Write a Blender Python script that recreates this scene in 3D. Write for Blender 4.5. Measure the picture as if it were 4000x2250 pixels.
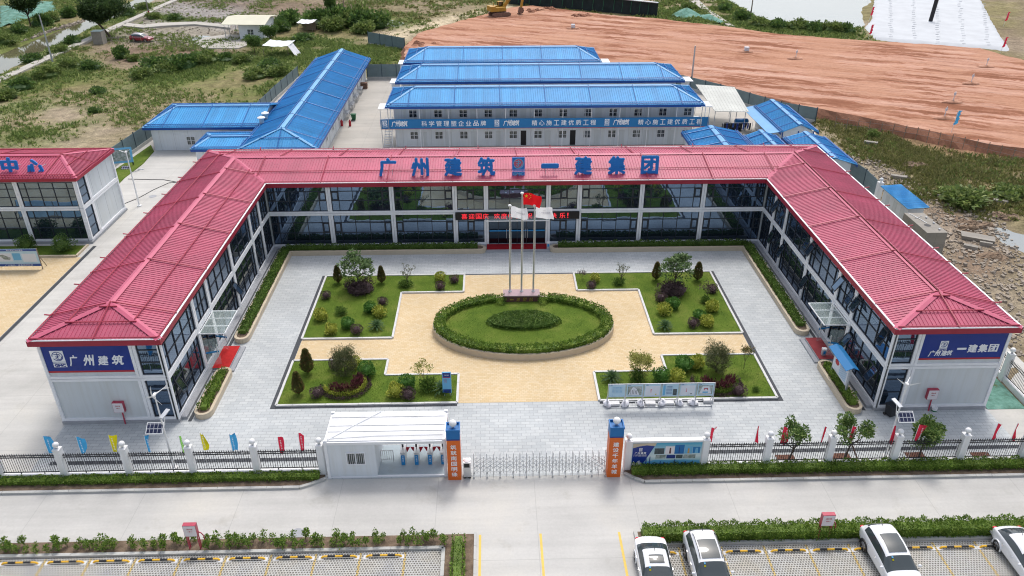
import bpy, math, random
import numpy as np
from mathutils import Vector, Matrix

random.seed(7)
RNG = np.random.default_rng(11)
SC = bpy.context.scene
COL = SC.collection
for o in list(bpy.data.objects):
	bpy.data.objects.remove(o)

# ------------------------------------------------------------------ camera
CAM = Vector((-2.3435, -70.4545, 34.2872))
PITCH, YAW, FPX = math.radians(29.064), math.radians(1.489), 3030.5
cd = bpy.data.cameras.new('camera')
cam = bpy.data.objects.new('camera', cd)
COL.objects.link(cam)
cam.location = CAM
cam.rotation_euler = (math.radians(90) - PITCH, 0, -YAW)
cd.sensor_width = 36.0
cd.lens = FPX / 4000 * 36
cd.clip_end = 6000
cd.clip_start = 0.5
SC.camera = cam

# ------------------------------------------------------------------ sky, sun, exposure
SUN_ELEV, SUN_AZ = math.radians(60), math.radians(14)      # azimuth from +Y towards +X
w = bpy.data.worlds.new('World')
SC.world = w
w.use_nodes = True
nt = w.node_tree
sky = nt.nodes.new('ShaderNodeTexSky')
sky.sky_type = 'NISHITA'
sky.sun_disc = False
sky.sun_elevation = SUN_ELEV
sky.sun_rotation = SUN_AZ
sky.air_density = 1.0
sky.dust_density = 4.0
sky.ozone_density = 1.0
bg = nt.nodes['Background']
bg.inputs['Strength'].default_value = 0.15
hs = nt.nodes.new('ShaderNodeHueSaturation')            # a hazy, whitish sky
hs.inputs['Saturation'].default_value = 0.55
nt.links.new(sky.outputs[0], hs.inputs['Color'])
nt.links.new(hs.outputs[0], bg.inputs[0])
sl = bpy.data.lights.new('sun', 'SUN')
sl.energy = 0.9
sl.angle = math.radians(13)
sl.color = (1.0, 0.965, 0.92)
sun = bpy.data.objects.new('sun', sl)
COL.objects.link(sun)
sd = Vector((math.sin(SUN_AZ) * math.cos(SUN_ELEV), math.cos(SUN_AZ) * math.cos(SUN_ELEV), math.sin(SUN_ELEV)))
sun.rotation_euler = (-sd).to_track_quat('-Z', 'Y').to_euler()
sun.location = (0, 60, 120)
SC.view_settings.view_transform = 'Standard'
SC.view_settings.look = 'None'
SC.view_settings.exposure = 0.58
SC.view_settings.gamma = 1.0
SC.cycles.max_bounces = 6
SC.cycles.diffuse_bounces = 3
SC.cycles.glossy_bounces = 3
SC.cycles.transparent_max_bounces = 8
SC.cycles.use_denoising = True
SC.cycles.filter_width = 1.1

_fw = Vector((math.sin(YAW) * math.cos(PITCH), math.cos(YAW) * math.cos(PITCH), -math.sin(PITCH)))
_r = Vector((math.cos(YAW), -math.sin(YAW), 0))
_u = _r.cross(_fw)


def G(u, v, z=0.0):
	"""Where the photo's point (u, v), in its own 4000 x 2250 pixels, lies on the level plane at height z."""
	d = _fw + _r * ((u - 2000) / FPX) - _u * ((v - 1125) / FPX)
	return CAM + d * ((z - CAM.z) / d.z)


def GP(pts, z=0.0):
	return [(G(u, v, z).x, G(u, v, z).y) for u, v in pts]


def L(c):
	c /= 255
	return c / 12.92 if c <= 0.04045 else ((c + 0.055) / 1.055) ** 2.4


def S(r, g, b, k=1.0):
	return (L(r) * k, L(g) * k, L(b) * k)


# ------------------------------------------------------------------ materials
class NT:
	def __init__(s, m):
		s.t = m.node_tree
		s.b = s.t.nodes['Principled BSDF']

	def n(s, kind, **kw):
		x = s.t.nodes.new(kind)
		for k, v in kw.items():
			if k in x.inputs:
				x.inputs[k].default_value = v
			else:
				setattr(x, k, v)
		return x

	def l(s, a, b):
		s.t.links.new(a, b)

	def coord(s, scale=None, rot=None, which='Object'):
		tc = s.n('ShaderNodeTexCoord')
		if scale is None and rot is None:
			return tc.outputs[which]
		mp = s.n('ShaderNodeMapping')
		if scale is not None:
			mp.inputs['Scale'].default_value = scale
		if rot is not None:
			mp.inputs['Rotation'].default_value = rot
		s.l(tc.outputs[which], mp.inputs['Vector'])
		return mp.outputs[0]

	def noise(s, vec, scale, detail=4, rough=0.55):
		x = s.n('ShaderNodeTexNoise', Scale=scale, Detail=detail, Roughness=rough)
		s.l(vec, x.inputs['Vector'])
		return x.outputs['Fac']

	def ramp(s, fac, stops):
		x = s.n('ShaderNodeValToRGB')
		cr = x.color_ramp
		while len(cr.elements) < len(stops):
			cr.elements.new(0.5)
		for e, (p, c) in zip(cr.elements, stops):
			e.position = p
			e.color = (*c, 1) if len(c) == 3 else c
		s.l(fac, x.inputs[0])
		return x.outputs[0]

	def mix(s, fac, a, b, mode='MIX'):
		x = s.n('ShaderNodeMix', data_type='RGBA', blend_type=mode)
		for sock, val in ((x.inputs[0], fac), (x.inputs[6], a), (x.inputs[7], b)):
			if hasattr(val, 'is_output'):
				s.l(val, sock)
			elif isinstance(val, (int, float)):
				sock.default_value = val
			else:
				sock.default_value = (*val, 1)
		return x.outputs[2]

	def bump(s, h, strength=0.3, dist=0.02):
		x = s.n('ShaderNodeBump', Strength=strength, Distance=dist)
		s.l(h, x.inputs['Height'])
		s.l(x.outputs[0], s.b.inputs['Normal'])


def newmat(name, rough=0.6, metal=0.0, spec=0.5):
	m = bpy.data.materials.new(name)
	m.use_nodes = True
	t = NT(m)
	t.b.inputs['Roughness'].default_value = rough
	t.b.inputs['Metallic'].default_value = metal
	t.b.inputs['Specular IOR Level'].default_value = spec
	return m, t


def vm(name, c, var=0.12, scale=3.0, rough=0.6, metal=0.0, spec=0.4, bump=0.0, bscale=40.0, c2=None, fine=0.0, isl=0.0):
	"""A surface of one colour, unevenly worn."""
	m, t = newmat(name, rough, metal, spec)
	v = t.coord()
	f = t.noise(v, scale, 5, 0.6)
	lo = tuple(x * (1 - var) for x in c)
	hi = tuple(min(1, x * (1 + var)) for x in c) if c2 is None else c2
	col = t.ramp(f, [(0.3, lo), (0.7, hi)])
	if fine:
		f2 = t.noise(v, scale * 14, 3, 0.6)
		g = t.ramp(f2, [(0.3, (1 - fine,) * 3), (0.7, (1 + fine,) * 3)])
		col = t.mix(1.0, col, g, 'MULTIPLY')
	if isl:
		g = t.n('ShaderNodeNewGeometry')
		col = t.mix(1.0, col, t.ramp(g.outputs['Random Per Island'], [(0, (1 - isl, 1 - isl * .8, 1 - isl * .8)), (.5, (1,) * 3), (1, (1 + isl * .6, 1 + isl * 1.6, 1 + isl * 1.2))]), 'MULTIPLY')
	t.l(col, t.b.inputs['Base Color'])
	if bump:
		t.bump(t.noise(v, bscale, 4, 0.6), bump, 0.02)
	return m


def streakmat(name, c, rough=0.6, amt=0.06, spec=0.4):
	"""Painted sheet with rain streaks running down it."""
	m, t = newmat(name, rough, 0, spec)
	f = t.noise(t.coord(scale=(2.2, 2.2, 0.12)), 1.6, 5, 0.65)
	g = t.noise(t.coord(), 0.5, 5, 0.6)
	col = t.ramp(f, [(0.30, tuple(x * (1 - amt) * y for x, y in zip(c, (1, .985, .95)))), (0.52, c), (0.75, tuple(min(1, x * 1.03) for x in c))])
	col = t.mix(1.0, col, t.ramp(g, [(0.3, (1 - amt * .6,) * 3), (0.7, (1.03,) * 3)]), 'MULTIPLY')
	t.l(col, t.b.inputs['Base Color'])
	return m


def clothmat(name, c, thru=0.45):
	"""Thin cloth: some of the light comes through."""
	m, t = newmat(name, 0.85, 0, 0.1)
	f = t.noise(t.coord(), 2.0, 4)
	col = t.ramp(f, [(0.3, tuple(x * .9 for x in c)), (0.7, tuple(min(1, x * 1.08) for x in c))])
	t.l(col, t.b.inputs['Base Color'])
	tr = t.n('ShaderNodeBsdfTranslucent')
	t.l(col, tr.inputs['Color'])
	mx = t.n('ShaderNodeMixShader')
	mx.inputs[0].default_value = thru
	t.l(t.b.outputs[0], mx.inputs[1])
	t.l(tr.outputs[0], mx.inputs[2])
	t.l(mx.outputs[0], t.t.nodes['Material Output'].inputs[0])
	return m


def leafmat(name, a, b, c=None, rough=0.55):
	"""Leaves: every leaf its own tone between a and b; light passes a little."""
	m, t = newmat(name, rough, 0, 0.3)
	g = t.n('ShaderNodeNewGeometry')
	st = [(0.0, a), (0.75, b), (1.0, c or b)]
	col = t.ramp(g.outputs['Random Per Island'], st)
	f = t.noise(t.coord(), 1.3, 3)
	sh = t.ramp(f, [(0.3, (0.72,) * 3), (0.7, (1.25,) * 3)])
	col = t.mix(1.0, col, sh, 'MULTIPLY')
	t.l(col, t.b.inputs['Base Color'])
	tr = t.n('ShaderNodeBsdfTranslucent')
	t.l(col, tr.inputs['Color'])
	mx = t.n('ShaderNodeMixShader')
	mx.inputs[0].default_value = 0.35
	out = t.t.nodes['Material Output']
	t.l(t.b.outputs[0], mx.inputs[1])
	t.l(tr.outputs[0], mx.inputs[2])
	t.l(mx.outputs[0], out.inputs[0])
	return m


def pavemat(name, c1, c2, mortar, bw, bh, ms, offset=0.5, rot=0.0, stain=0.18, rough=0.75, big=0.12):
	"""Pavers in bond, each of its own shade, with broad stains."""
	m, t = newmat(name, rough, 0, 0.3)
	v = t.coord(rot=(0, 0, rot))
	br = t.n('ShaderNodeTexBrick', offset=offset)
	br.inputs['Scale'].default_value = 1.0
	br.inputs['Brick Width'].default_value = bw
	br.inputs['Row Height'].default_value = bh
	br.inputs['Mortar Size'].default_value = ms
	br.inputs['Mortar Smooth'].default_value = 0.1
	br.inputs['Color1'].default_value = (*c1, 1)
	br.inputs['Color2'].default_value = (*c2, 1)
	br.inputs['Mortar'].default_value = (*mortar, 1)
	t.l(v, br.inputs['Vector'])
	f = t.noise(v, big, 6, 0.65)
	g = t.ramp(f, [(0.32, (1 - stain,) * 3), (0.66, (1 + stain * 0.6,) * 3)])
	col = t.mix(1.0, br.outputs['Color'], g, 'MULTIPLY')
	f2 = t.noise(v, 9, 5, 0.7)
	col = t.mix(1.0, col, t.ramp(f2, [(0.3, (0.93,) * 3), (0.7, (1.06,) * 3)]), 'MULTIPLY')
	t.l(col, t.b.inputs['Base Color'])
	t.bump(br.outputs['Fac'], -0.25, 0.01)
	return m


def concmat(name, c, seams=None, stain=0.16, warm=(1.02, 1.0, 0.96)):
	m, t = newmat(name, 0.8, 0, 0.25)
	v = t.coord()
	f = t.noise(v, 0.16, 7, 0.62)
	g = t.ramp(f, [(0.3, tuple(x * (1 - stain) for x in c)), (0.52, c), (0.72, tuple(min(1, x * y * 1.08) for x, y in zip(c, warm)))])
	st = t.noise(t.coord(scale=(0.06, 1.0, 1.0)), 1.1, 5, 0.6)
	col = t.mix(1.0, g, t.ramp(st, [(0.35, (0.93,) * 3), (0.65, (1.05,) * 3)]), 'MULTIPLY')
	pt = t.noise(v, 0.42, 6, 0.7)
	col = t.mix(1.0, col, t.ramp(pt, [(0.57, (1.0,) * 3), (0.70, (0.88, 0.87, 0.85))]), 'MULTIPLY')
	f2 = t.noise(v, 6, 6, 0.75)
	col = t.mix(1.0, col, t.ramp(f2, [(0.3, (0.94,) * 3), (0.7, (1.05,) * 3)]), 'MULTIPLY')
	if seams:
		br = t.n('ShaderNodeTexBrick', offset=0.0)
		br.inputs['Scale'].default_value = 1.0
		br.inputs['Brick Width'].default_value = seams[0]
		br.inputs['Row Height'].default_value = seams[1]
		br.inputs['Mortar Size'].default_value = 0.025
		br.inputs['Mortar Smooth'].default_value = 0.5
		t.l(v, br.inputs['Vector'])
		col = t.mix(t.ramp(br.outputs['Fac'], [(0, (0,) * 3), (1, (0.35,) * 3)]), col, tuple(x * 0.5 for x in c))
	t.l(col, t.b.inputs['Base Color'])
	t.bump(f2, 0.15, 0.01)
	return m


M = {}
K = 0.70
M['paver_grey'] = pavemat('grey granite pavers', S(218, 222, 222, K), S(203, 208, 210, K), S(178, 182, 184, K), 0.62, 0.31, 0.016, stain=0.16)
M['paver_yellow'] = pavemat('yellow pavers', S(243, 221, 182, K), S(235, 207, 160, K), S(214, 186, 142, K), 0.3, 0.2, 0.010, stain=0.12)
M['concrete'] = concmat('poured concrete', S(222, 220, 214, K), (6.0, 6.0))
M['road'] = concmat('concrete road', S(219, 217, 212, K), (6.0, 20.0), stain=0.13)
M['yard'] = concmat('yard concrete', S(208, 203, 194, K), (5.0, 5.0), stain=0.14)
M['kerb'] = concmat('kerb stone', S(214, 214, 210, K), stain=0.12)
M['kerb_white'] = vm('white border stone', S(232, 232, 230, K), 0.06, 2)
M['grating'] = pavemat('drain grating', S(112, 116, 122, K), S(96, 100, 106, K), S(62, 66, 72, K), 0.5, 0.09, 0.03, offset=0)
M['soil'] = vm('planting soil', (0.17, 0.125, 0.09), 0.4, 2.5, rough=0.95, spec=0.1, bump=0.8, bscale=18, fine=0.4)
M['lawn'] = None
m, t = newmat('mown lawn', 0.85, 0, 0.15)
v = t.coord()
f1 = t.noise(v, 0.55, 5, 0.6)
f2 = t.noise(v, 14, 5, 0.75)
c = t.ramp(f1, [(0.3, (0.066, 0.118, 0.012)), (0.5, (0.100, 0.156, 0.018)), (0.72, (0.155, 0.190, 0.036))])
c = t.mix(1.0, c, t.ramp(f2, [(0.28, (0.5,) * 3), (0.72, (1.5,) * 3)]), 'MULTIPLY')
t.l(c, t.b.inputs['Base Color'])
t.bump(f2, 1.0, 0.06)
M['lawn'] = m
# grass pavers of the car park: concrete lattice with dark holes
def lattice(name, ca, cb, hole):
	m, t = newmat(name, 0.85, 0, 0.2)
	v = t.coord()
	br = t.n('ShaderNodeTexBrick', offset=0.5)
	br.inputs['Scale'].default_value = 1.0
	br.inputs['Brick Width'].default_value = 0.155
	br.inputs['Row Height'].default_value = 0.15
	br.inputs['Mortar Size'].default_value = 0.036
	br.inputs['Mortar Smooth'].default_value = 0.25
	br.inputs['Color1'].default_value = (*hole, 1)
	br.inputs['Color2'].default_value = (*[x * 0.6 for x in hole], 1)
	t.l(v, br.inputs['Vector'])
	f = t.noise(v, 0.45, 6, 0.65)
	cc = t.ramp(f, [(0.3, ca), (0.5, cb), (0.7, tuple(x * y for x, y in zip(cb, (0.92, 0.86, 0.76))))])
	t.l(cc, br.inputs['Mortar'])
	f2 = t.noise(v, 5, 5, 0.7)
	col = t.mix(1.0, br.outputs['Color'], t.ramp(f2, [(0.3, (0.85,) * 3), (0.7, (1.1,) * 3)]), 'MULTIPLY')
	t.l(col, t.b.inputs['Base Color'])
	t.bump(br.outputs['Fac'], 0.6, 0.03)
	return m
M['paver_park'] = lattice('grass pavers', S(186, 188, 192, K), S(214, 213, 208, K), (0.20, 0.19, 0.165))
M['paver_line'] = lattice('painted grass pavers', S(224, 192, 120, K), S(228, 200, 132, K), (0.2, 0.18, 0.13))
M['yellow_line'] = vm('road paint yellow', S(244, 208, 96, K), 0.1, 3)
M['red_roof'] = vm('red roof sheet', (0.42, 0.066, 0.125), 0.15, 0.30, rough=0.5, spec=0.5, fine=0.09, isl=0.09)
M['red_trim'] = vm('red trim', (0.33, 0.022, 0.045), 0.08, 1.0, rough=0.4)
M['red_bar'] = vm('red roof bars', (0.34, 0.03, 0.06), 0.08, 1.0, rough=0.45)
M['blue_roof'] = vm('blue roof sheet', (0.048, 0.285, 0.58), 0.10, 0.35, rough=0.55, spec=0.3, fine=0.07, isl=0.10)
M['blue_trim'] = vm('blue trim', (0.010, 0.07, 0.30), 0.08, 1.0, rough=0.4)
M['blue_bar'] = vm('blue roof bars', (0.022, 0.13, 0.38), 0.08, 1.0, rough=0.4)
M['red_cap'] = vm('red ridge cap', (0.50, 0.095, 0.165), 0.08, 0.6, rough=0.45)
M['blue_cap'] = vm('blue ridge cap', (0.13, 0.36, 0.62), 0.08, 0.6, rough=0.5)
M['blue_pale'] = vm('pale blue sheet', (0.10, 0.32, 0.60), 0.08, 0.6, rough=0.4)
M['white_frame'] = vm('white steel frame', (0.80, 0.81, 0.83), 0.05, 1.5, rough=0.45)
M['panel'] = streakmat('wall panel', (0.60, 0.635, 0.65), 0.55)
M['panel_hut'] = streakmat('hut wall panel', (0.69, 0.725, 0.755), 0.55)  # paler panel sheet for the huts and the guard house
M['seam'] = vm('panel seam', (0.38, 0.40, 0.43), 0.05, 2)
M['dark_frame'] = vm('dark window frame', (0.03, 0.035, 0.045), 0.1, 3, rough=0.45)
M['plinth'] = vm('grey plinth', (0.33, 0.34, 0.36), 0.10, 1.5, rough=0.8)
M['white'] = streakmat('white paint', (0.78, 0.785, 0.79), 0.6)
M['canopy_sheet'] = vm('weathered pale sheet', (0.50, 0.51, 0.475), 0.12, 0.4, rough=0.7)
M['white_roof'] = vm('white roof sheet', (0.60, 0.61, 0.62), 0.10, 0.8, rough=0.5, fine=0.05)
M['white_wall'] = vm('white plaster', (0.74, 0.76, 0.79), 0.07, 1.0, rough=0.75)
M['steel'] = vm('stainless steel', (0.60, 0.60, 0.60), 0.08, 6, rough=0.35, metal=0.55)
M['galv'] = vm('grey steel', (0.45, 0.47, 0.5), 0.1, 4, rough=0.45, metal=0.4)
M['black_iron'] = vm('black iron', (0.03, 0.032, 0.036), 0.1, 5, rough=0.5)
M['cream'] = vm('cream stone tile', S(226, 210, 184, K), 0.06, 1.5, rough=0.7, fine=0.05)
M['mauve'] = vm('red granite', (0.13, 0.055, 0.06), 0.2, 12, rough=0.3)
M['mauve_top'] = vm('pale red granite', (0.36, 0.25, 0.27), 0.1, 10, rough=0.4)
M['orange'] = vm('orange cladding', S(236, 112, 36, 0.8), 0.04, 1.5, rough=0.5)
M['azure'] = vm('azure cladding', S(18, 118, 190, 0.75), 0.05, 1.5, rough=0.45)
M['navy'] = vm('navy sign board', S(18, 56, 150, 0.75), 0.10, 0.7, rough=0.3)
M['navy_dark'] = vm('dark blue stripe', S(30, 60, 140, 0.7), 0.05, 1.5, rough=0.4)
M['sign_red'] = vm('red stripe', S(204, 52, 62, 0.7), 0.05, 2)
M['banner'] = vm('banner blue', S(36, 128, 190, 0.8), 0.06, 0.5, rough=0.6)
M['letter_blue'] = vm('blue letters', S(24, 118, 200, 1.0), 0.05, 1.5, rough=0.45)
M['letter_edge'] = vm('light letter edge', S(120, 190, 232, 0.8), 0.04, 2)
M['ink_white'] = vm('white lettering', (0.82, 0.84, 0.86), 0.03, 3)
M['ink_grey'] = vm('grey lettering', (0.45, 0.45, 0.5), 0.05, 3)
M['gold'] = vm('gold lettering', (0.5, 0.33, 0.10), 0.1, 5, rough=0.3, metal=0.6)
M['carpet'] = vm('red carpet', S(214, 58, 58, 0.66), 0.12, 2.5, rough=0.9, spec=0.1, fine=0.1)
M['carpet_dull'] = vm('faded red carpet', S(172, 80, 84, 0.66), 0.15, 2.0, rough=0.9, spec=0.1, fine=0.1)
M['carpet_deep'] = vm('deep red carpet', S(176, 40, 50, 0.66), 0.12, 2.0, rough=0.9, spec=0.1, fine=0.1)
M['pink_white'] = vm('white box front', (0.72, 0.68, 0.70), 0.06, 2)
M['hydrant_red'] = vm('red enamel', (0.40, 0.045, 0.08), 0.1, 3, rough=0.35)
M['plastic_black'] = vm('black plastic', (0.02, 0.021, 0.024), 0.1, 4, rough=0.45)
M['plastic_green'] = vm('green plastic', (0.015, 0.12, 0.05), 0.15, 3, rough=0.5)
M['yellow_paint'] = vm('yellow paint', (0.78, 0.44, 0.03), 0.08, 4, rough=0.5)
M['hoarding'] = vm('grey green hoarding', S(122, 142, 146, 0.75), 0.12, 0.8, rough=0.6)
M['hoarding_post'] = vm('hoarding post', S(74, 92, 102, 0.75), 0.1, 2)
M['screen'] = vm('led panel', (0.012, 0.012, 0.014), 0.1, 5, rough=0.5)
M['earth_wall'] = vm('cut earth', (0.30, 0.14, 0.085), 0.35, 0.4, rough=0.95, bump=0.8, bscale=2.5, fine=0.2)
M['bark'] = vm('bark', (0.10, 0.075, 0.055), 0.3, 5, rough=0.95, bump=0.6, bscale=14)
M['pit_soil'] = vm('red pit soil', (0.14, 0.065, 0.045), 0.3, 5, rough=0.95, bump=0.8, bscale=12)
M['sack'] = vm('white sack', (0.70, 0.70, 0.74), 0.1, 5, rough=0.8, bump=0.5, bscale=8)
M['stone'] = vm('pale stone', (0.62, 0.62, 0.62), 0.08, 4, rough=0.8)
M['rubble'] = vm('rubble stone', (0.31, 0.265, 0.215), 0.3, 0.6, rough=0.95, bump=0.5, bscale=6)
M['tank'] = concmat('cast concrete tank', S(186, 180, 170, 0.62), (2.4, 1.2), stain=0.25)
M['tarp_white'] = vm('white tarpaulin', (0.78, 0.81, 0.84), 0.06, 0.5, rough=0.7, bump=0.3, bscale=1.5)
M['mud'] = vm('ditch mud', (0.22, 0.17, 0.13), 0.3, 1.0, rough=0.6)
m, t = newmat('green dust net', 0.9, 0, 0.1)
v = t.coord()
f = t.noise(v, 0.8, 7, 0.7)
c = t.ramp(f, [(0.34, (0.09, 0.11, 0.045)), (0.44, (0.10, 0.21, 0.165)), (0.58, (0.16, 0.32, 0.265)), (0.70, (0.27, 0.33, 0.27))])
t.l(c, t.b.inputs['Base Color'])
t.bump(t.noise(v, 5, 5, 0.7), 0.7, 0.08)
M['net'] = m
# mirror-coated tinted glass
def glassmat(name, c, rough=0.03, wob=0.0):
	m, t = newmat(name, rough, 0.92, 0.5)
	f = t.noise(t.coord(), 0.5, 2)
	t.l(t.ramp(f, [(0.3, tuple(x * 0.85 for x in c)), (0.7, tuple(x * 1.1 for x in c))]), t.b.inputs['Base Color'])
	if wob:
		t.bump(t.noise(t.coord(), 0.9, 2), wob, 0.05)
	return m
M['glass'] = glassmat('mirror tinted glass', (0.145, 0.21, 0.305), 0.02, 0.10)
M['glass_dark'] = glassmat('dark glass', (0.055, 0.075, 0.10), 0.06)
M['glass_hut'] = glassmat('hut window glass', (0.10, 0.115, 0.115), 0.12)
m, t = newmat('clear canopy glass', 0.05, 0, 0.5)
t.b.inputs['Base Color'].default_value = (0.62, 0.74, 0.72, 1)
t.b.inputs['Alpha'].default_value = 0.30
M['glass_clear'] = m
m, t = newmat('car glass', 0.06, 0, 0.8)
t.b.inputs['Base Color'].default_value = (0.040, 0.052, 0.056, 1)
M['car_glass'] = m
m, t = newmat('white car paint', 0.22, 0, 0.6)
t.b.inputs['Base Color'].default_value = (0.80, 0.81, 0.83, 1)
t.b.inputs['Coat Weight'].default_value = 0.6
M['car_white'] = m
m, t = newmat('red car paint', 0.25, 0, 0.6)
t.b.inputs['Base Color'].default_value = (0.26, 0.012, 0.03, 1)
t.b.inputs['Coat Weight'].default_value = 0.6
M['car_red'] = m
M['car_silver'] = vm('silver roof paint', (0.6, 0.6, 0.63), 0.04, 2, rough=0.3, metal=0.3)
M['tyre'] = vm('tyre rubber', (0.035, 0.034, 0.033), 0.15, 8, rough=0.8)
M['rim'] = vm('alloy rim', (0.42, 0.42, 0.43), 0.1, 8, rough=0.35, metal=0.8)
M['tail'] = vm('tail lamp red', (0.55, 0.01, 0.03), 0.1, 6, rough=0.15)
M['trim_black'] = vm('black trim', (0.018, 0.018, 0.02), 0.1, 5, rough=0.4)
M['chrome'] = vm('chrome', (0.75, 0.75, 0.77), 0.04, 6, rough=0.15, metal=1.0)
m, t = newmat('pond water', 0.08, 0, 0.6)
f = t.noise(t.coord(), 0.25, 3)
t.l(t.ramp(f, [(0.3, (0.22, 0.24, 0.235)), (0.7, (0.25, 0.27, 0.26))]), t.b.inputs['Base Color'])
t.bump(t.noise(t.coord(), 2.0, 3), 0.05, 0.02)
M['water'] = m
m, t = newmat('canal water', 0.05, 0, 0.6)
f = t.noise(t.coord(), 0.3, 3)
t.l(t.ramp(f, [(0.3, (0.10, 0.095, 0.05)), (0.7, (0.15, 0.14, 0.08))]), t.b.inputs['Base Color'])
t.bump(t.noise(t.coord(), 1.5, 3), 0.06, 0.02)
M['water_brown'] = m
m, t = newmat('led red', 0.5)
t.b.inputs['Base Color'].default_value = (0.6, 0.02, 0.03, 1)
t.b.inputs['Emission Color'].default_value = (1.0, 0.03, 0.05, 1)
t.b.inputs['Emission Strength'].default_value = 0.55
M['led_red'] = m
M['solar'] = pavemat('solar cells', (0.02, 0.025, 0.06), (0.025, 0.03, 0.07), (0.35, 0.36, 0.4), 0.24, 0.24, 0.02, offset=0, stain=0.02, rough=0.25)
M['flag_red'] = clothmat('red flag cloth', (0.66, 0.014, 0.02))
M['flag_yellow'] = vm('yellow star cloth', (0.85, 0.62, 0.03), 0.05, 2.0, rough=0.8)
M['flag_white'] = clothmat('white flag cloth', (0.88, 0.88, 0.90))
M['pennant_blue'] = clothmat('blue pennant', S(80, 172, 226, 0.8))
M['pennant_yellow'] = clothmat('yellow pennant', S(222, 214, 40, 0.8))
M['pennant_green'] = clothmat('lime pennant', S(158, 226, 110, 0.8))
M['pennant_red'] = clothmat('red pennant', S(228, 62, 88, 0.75))
M['digger'] = vm('digger yellow', (0.42, 0.24, 0.03), 0.2, 1.5, rough=0.5)
M['rust'] = vm('dusty iron', (0.20, 0.12, 0.09), 0.25, 2.5, rough=0.9)
M['heap_soil'] = vm('dug earth', (0.22, 0.155, 0.105), 0.35, 1.5, rough=0.95, bump=0.8, bscale=7, fine=0.25)
M['wood'] = vm('weathered wood', (0.24, 0.19, 0.14), 0.25, 4, rough=0.9)
M['poster'] = vm('pale poster blue', S(190, 222, 238, 0.8), 0.08, 0.9, rough=0.35)
M['poster_mid'] = vm('poster blue', S(110, 184, 226, 0.8), 0.08, 0.9, rough=0.35)
M['poster_white'] = vm('poster white', S(226, 232, 240, 0.8), 0.05, 0.9, rough=0.35)
M['poster_green'] = vm('poster aerial view', S(96, 132, 104, 0.8), 0.45, 3.5, rough=0.35, c2=S(200, 206, 206, 0.8))
M['poster_navy'] = vm('poster navy', S(52, 88, 160, 0.8), 0.06, 2, rough=0.35)
M['poster_grey'] = vm('poster grey', S(70, 84, 88, 0.8), 0.5, 5, rough=0.35)
M['turn_blue'] = vm('turnstile blue', S(36, 146, 214, 0.75), 0.05, 3, rough=0.4)
M['flap_red'] = vm('turnstile flap', S(206, 28, 52, 0.7), 0.05, 3, rough=0.3)
M['guard_floor'] = concmat('guard house floor', S(192, 206, 214, K))
# leaves
M['hedge'] = leafmat('hedge leaves', (0.066, 0.140, 0.021), (0.202, 0.307, 0.049), (0.334, 0.421, 0.088))
M['hedge_dark'] = leafmat('dark hedge leaves', (0.053, 0.113, 0.023), (0.142, 0.236, 0.042), (0.227, 0.321, 0.076))
M['ball_green'] = leafmat('round shrub leaves', (0.038, 0.133, 0.022), (0.104, 0.235, 0.042), (0.151, 0.302, 0.056))
M['ball_yellow'] = leafmat('golden shrub leaves', (0.150, 0.220, 0.025), (0.500, 0.520, 0.090), (0.700, 0.680, 0.180))
M['ball_purple'] = leafmat('purple shrub leaves', (0.039, 0.028, 0.028), (0.132, 0.085, 0.090), (0.202, 0.139, 0.132))
M['cordyline'] = leafmat('maroon cordyline leaves', (0.050, 0.014, 0.020), (0.158, 0.046, 0.060), (0.245, 0.086, 0.101))
M['cone_red'] = leafmat('reddish conifer leaves', (0.075, 0.115, 0.030), (0.190, 0.180, 0.060), (0.420, 0.180, 0.100))
M['frangipani'] = leafmat('broad pale leaves', (0.061, 0.110, 0.039), (0.165, 0.253, 0.094), (0.264, 0.352, 0.154))
M['willow'] = leafmat('grey green fine leaves', (0.055, 0.077, 0.028), (0.154, 0.171, 0.072), (0.242, 0.231, 0.121))
M['cycad'] = leafmat('cycad fronds', (0.021, 0.060, 0.021), (0.060, 0.127, 0.034))
M['pale_tree'] = leafmat('pale golden leaves', (0.220, 0.230, 0.060), (0.450, 0.440, 0.130), (0.550, 0.520, 0.200))
M['tree_leaf'] = leafmat('street tree leaves', (0.056, 0.122, 0.034), (0.160, 0.244, 0.066), (0.319, 0.394, 0.131))
M['wild_dark'] = leafmat('dark wild leaves', (0.051, 0.109, 0.029), (0.123, 0.210, 0.051), (0.203, 0.290, 0.080))
M['wild'] = leafmat('wild leaves', (0.095, 0.155, 0.038), (0.215, 0.285, 0.080), (0.36, 0.40, 0.14))
M['weed'] = leafmat('weed blades', (0.115, 0.130, 0.040), (0.22, 0.22, 0.075), (0.36, 0.31, 0.15))
M['tree_dense'] = leafmat('dense dark tree leaves', (0.023, 0.052, 0.018), (0.065, 0.111, 0.033), (0.104, 0.156, 0.052))
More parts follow.
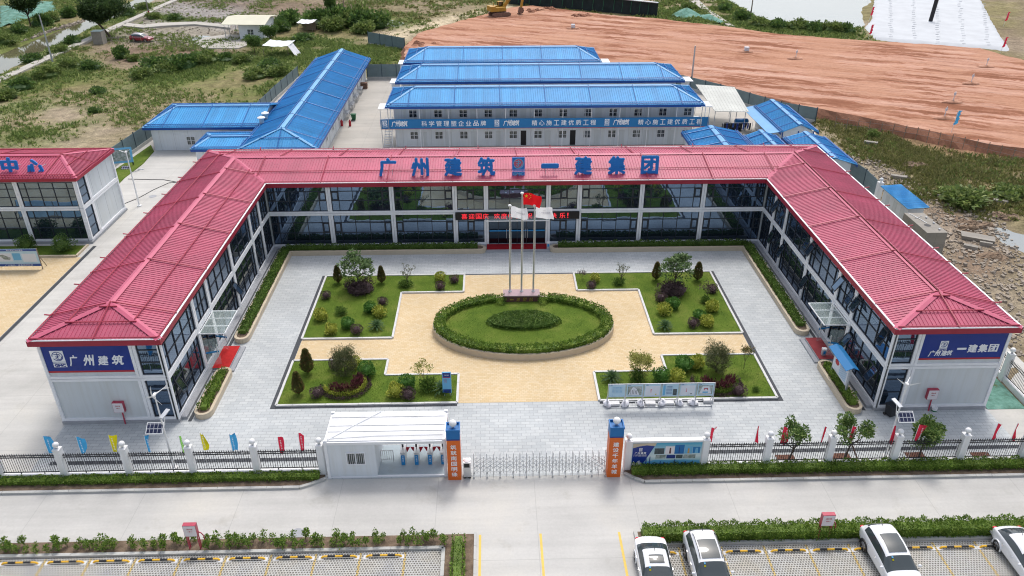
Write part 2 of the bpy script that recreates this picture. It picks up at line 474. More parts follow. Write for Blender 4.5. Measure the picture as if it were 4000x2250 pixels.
# ------------------------------------------------------------------ mesh building
class MB:
	def __init__(s, at=(0, 0, 0)):
		s.v, s.f, s.mi, s.m = [], [], [], 0
		s.o = Vector(at)

	def add(s, vs, fs):
		b = len(s.v)
		ox, oy, oz = s.o
		s.v += [(p[0] - ox, p[1] - oy, p[2] - oz) for p in vs]
		s.f += [tuple(b + i for i in f) for f in fs]
		s.mi += [s.m] * len(fs)

	def box(s, x0, y0, z0, x1, y1, z1):
		x0, x1 = min(x0, x1), max(x0, x1)
		y0, y1 = min(y0, y1), max(y0, y1)
		s.add([(x0, y0, z0), (x1, y0, z0), (x1, y1, z0), (x0, y1, z0), (x0, y0, z1), (x1, y0, z1), (x1, y1, z1), (x0, y1, z1)],
			  [(0, 3, 2, 1), (4, 5, 6, 7), (0, 1, 5, 4), (1, 2, 6, 5), (2, 3, 7, 6), (3, 0, 4, 7)])

	def obox(s, c, d, R=None):
		"""Box of size d centred at c, turned by the 3x3 matrix R."""
		R = R or Matrix.Identity(3)
		P = []
		for k in (-.5, .5):
			for i, j in ((-.5, -.5), (.5, -.5), (.5, .5), (-.5, .5)):
				P.append(Vector(c) + R @ Vector((i * d[0], j * d[1], k * d[2])))
		s.add(P, [(0, 3, 2, 1), (4, 5, 6, 7), (0, 1, 5, 4), (1, 2, 6, 5), (2, 3, 7, 6), (3, 0, 4, 7)])

	def bar(s, a, b, wd, ht, up=(0, 0, 1)):
		a, b = Vector(a), Vector(b)
		d = (b - a)
		ln = d.length
		if ln < 1e-6:
			return
		d /= ln
		sx = d.cross(Vector(up))
		if sx.length < 1e-4:
			sx = d.cross(Vector((1, 0, 0)))
		sx.normalize()
		sz = sx.cross(d)
		R = Matrix((sx, d, sz)).transposed()
		s.obox((a + b) / 2, (wd, ln, ht), R)

	def tube(s, pts, r, n=6, cap=True):
		pts = [Vector(p) for p in pts]
		if isinstance(r, (int, float)):
			r = [r] * len(pts)
		vs, fs = [], []
		prev = None
		for i, p in enumerate(pts):
			d = (pts[min(i + 1, len(pts) - 1)] - pts[max(i - 1, 0)])
			d.normalize()
			ref = prev if prev is not None else (Vector((1, 0, 0)) if abs(d.x) < 0.8 else Vector((0, 1, 0)))
			a = (ref - d * ref.dot(d))
			a.normalize()
			prev = a
			b = d.cross(a)
			for k in range(n):
				t = 2 * math.pi * k / n
				vs.append(p + (a * math.cos(t) + b * math.sin(t)) * r[i])
		for i in range(len(pts) - 1):
			for k in range(n):
				k2 = (k + 1) % n
				fs.append((i * n + k, i * n + k2, (i + 1) * n + k2, (i + 1) * n + k))
		if cap:
			fs.append(tuple(range(n - 1, -1, -1)))
			fs.append(tuple((len(pts) - 1) * n + k for k in range(n)))
		s.add(vs, fs)

	def prism(s, poly, z0, z1, top=True, bottom=True):
		a = sum(poly[i][0] * poly[(i + 1) % len(poly)][1] - poly[(i + 1) % len(poly)][0] * poly[i][1] for i in range(len(poly)))
		if a < 0:
			poly = poly[::-1]
		n = len(poly)
		vs = [(x, y, z0) for x, y in poly] + [(x, y, z1) for x, y in poly]
		fs = [(i, (i + 1) % n, n + (i + 1) % n, n + i) for i in range(n)]
		if top:
			fs.append(tuple(range(n, 2 * n)))
		if bottom:
			fs.append(tuple(range(n - 1, -1, -1)))
		s.add(vs, fs)

	def sheet(s, poly, z):
		a = sum(poly[i][0] * poly[(i + 1) % len(poly)][1] - poly[(i + 1) % len(poly)][0] * poly[i][1] for i in range(len(poly)))
		if a < 0:
			poly = poly[::-1]
		s.add([(x, y, z) for x, y in poly], [tuple(range(len(poly)))])

	def lathe(s, prof, c=(0, 0, 0), n=16):
		vs, fs = [], []
		for r, z in prof:
			for k in range(n):
				t = 2 * math.pi * k / n
				vs.append((c[0] + r * math.cos(t), c[1] + r * math.sin(t), c[2] + z))
		for i in range(len(prof) - 1):
			for k in range(n):
				k2 = (k + 1) % n
				fs.append((i * n + k, i * n + k2, (i + 1) * n + k2, (i + 1) * n + k))
		fs.append(tuple(range(n - 1, -1, -1)))
		fs.append(tuple((len(prof) - 1) * n + k for k in range(n)))
		s.add(vs, fs)

	def ball(s, c, rx, ry=None, rz=None, n=14, m=9, jit=0.0):
		ry, rz = ry or rx, rz or rx
		prof = [(max(1e-3, math.sin(math.pi * i / m)), -math.cos(math.pi * i / m)) for i in range(m + 1)]
		vs, fs = [], []
		for r, z in prof:
			for k in range(n):
				t = 2 * math.pi * k / n
				q = 1 + random.uniform(-jit, jit)
				vs.append((c[0] + rx * r * q * math.cos(t), c[1] + ry * r * q * math.sin(t), c[2] + rz * z * q))
		for i in range(m):
			for k in range(n):
				k2 = (k + 1) % n
				fs.append((i * n + k, i * n + k2, (i + 1) * n + k2, (i + 1) * n + k))
		s.add(vs, fs)

	def quad(s, a, b, c, d):
		s.add([a, b, c, d], [(0, 1, 2, 3)])

	def build(s, name, mat, parent=None, loc=(0, 0, 0), smooth=False):
		me = bpy.data.meshes.new(name)
		me.from_pydata(s.v, [], s.f)
		mats = mat if isinstance(mat, (list, tuple)) else [mat]
		for x in mats:
			me.materials.append(M[x] if isinstance(x, str) else x)
		if len(mats) > 1:
			me.polygons.foreach_set('material_index', s.mi)
		if smooth:
			me.polygons.foreach_set('use_smooth', [True] * len(s.f))
		me.update()
		o = bpy.data.objects.new(name, me)
		COL.objects.link(o)
		o.location = loc
		if parent is not None:
			o.parent = parent
		return o


def tag(o, label=None, cat=None, group=None, kind=None):
	if label:
		o['label'] = label
	if cat:
		o['category'] = cat
	if group:
		o['group'] = group
	if kind:
		o['kind'] = kind
	return o


def thing(name, label, cat, loc=(0, 0, 0), rz=0.0, group=None):
	o = bpy.data.objects.new(name, None)
	o.empty_display_size = 0.3
	COL.objects.link(o)
	o.location = loc
	o.rotation_euler = (0, 0, rz)
	return tag(o, label, cat, group)


def solo(mb, name, mat, label, cat, loc=(0, 0, 0), group=None, smooth=False, rz=0.0, sc=None):
	o = mb.build(name, mat, None, loc, smooth)
	o.rotation_euler = (0, 0, rz)
	if sc:
		o.scale = sc if isinstance(sc, tuple) else (sc,) * 3
	return tag(o, label, cat, group)


def struct(mb, name, mat, kind='structure', smooth=False):
	return tag(mb.build(name, mat, smooth=smooth), kind=kind)


def kids(o):
	return list(o.children)


def dup(o, loc=None, rz=None, label=None, group=None, sc=None, parent=None):
	"""A copy of a thing with copies of its parts and sub-parts; meshes are shared."""
	c = o.copy()
	COL.objects.link(c)
	if parent is not None:
		c.parent = parent
	for ch in kids(o):
		dup(ch, parent=c)
	if loc is not None:
		c.location = loc
	if rz is not None:
		c.rotation_euler = (0, 0, rz)
	if sc is not None:
		c.scale = sc if isinstance(sc, tuple) else (sc,) * 3
	if label:
		c['label'] = label
	if group:
		c['group'] = group
	return c


# ------------------------------------------------------------------ lettering
_tc = bpy.data.curves.new('lettering', 'FONT')
_to = bpy.data.objects.new('lettering', _tc)
COL.objects.link(_to)
_cache = {}


def glyphs(body, bold=0.0, shear=0.0, res=2, ex=0.5, space=1.0):
	key = (body, bold, shear, res, space)
	if key not in _cache:
		_tc.body = body
		_tc.offset = bold
		_tc.shear = shear
		_tc.extrude = 0.5
		_tc.resolution_u = res
		_tc.space_character = space
		_tc.size = 1.0
		bpy.context.view_layer.update()
		dg = bpy.context.evaluated_depsgraph_get()
		me = bpy.data.meshes.new_from_object(_to.evaluated_get(dg), depsgraph=dg)
		vs = [tuple(x.co) for x in me.vertices]
		fs = [tuple(p.vertices) for p in me.polygons]
		bpy.data.meshes.remove(me)
		xs = [p[0] for p in vs]
		ys = [p[1] for p in vs]
		_cache[key] = (vs, fs, (min(xs), max(xs), min(ys), max(ys)))
	return _cache[key]


def letter(mb, body, c, ex, ey, wd, ht=None, thick=0.03, bold=0.0, shear=0.0, res=2, space=1.0):
	"""Set body centred at c in the plane (ex, ey), fitted to width wd (and height ht); bold letters are struck five times."""
	vs, fs, (x0, x1, y0, y1) = glyphs(body, 0, shear, res, space=space)
	if bold:
		ex, ey = Vector(ex).normalized(), Vector(ey).normalized()
		for k, (i, j) in enumerate(((0, 0), (1, .3), (-1, -.3), (.3, -.8), (-.3, .8))):
			letter(mb, body, Vector(c) + (ex * i + ey * j) * bold * wd + ex.cross(ey) * k * .0012, ex, ey, wd * (1 - 2 * bold), ht and ht * (1 - 1.6 * bold), thick, 0, shear, res, space)
		return
	ex, ey = Vector(ex).normalized(), Vector(ey).normalized()
	ez = ex.cross(ey)
	sx = wd / (x1 - x0)
	sy = sx if ht is None else ht / (y1 - y0)
	c = Vector(c)
	mb.add([c + ex * ((x - (x0 + x1) / 2) * sx) + ey * ((y - (y0 + y1) / 2) * sy) + ez * (z * thick) for x, y, z in vs], fs)


def emblem(parent, c, ex, ey, s, thick, plate, ink, hole=None, at=(0, 0, 0)):
	"""The company mark: a square with a ringed monogram, a bar, and a box of three capitals. s = width."""
	ex, ey = Vector(ex).normalized(), Vector(ey).normalized()
	ez = ex.cross(ey)
	c = Vector(c)
	P = lambda x, y, z=0: c + ex * (x * s) + ey * (y * s) + ez * z
	a = MB(at)

	def slab(x0, y0, x1, y1, z0, z1, mb):
		mb.add([P(x0, y0, z0), P(x1, y0, z0), P(x1, y1, z0), P(x0, y1, z0), P(x0, y0, z1), P(x1, y0, z1), P(x1, y1, z1), P(x0, y1, z1)],
			   [(0, 3, 2, 1), (4, 5, 6, 7), (0, 1, 5, 4), (1, 2, 6, 5), (2, 3, 7, 6), (3, 0, 4, 7)])
	slab(-.5, -.22, .5, .78, 0, thick, a)
	slab(-.5, -.33, .5, -.27, 0, thick, a)
	slab(-.5, -.72, .5, -.38, 0, thick, a)
	a.build('emblem_plate', plate, parent)
	b = MB(at)
	z0, z1 = thick + 0.002, thick + 0.008
	n, pi_ = 28, math.pi
	for ra, rb, t0, t1 in ((.36, .42, -2.6, 3.2), (.20, .26, -2.9, 0.3)):
		cx, cy = (0, .28) if ra > .3 else (.06, .22)
		ring = []
		for k in range(n + 1):
			t = t0 + (t1 - t0) * k / n
			ring.append((ra * math.cos(t), ra * math.sin(t), rb * math.cos(t), rb * math.sin(t)))
		for q, r in zip(ring, ring[1:]):
			b.quad(P(cx + q[0], cy + q[1], z1), P(cx + q[2], cy + q[3], z1), P(cx + r[2], cy + r[3], z1), P(cx + r[0], cy + r[1], z1))
	for x0, y0, x1, y1 in ((-.24, .44, .20, .49), (-.02, .08, .05, .56), (-.16, .28, .16, .33), (-.12, .16, .02, .20), (.14, .33, .20, .49)):
		slab(x0, y0, x1, y1, z0, z1, b)
	letter(b, 'GMC', P(0, -.55, z1), ex, ey, s * .86, s * .24, 0.004, bold=0.03)
	b.build('emblem_mark', ink, parent)
	if hole:
		d = MB(at)
		d.add([P(0, .28, thick + .001)] + [P(.36 * math.cos(2 * pi_ * k / 24), .28 + .36 * math.sin(2 * pi_ * k / 24), thick + .001) for k in range(24)], [(0, k + 1, (k + 1) % 24 + 1) for k in range(24)])
		d.build('emblem_disc', hole, parent)


# ------------------------------------------------------------------ leaves
def leaf(mb, p, d, size, wid):
	"""One leaf at p along d."""
	d = d.normalized()
	sx = d.cross(Vector((random.uniform(-1, 1), random.uniform(-1, 1), random.uniform(.2, 1))))
	if sx.length < 1e-3:
		sx = Vector((1, 0, 0))
	sx.normalize()
	a = p - sx * wid * .2
	e = p + d * size
	m1 = p + d * size * .5 + sx * wid * .5
	m2 = p + d * size * .5 - sx * wid * .5
	mb.add([p, m1, e, m2], [(0, 1, 2, 3)])


def rdir(up=0.25):
	while True:
		q = Vector((random.uniform(-1, 1), random.uniform(-1, 1), random.uniform(-1, 1)))
		if 0.05 < q.length < 1:
			q.normalize()
			q.z += up
			return q


def leafball(mb, c, rx, ry, rz, n, size, wid=None, shell=0.72, up=0.3, rough=0.14, cut=-1.0):
	"""n leaves spread through the outer shell of a lumpy ellipsoid."""
	wid = wid or size * .55
	c = Vector(c)
	ph = [(rdir(0), random.uniform(.6, 1)) for _ in range(7)]
	for _ in range(n):
		q = rdir(0)
		if q.z < cut:
			q.z = -q.z
		lump = 1 + rough * sum(math.cos(5 * q.dot(a) + 9 * b) for a, b in ph) / 2.6
		r = (shell + (1 - shell) * random.random() ** .6) * lump
		p = c + Vector((q.x * rx * r, q.y * ry * r, q.z * rz * r))
		d = q + rdir(up) * .8
		d.z += up
		leaf(mb, p, d, size * random.uniform(.7, 1.25), wid)


def core(mb, c, rx, ry, rz):
	mb.ball(c, rx, ry, rz, 10, 7, 0.08)


def hedge_run(mb, pts, wd, ht, z0, dens=150, size=0.13, ends=True, rough=0.12):
	"""A clipped hedge along pts: leaves over an inner body."""
	P = [Vector((x, y, 0)) for x, y in pts]
	for a, b in zip(P, P[1:]):
		d = b - a
		ln = d.length
		d /= ln
		nrm = Vector((-d.y, d.x, 0))
		mb.bar(a + Vector((0, 0, z0 + ht * .40)), b + Vector((0, 0, z0 + ht * .40)), wd * .72, ht * .74)
		n = int(dens * ln * (wd + 2 * ht))
		for _ in range(n):
			t = random.random() * ln
			g = 1 + rough * (math.sin(t * 5.1 + a.x) + math.sin(t * 2.3 + a.y * 3) + math.sin(t * 9.7)) / 1.6
			k = random.random() * (wd + 2 * ht)
			if k < wd:
				o, z, q = (k - wd / 2), ht * random.uniform(.86, 1.04) * g, Vector((0, 0, 1))
			elif k < wd + ht:
				o, z, q = wd / 2 * random.uniform(.86, 1.04), (k - wd) * g, nrm.copy()
			else:
				o, z, q = -wd / 2 * random.uniform(.86, 1.04), (k - wd - ht) * g, -nrm
			leaf(mb, a + d * t + nrm * (o * g) + Vector((0, 0, z0 + z)), q + rdir(.3) * .9 + Vector((0, 0, .35)), size * random.uniform(.7, 1.3), size * .6)


# ------------------------------------------------------------------ sheets with ribs
def clipline(poly, p, d):
	"""The span of the line p + t d inside the convex 2-D polygon."""
	t0, t1 = -1e9, 1e9
	n = len(poly)
	ar = sum(poly[i][0] * poly[(i + 1) % n][1] - poly[(i + 1) % n][0] * poly[i][1] for i in range(n))
	sg = 1 if ar > 0 else -1
	for i in range(n):
		a, b = poly[i], poly[(i + 1) % n]
		ex, ey = b[0] - a[0], b[1] - a[1]
		nx, ny = -ey * sg, ex * sg
		den = nx * d[0] + ny * d[1]
		num = nx * (p[0] - a[0]) + ny * (p[1] - a[1])
		if abs(den) < 1e-9:
			if num < 0:
				return None
			continue
		t = -num / den
		if den > 0:
			t0 = max(t0, t)
		else:
			t1 = min(t1, t)
	return (t0, t1) if t1 - t0 > 0.05 else None


def slope(mb, pts, gap=0.3, rw=0.08, rh=0.06, th=0.07):
	"""A sloping roof sheet over the 3-D polygon pts, whose first edge is the eave; ribs run up from it."""
	P = [Vector(p) for p in pts]
	ex = (P[1] - P[0]).normalized()
	nz = Vector((0, 0, 0))
	for i in range(len(P)):
		nz += (P[i] - P[0]).cross(P[(i + 1) % len(P)] - P[0])
	nz.normalize()
	if nz.z < 0:
		nz = -nz
		P = P[::-1]
		ex = -ex
	o = P[0]
	ey = nz.cross(ex)
	n = len(P)
	mb.add(P + [p - nz * th for p in P], [tuple(range(2 * n - 1, n - 1, -1))] + [(i, n + i, n + (i + 1) % n, (i + 1) % n) for i in range(n)])
	q = [((p - o).dot(ex), (p - o).dot(ey)) for p in P]
	x0, x1 = min(a for a, _ in q), max(a for a, _ in q)
	xs = x0
	while xs < x1 - .01:                    # the sheets lie side by side, each three ribs wide
		xe = min(xs + gap * 3, x1)
		if x1 - xe < .2:
			xe = x1
		pl = q
		for lim, sg in ((xs, 1), (xe, -1)):
			out = []
			for i in range(len(pl)):
				a, c = pl[i], pl[(i + 1) % len(pl)]
				da, dc = (a[0] - lim) * sg, (c[0] - lim) * sg
				if da >= 0:
					out.append(a)
				if da * dc < 0:
					f = da / (da - dc)
					out.append((a[0] + (c[0] - a[0]) * f, a[1] + (c[1] - a[1]) * f))
			pl = out
			if len(pl) < 3:
				break
		if len(pl) > 2:
			mb.add([o + ex * a + ey * c for a, c in pl], [tuple(range(len(pl)))])
		xs = xe
	k = int((x1 - x0) / gap)
	off = ((x1 - x0) - (k - 1) * gap) / 2
	for i in range(k):
		x = x0 + off + i * gap
		sp = clipline(q, (x, 0), (0, 1))
		if not sp:
			continue
		a, b = o + ex * x + ey * (sp[0] + .01), o + ex * x + ey * (sp[1] - .01)
		h = nz * rh
		e1, e2 = ex * rw * .5, ex * rw * .28
		mb.add([a - e1, a + e1, b + e1, b - e1, a - e2 + h, a + e2 + h, b + e2 + h, b - e2 + h],
			   [(4, 5, 6, 7), (0, 4, 7, 3), (1, 2, 6, 5), (0, 1, 5, 4), (2, 3, 7, 6)])
	return o, ex, ey, nz, q


def tiebars(mb, fr, ups=(), lanes=(), r=0.045, lift=0.13):
	"""Bars lying over a roof sheet: up the slope at distances ups along the eave, level ones at shares lanes of its depth."""
	o, ex, ey, nz, q = fr
	for x in ups:
		sp = clipline(q, (x, 0), (0, 1))
		if sp:
			mb.tube([o + ex * x + ey * sp[0] + nz * lift, o + ex * x + ey * sp[1] + nz * lift], r, 5)
	h = max(b for _, b in q)
	for k in lanes:
		sp = clipline(q, (0, h * k), (1, 0))
		if sp:
			mb.tube([o + ex * sp[0] + ey * h * k + nz * lift, o + ex * sp[1] + ey * h * k + nz * lift], r, 5)


def ridge(mb, a, b, wd=0.42, lift=0.07):
	a, b = Vector(a) + Vector((0, 0, lift)), Vector(b) + Vector((0, 0, lift))
	d = (b - a).normalized()
	sx = d.cross(Vector((0, 0, 1))).normalized()
	drop = Vector((0, 0, -wd * .14))
	mb.add([a - sx * wd / 2 + drop, a, a + sx * wd / 2 + drop, b - sx * wd / 2 + drop, b, b + sx * wd / 2 + drop], [(0, 3, 4, 1), (1, 4, 5, 2)])
# ------------------------------------------------------------------ the ground
def inpoly(X, Y, poly):
	r = np.zeros(X.shape, bool)
	n = len(poly)
	for i in range(n):
		x0, y0 = poly[i]
		x1, y1 = poly[(i + 1) % n]
		if y0 == y1:
			continue
		c = ((y0 > Y) != (y1 > Y)) & (X < (x1 - x0) * (Y - y0) / (y1 - y0) + x0)
		r ^= c
	return r


def edged(X, Y, poly):
	"""Distance to the outline of poly."""
	d = np.full(X.shape, 1e9)
	n = len(poly)
	for i in range(n):
		ax, ay = poly[i]
		bx, by = poly[(i + 1) % n]
		l2 = (bx - ax) ** 2 + (by - ay) ** 2 + 1e-9
		t = np.clip(((X - ax) * (bx - ax) + (Y - ay) * (by - ay)) / l2, 0, 1)
		d = np.minimum(d, np.hypot(X - ax - t * (bx - ax), Y - ay - t * (by - ay)))
	return d


def soft(X, Y, poly, wd):
	"""1 inside, 0 outside, over a border wd wide."""
	d = edged(X, Y, poly)
	s = np.where(inpoly(X, Y, poly), d, -d)
	return np.clip(s / wd * .5 + .5, 0, 1)


_perm = RNG.random((256, 256))


def vnoise(X, Y):
	xi, yi = np.floor(X).astype(int), np.floor(Y).astype(int)
	fx, fy = X - xi, Y - yi
	fx, fy = fx * fx * (3 - 2 * fx), fy * fy * (3 - 2 * fy)
	g = lambda i, j: _perm[(xi + i) % 256, (yi + j) % 256]
	return (g(0, 0) * (1 - fx) + g(1, 0) * fx) * (1 - fy) + (g(0, 1) * (1 - fx) + g(1, 1) * fx) * fy


def fbm(X, Y, s, o=4):
	r, a, t = 0, 1.0, 0
	for k in range(o):
		r = r + a * vnoise(X * s * 2 ** k + 17.3 * k, Y * s * 2 ** k + 5.1 * k)
		t += a
		a *= .55
	return r / t


SITE = [(-42.3, -33.6), (-42.3, -17.0), (-62, -17.0), (-62, 12), (-50.5, 12), (-50.5, 42), (-37.5, 42), (-37.5, 68), (-15, 68.3), (28, 66.5),
		(34, 57), (44.5, 41), (41.5, 24), (41.0, 10.5), (35.6, 10), (32.4, 9.7), (32.4, -27.4), (36, -27.4), (36, -33.6)]
FRONT = [(-120, -33.6), (120, -33.6), (120, -60), (-120, -60)]
RED = GP([(1580, 185), (1640, 128), (1800, 80), (1916, 52), (2000, 28), (2080, 22), (2400, 60), (2570, 72), (2680, 86), (2880, 108), (3000, 128),
		  (3280, 152), (3370, 158), (3680, 176), (3825, 188), (3884, 204), (4000, 236)], 1.2) + [(103, 62), (103, 5)] + \
	GP([(4000, 577), (3840, 560), (3600, 504), (3360, 452), (3170, 420), (3080, 400), (2880, 350), (2760, 335), (2700, 316)], 1.2) + [(27, 66.5), (14, 70.5), (-14, 74), (-19, 80)]
CANAL = [(-101.6, 20), (-101.6, 200), (-96.2, 200), (-95.4, 120), (-94.6, 104), (-93.4, 86), (-92.6, 76), (-92.3, 20)]
POND = GP([(2856, 0), (3000, 78), (3132, 92), (3248, 96), (3360, 104), (3376, 88), (3368, 24), (3412, 0)]) + [(108, 175), (55, 175)]
PUDDLE = GP([(3856, 870), (3900, 866), (3960, 895), (4000, 905)]) + [(60, 0), (60, -10)] + GP([(4000, 1000), (3960, 975), (3905, 960), (3870, 920)])
POND_SMALL = GP([(1508, 82), (1530, 78), (1566, 84), (1570, 92), (1540, 100), (1512, 96)])
PUDDLE_GREY = GP([(720, 150), (760, 138), (810, 140), (820, 152), (770, 160), (730, 160)])
g1 = np.arange(-150, 156.1, 1.0)
far = np.array([165, 180, 205, 245, 310, 420, 620, 1000, 1700, 3000.])
gx = np.concatenate([-far[::-1], g1, far])
gy = np.concatenate([[-3000, -1200, -500, -250, -140, -90], np.arange(-60, 176.1, 1.0), far[2:] - 10])
X, Y = np.meshgrid(gx, gy)
n1, n2, n3, n4 = fbm(X, Y, .045), fbm(X, Y, .16), fbm(X + 40, Y, .5, 3), fbm(X, Y + 90, .08)
Z = (n2 - .5) * .5 + (n3 - .5) * .22
near = inpoly(X, Y, SITE) | inpoly(X, Y, FRONT)
dsite = np.minimum(edged(X, Y, SITE), edged(X, Y, FRONT))
Z = Z * np.clip(dsite / 6, .15, 1) - .06
Z = np.where(near, -.35, Z)
red = inpoly(X, Y, RED)
Z = np.where(red & (edged(X, Y, RED) > 1.0), -.5, Z)
for P_, dep in ((CANAL, 1.0), (POND, .9), (PUDDLE, .22), (POND_SMALL, .3), (PUDDLE_GREY, .22)):
	s = soft(X, Y, P_, 2.4 if dep > .5 else 1.4)
	Z = Z * (1 - s) + s * -dep
mixc = lambda C, c, f: C * (1 - f[..., None]) + np.array(c) * f[..., None]
C = np.ones(X.shape + (3,)) * np.array((.22, .19, .095))
C = mixc(C, (.33, .27, .19), np.clip((n1 - .52) * 7, 0, 1))
C = mixc(C, (.125, .145, .040), np.clip((n4 * .5 + n2 * .5 - .43) * 8, 0, 1) * .85 * (X < 25))


def paint(poly, c, wd=3.0, amt=1.0, by=None, thr=.40, gain=8):
	global C
	f = soft(X + (n2 - .5) * 6, Y + (n3 - .5) * 5, poly, wd) * amt
	if by is not None:
		f = f * np.clip((by - thr) * gain, 0, 1)
	C = mixc(C, c, f)
	return f


GREENS = [GP(p) for p in (
	[(0, 345), (120, 282), (240, 214), (330, 225), (400, 300), (300, 312), (200, 322), (60, 400), (0, 412)],
	[(500, 335), (560, 270), (640, 230), (800, 215), (1000, 222), (1060, 240), (1000, 282), (800, 312), (620, 332), (530, 345)],
	[(1000, 235), (1160, 140), (1440, 165), (1580, 190), (1560, 240), (1430, 262), (1170, 265), (1060, 335), (1010, 372), (930, 410), (990, 300)],
	[(0, 400), (120, 385), (210, 410), (100, 440), (0, 440)],
	[(0, 530), (140, 510), (300, 480), (240, 540), (0, 580)],
	[(52, 262), (140, 205), (240, 150), (350, 140), (352, 150), (240, 192), (132, 252), (0, 320), (0, 280)],
	[(440, 130), (450, 110), (620, 12), (680, 0), (560, 0), (480, 45), (380, 90)],
	[(0, 200), (60, 170), (140, 135), (200, 118), (200, 70), (100, 100), (0, 130)],
	[(540, 75), (600, 55), (700, 70), (760, 72), (700, 86), (600, 80)],
	[(2740, 0), (2850, 0), (3000, 78), (3240, 96), (3370, 110), (3370, 152), (3250, 150), (3000, 126), (2880, 104), (2850, 96)],
	[(2500, 70), (2570, 40), (2700, 25), (2760, 50), (2860, 95), (2720, 88)],
	[(1490, 95), (1510, 50), (1570, 70), (1600, 98), (1530, 112)],
	[(3200, 470), (3420, 520), (3560, 560), (3700, 620), (4000, 640), (4000, 810), (3940, 800), (3900, 822), (3760, 790), (3640, 760), (3560, 680), (3420, 610), (3320, 560)],
	[(1800, 0), (2300, 0), (2500, 40), (2600, 0), (2700, 0), (2560, 30), (2300, 20), (2000, 10)])]
RUBBLE = [GP(p) for p in (
	[(640, 0), (1010, 0), (1010, 60), (1180, 62), (1000, 112), (880, 140), (700, 112), (600, 96), (480, 112), (520, 62)],
	[(430, 130), (560, 100), (860, 130), (900, 190), (560, 175), (420, 172)],
	[(3180, 545), (3330, 600), (3420, 615), (3560, 690), (3640, 765), (3760, 800), (3900, 830), (4000, 1000), (4000, 1450), (3900, 1330), (3640, 1000), (3300, 640)])]
paint(GP([(0, 405), (160, 382), (330, 365), (480, 400), (420, 480), (300, 565), (0, 570)]), (.37, .29, .20), 6, .85, n2, .36, 6)
paint(GP([(480, 450), (640, 375), (860, 335), (1000, 330), (960, 400), (640, 480), (560, 540)]), (.36, .28, .19), 6, .7, n2, .38, 6)
paint(RUBBLE[0], (.285, .265, .245), 6)
paint(RUBBLE[1], (.30, .27, .225), 5)
paint(RUBBLE[2], (.33, .27, .205), 4)
paint(RUBBLE[2], (.235, .165, .115), 3, .8, n2, .5, 10)
paint(GP([(400, 172), (440, 176), (760, 180), (960, 200), (960, 232), (700, 226), (600, 245), (500, 262), (400, 250), (340, 215)]), (.20, .14, .10), 4, .85)
paint(GP([(700, 0), (1200, 0), (1500, 0), (1480, 60), (1260, 62), (1010, 50)]), (.185, .135, .10), 5, .8)
paint(GP([(1500, 0), (1900, 0), (1880, 40), (1560, 70)]), (.26, .21, .14), 5, .8)
paint(GP([(3840, 0), (4000, 0), (4000, 222), (3950, 202), (3900, 110)]) + [(160, 100), (160, 160)], (.21, .16, .115), 3, .9)
paint(GP([(1440, 150), (1560, 108), (1800, 52), (1900, 28), (1990, 16), (1995, 30), (1916, 52), (1800, 82), (1640, 128), (1560, 160)]), (.50, .42, .29), 2)
paint(GP([(2000, 0), (2500, 0), (2420, 42), (2200, 18)]), (.40, .34, .24), 3, .6)
paint(GP([(3000, 500), (3180, 470), (3400, 525), (3700, 605), (4000, 655), (4000, 600), (3600, 520), (3200, 440)]), (.28, .15, .095), 2.5, .75)
gm = np.zeros(X.shape)
for i, P_ in enumerate(GREENS):
	f = paint(P_, (.125, .172, .045) if i not in (12, 13) else (.16, .165, .06), 4, .92, n2, .25, 6)
	gm = np.maximum(gm, f)
gm = np.maximum(gm, .42 * np.clip((n4 * .5 + n2 * .5 - .43) * 8, 0, 1) * (X < 25))
bp = soft(X, Y, GREENS[12], 4) * np.clip((n1 * .5 + n2 * .5 - .47) * 10, 0, 1)
C = mixc(C, (.26, .195, .12), bp * .8)
gm = gm * (1 - bp * .75)
fl = 1 + (n3 - .5) * .5
C = np.clip(C * fl[..., None], .01, .9)
ny, nx = X.shape
idx = np.arange(nx * ny).reshape(ny, nx)
faces = np.stack([idx[:-1, :-1], idx[:-1, 1:], idx[1:, 1:], idx[1:, :-1]], -1).reshape(-1, 4)
me = bpy.data.meshes.new('ground')
me.from_pydata(np.stack([X, Y, Z], -1).reshape(-1, 3).tolist(), [], faces.tolist())
at_ = me.color_attributes.new('soil_tone', 'FLOAT_COLOR', 'POINT')
at_.data.foreach_set('color', np.concatenate([C, np.ones(X.shape + (1,))], -1).astype(np.float32).ravel())
me.polygons.foreach_set('use_smooth', [True] * len(faces))
m, t = newmat('open ground', 0.95, 0, 0.1)
va = t.n('ShaderNodeVertexColor', layer_name='soil_tone')
vv = t.coord()
f1, f2 = t.noise(vv, 0.9, 6, 0.7), t.noise(vv, 4.5, 6, 0.75)
c = t.mix(1.0, va.outputs[0], t.ramp(f1, [(0.3, (0.62,) * 3), (0.7, (1.38,) * 3)]), 'MULTIPLY')
c = t.mix(1.0, c, t.ramp(f2, [(0.28, (0.62,) * 3), (0.72, (1.36,) * 3)]), 'MULTIPLY')
t.l(c, t.b.inputs['Base Color'])
t.bump(f2, 0.9, 0.15)
me.materials.append(m)
ground = bpy.data.objects.new('ground', me)
COL.objects.link(ground)
tag(ground, kind='structure')
GM = gm
N2 = n2


def gz(x, y):
	j = int(np.clip(np.searchsorted(gx, x) - 1, 0, nx - 2))
	i = int(np.clip(np.searchsorted(gy, y) - 1, 0, ny - 2))
	a, b = (x - gx[j]) / (gx[j + 1] - gx[j]), (y - gy[i]) / (gy[i + 1] - gy[i])
	return float((Z[i, j] * (1 - a) + Z[i, j + 1] * a) * (1 - b) + (Z[i + 1, j] * (1 - a) + Z[i + 1, j + 1] * a) * b)


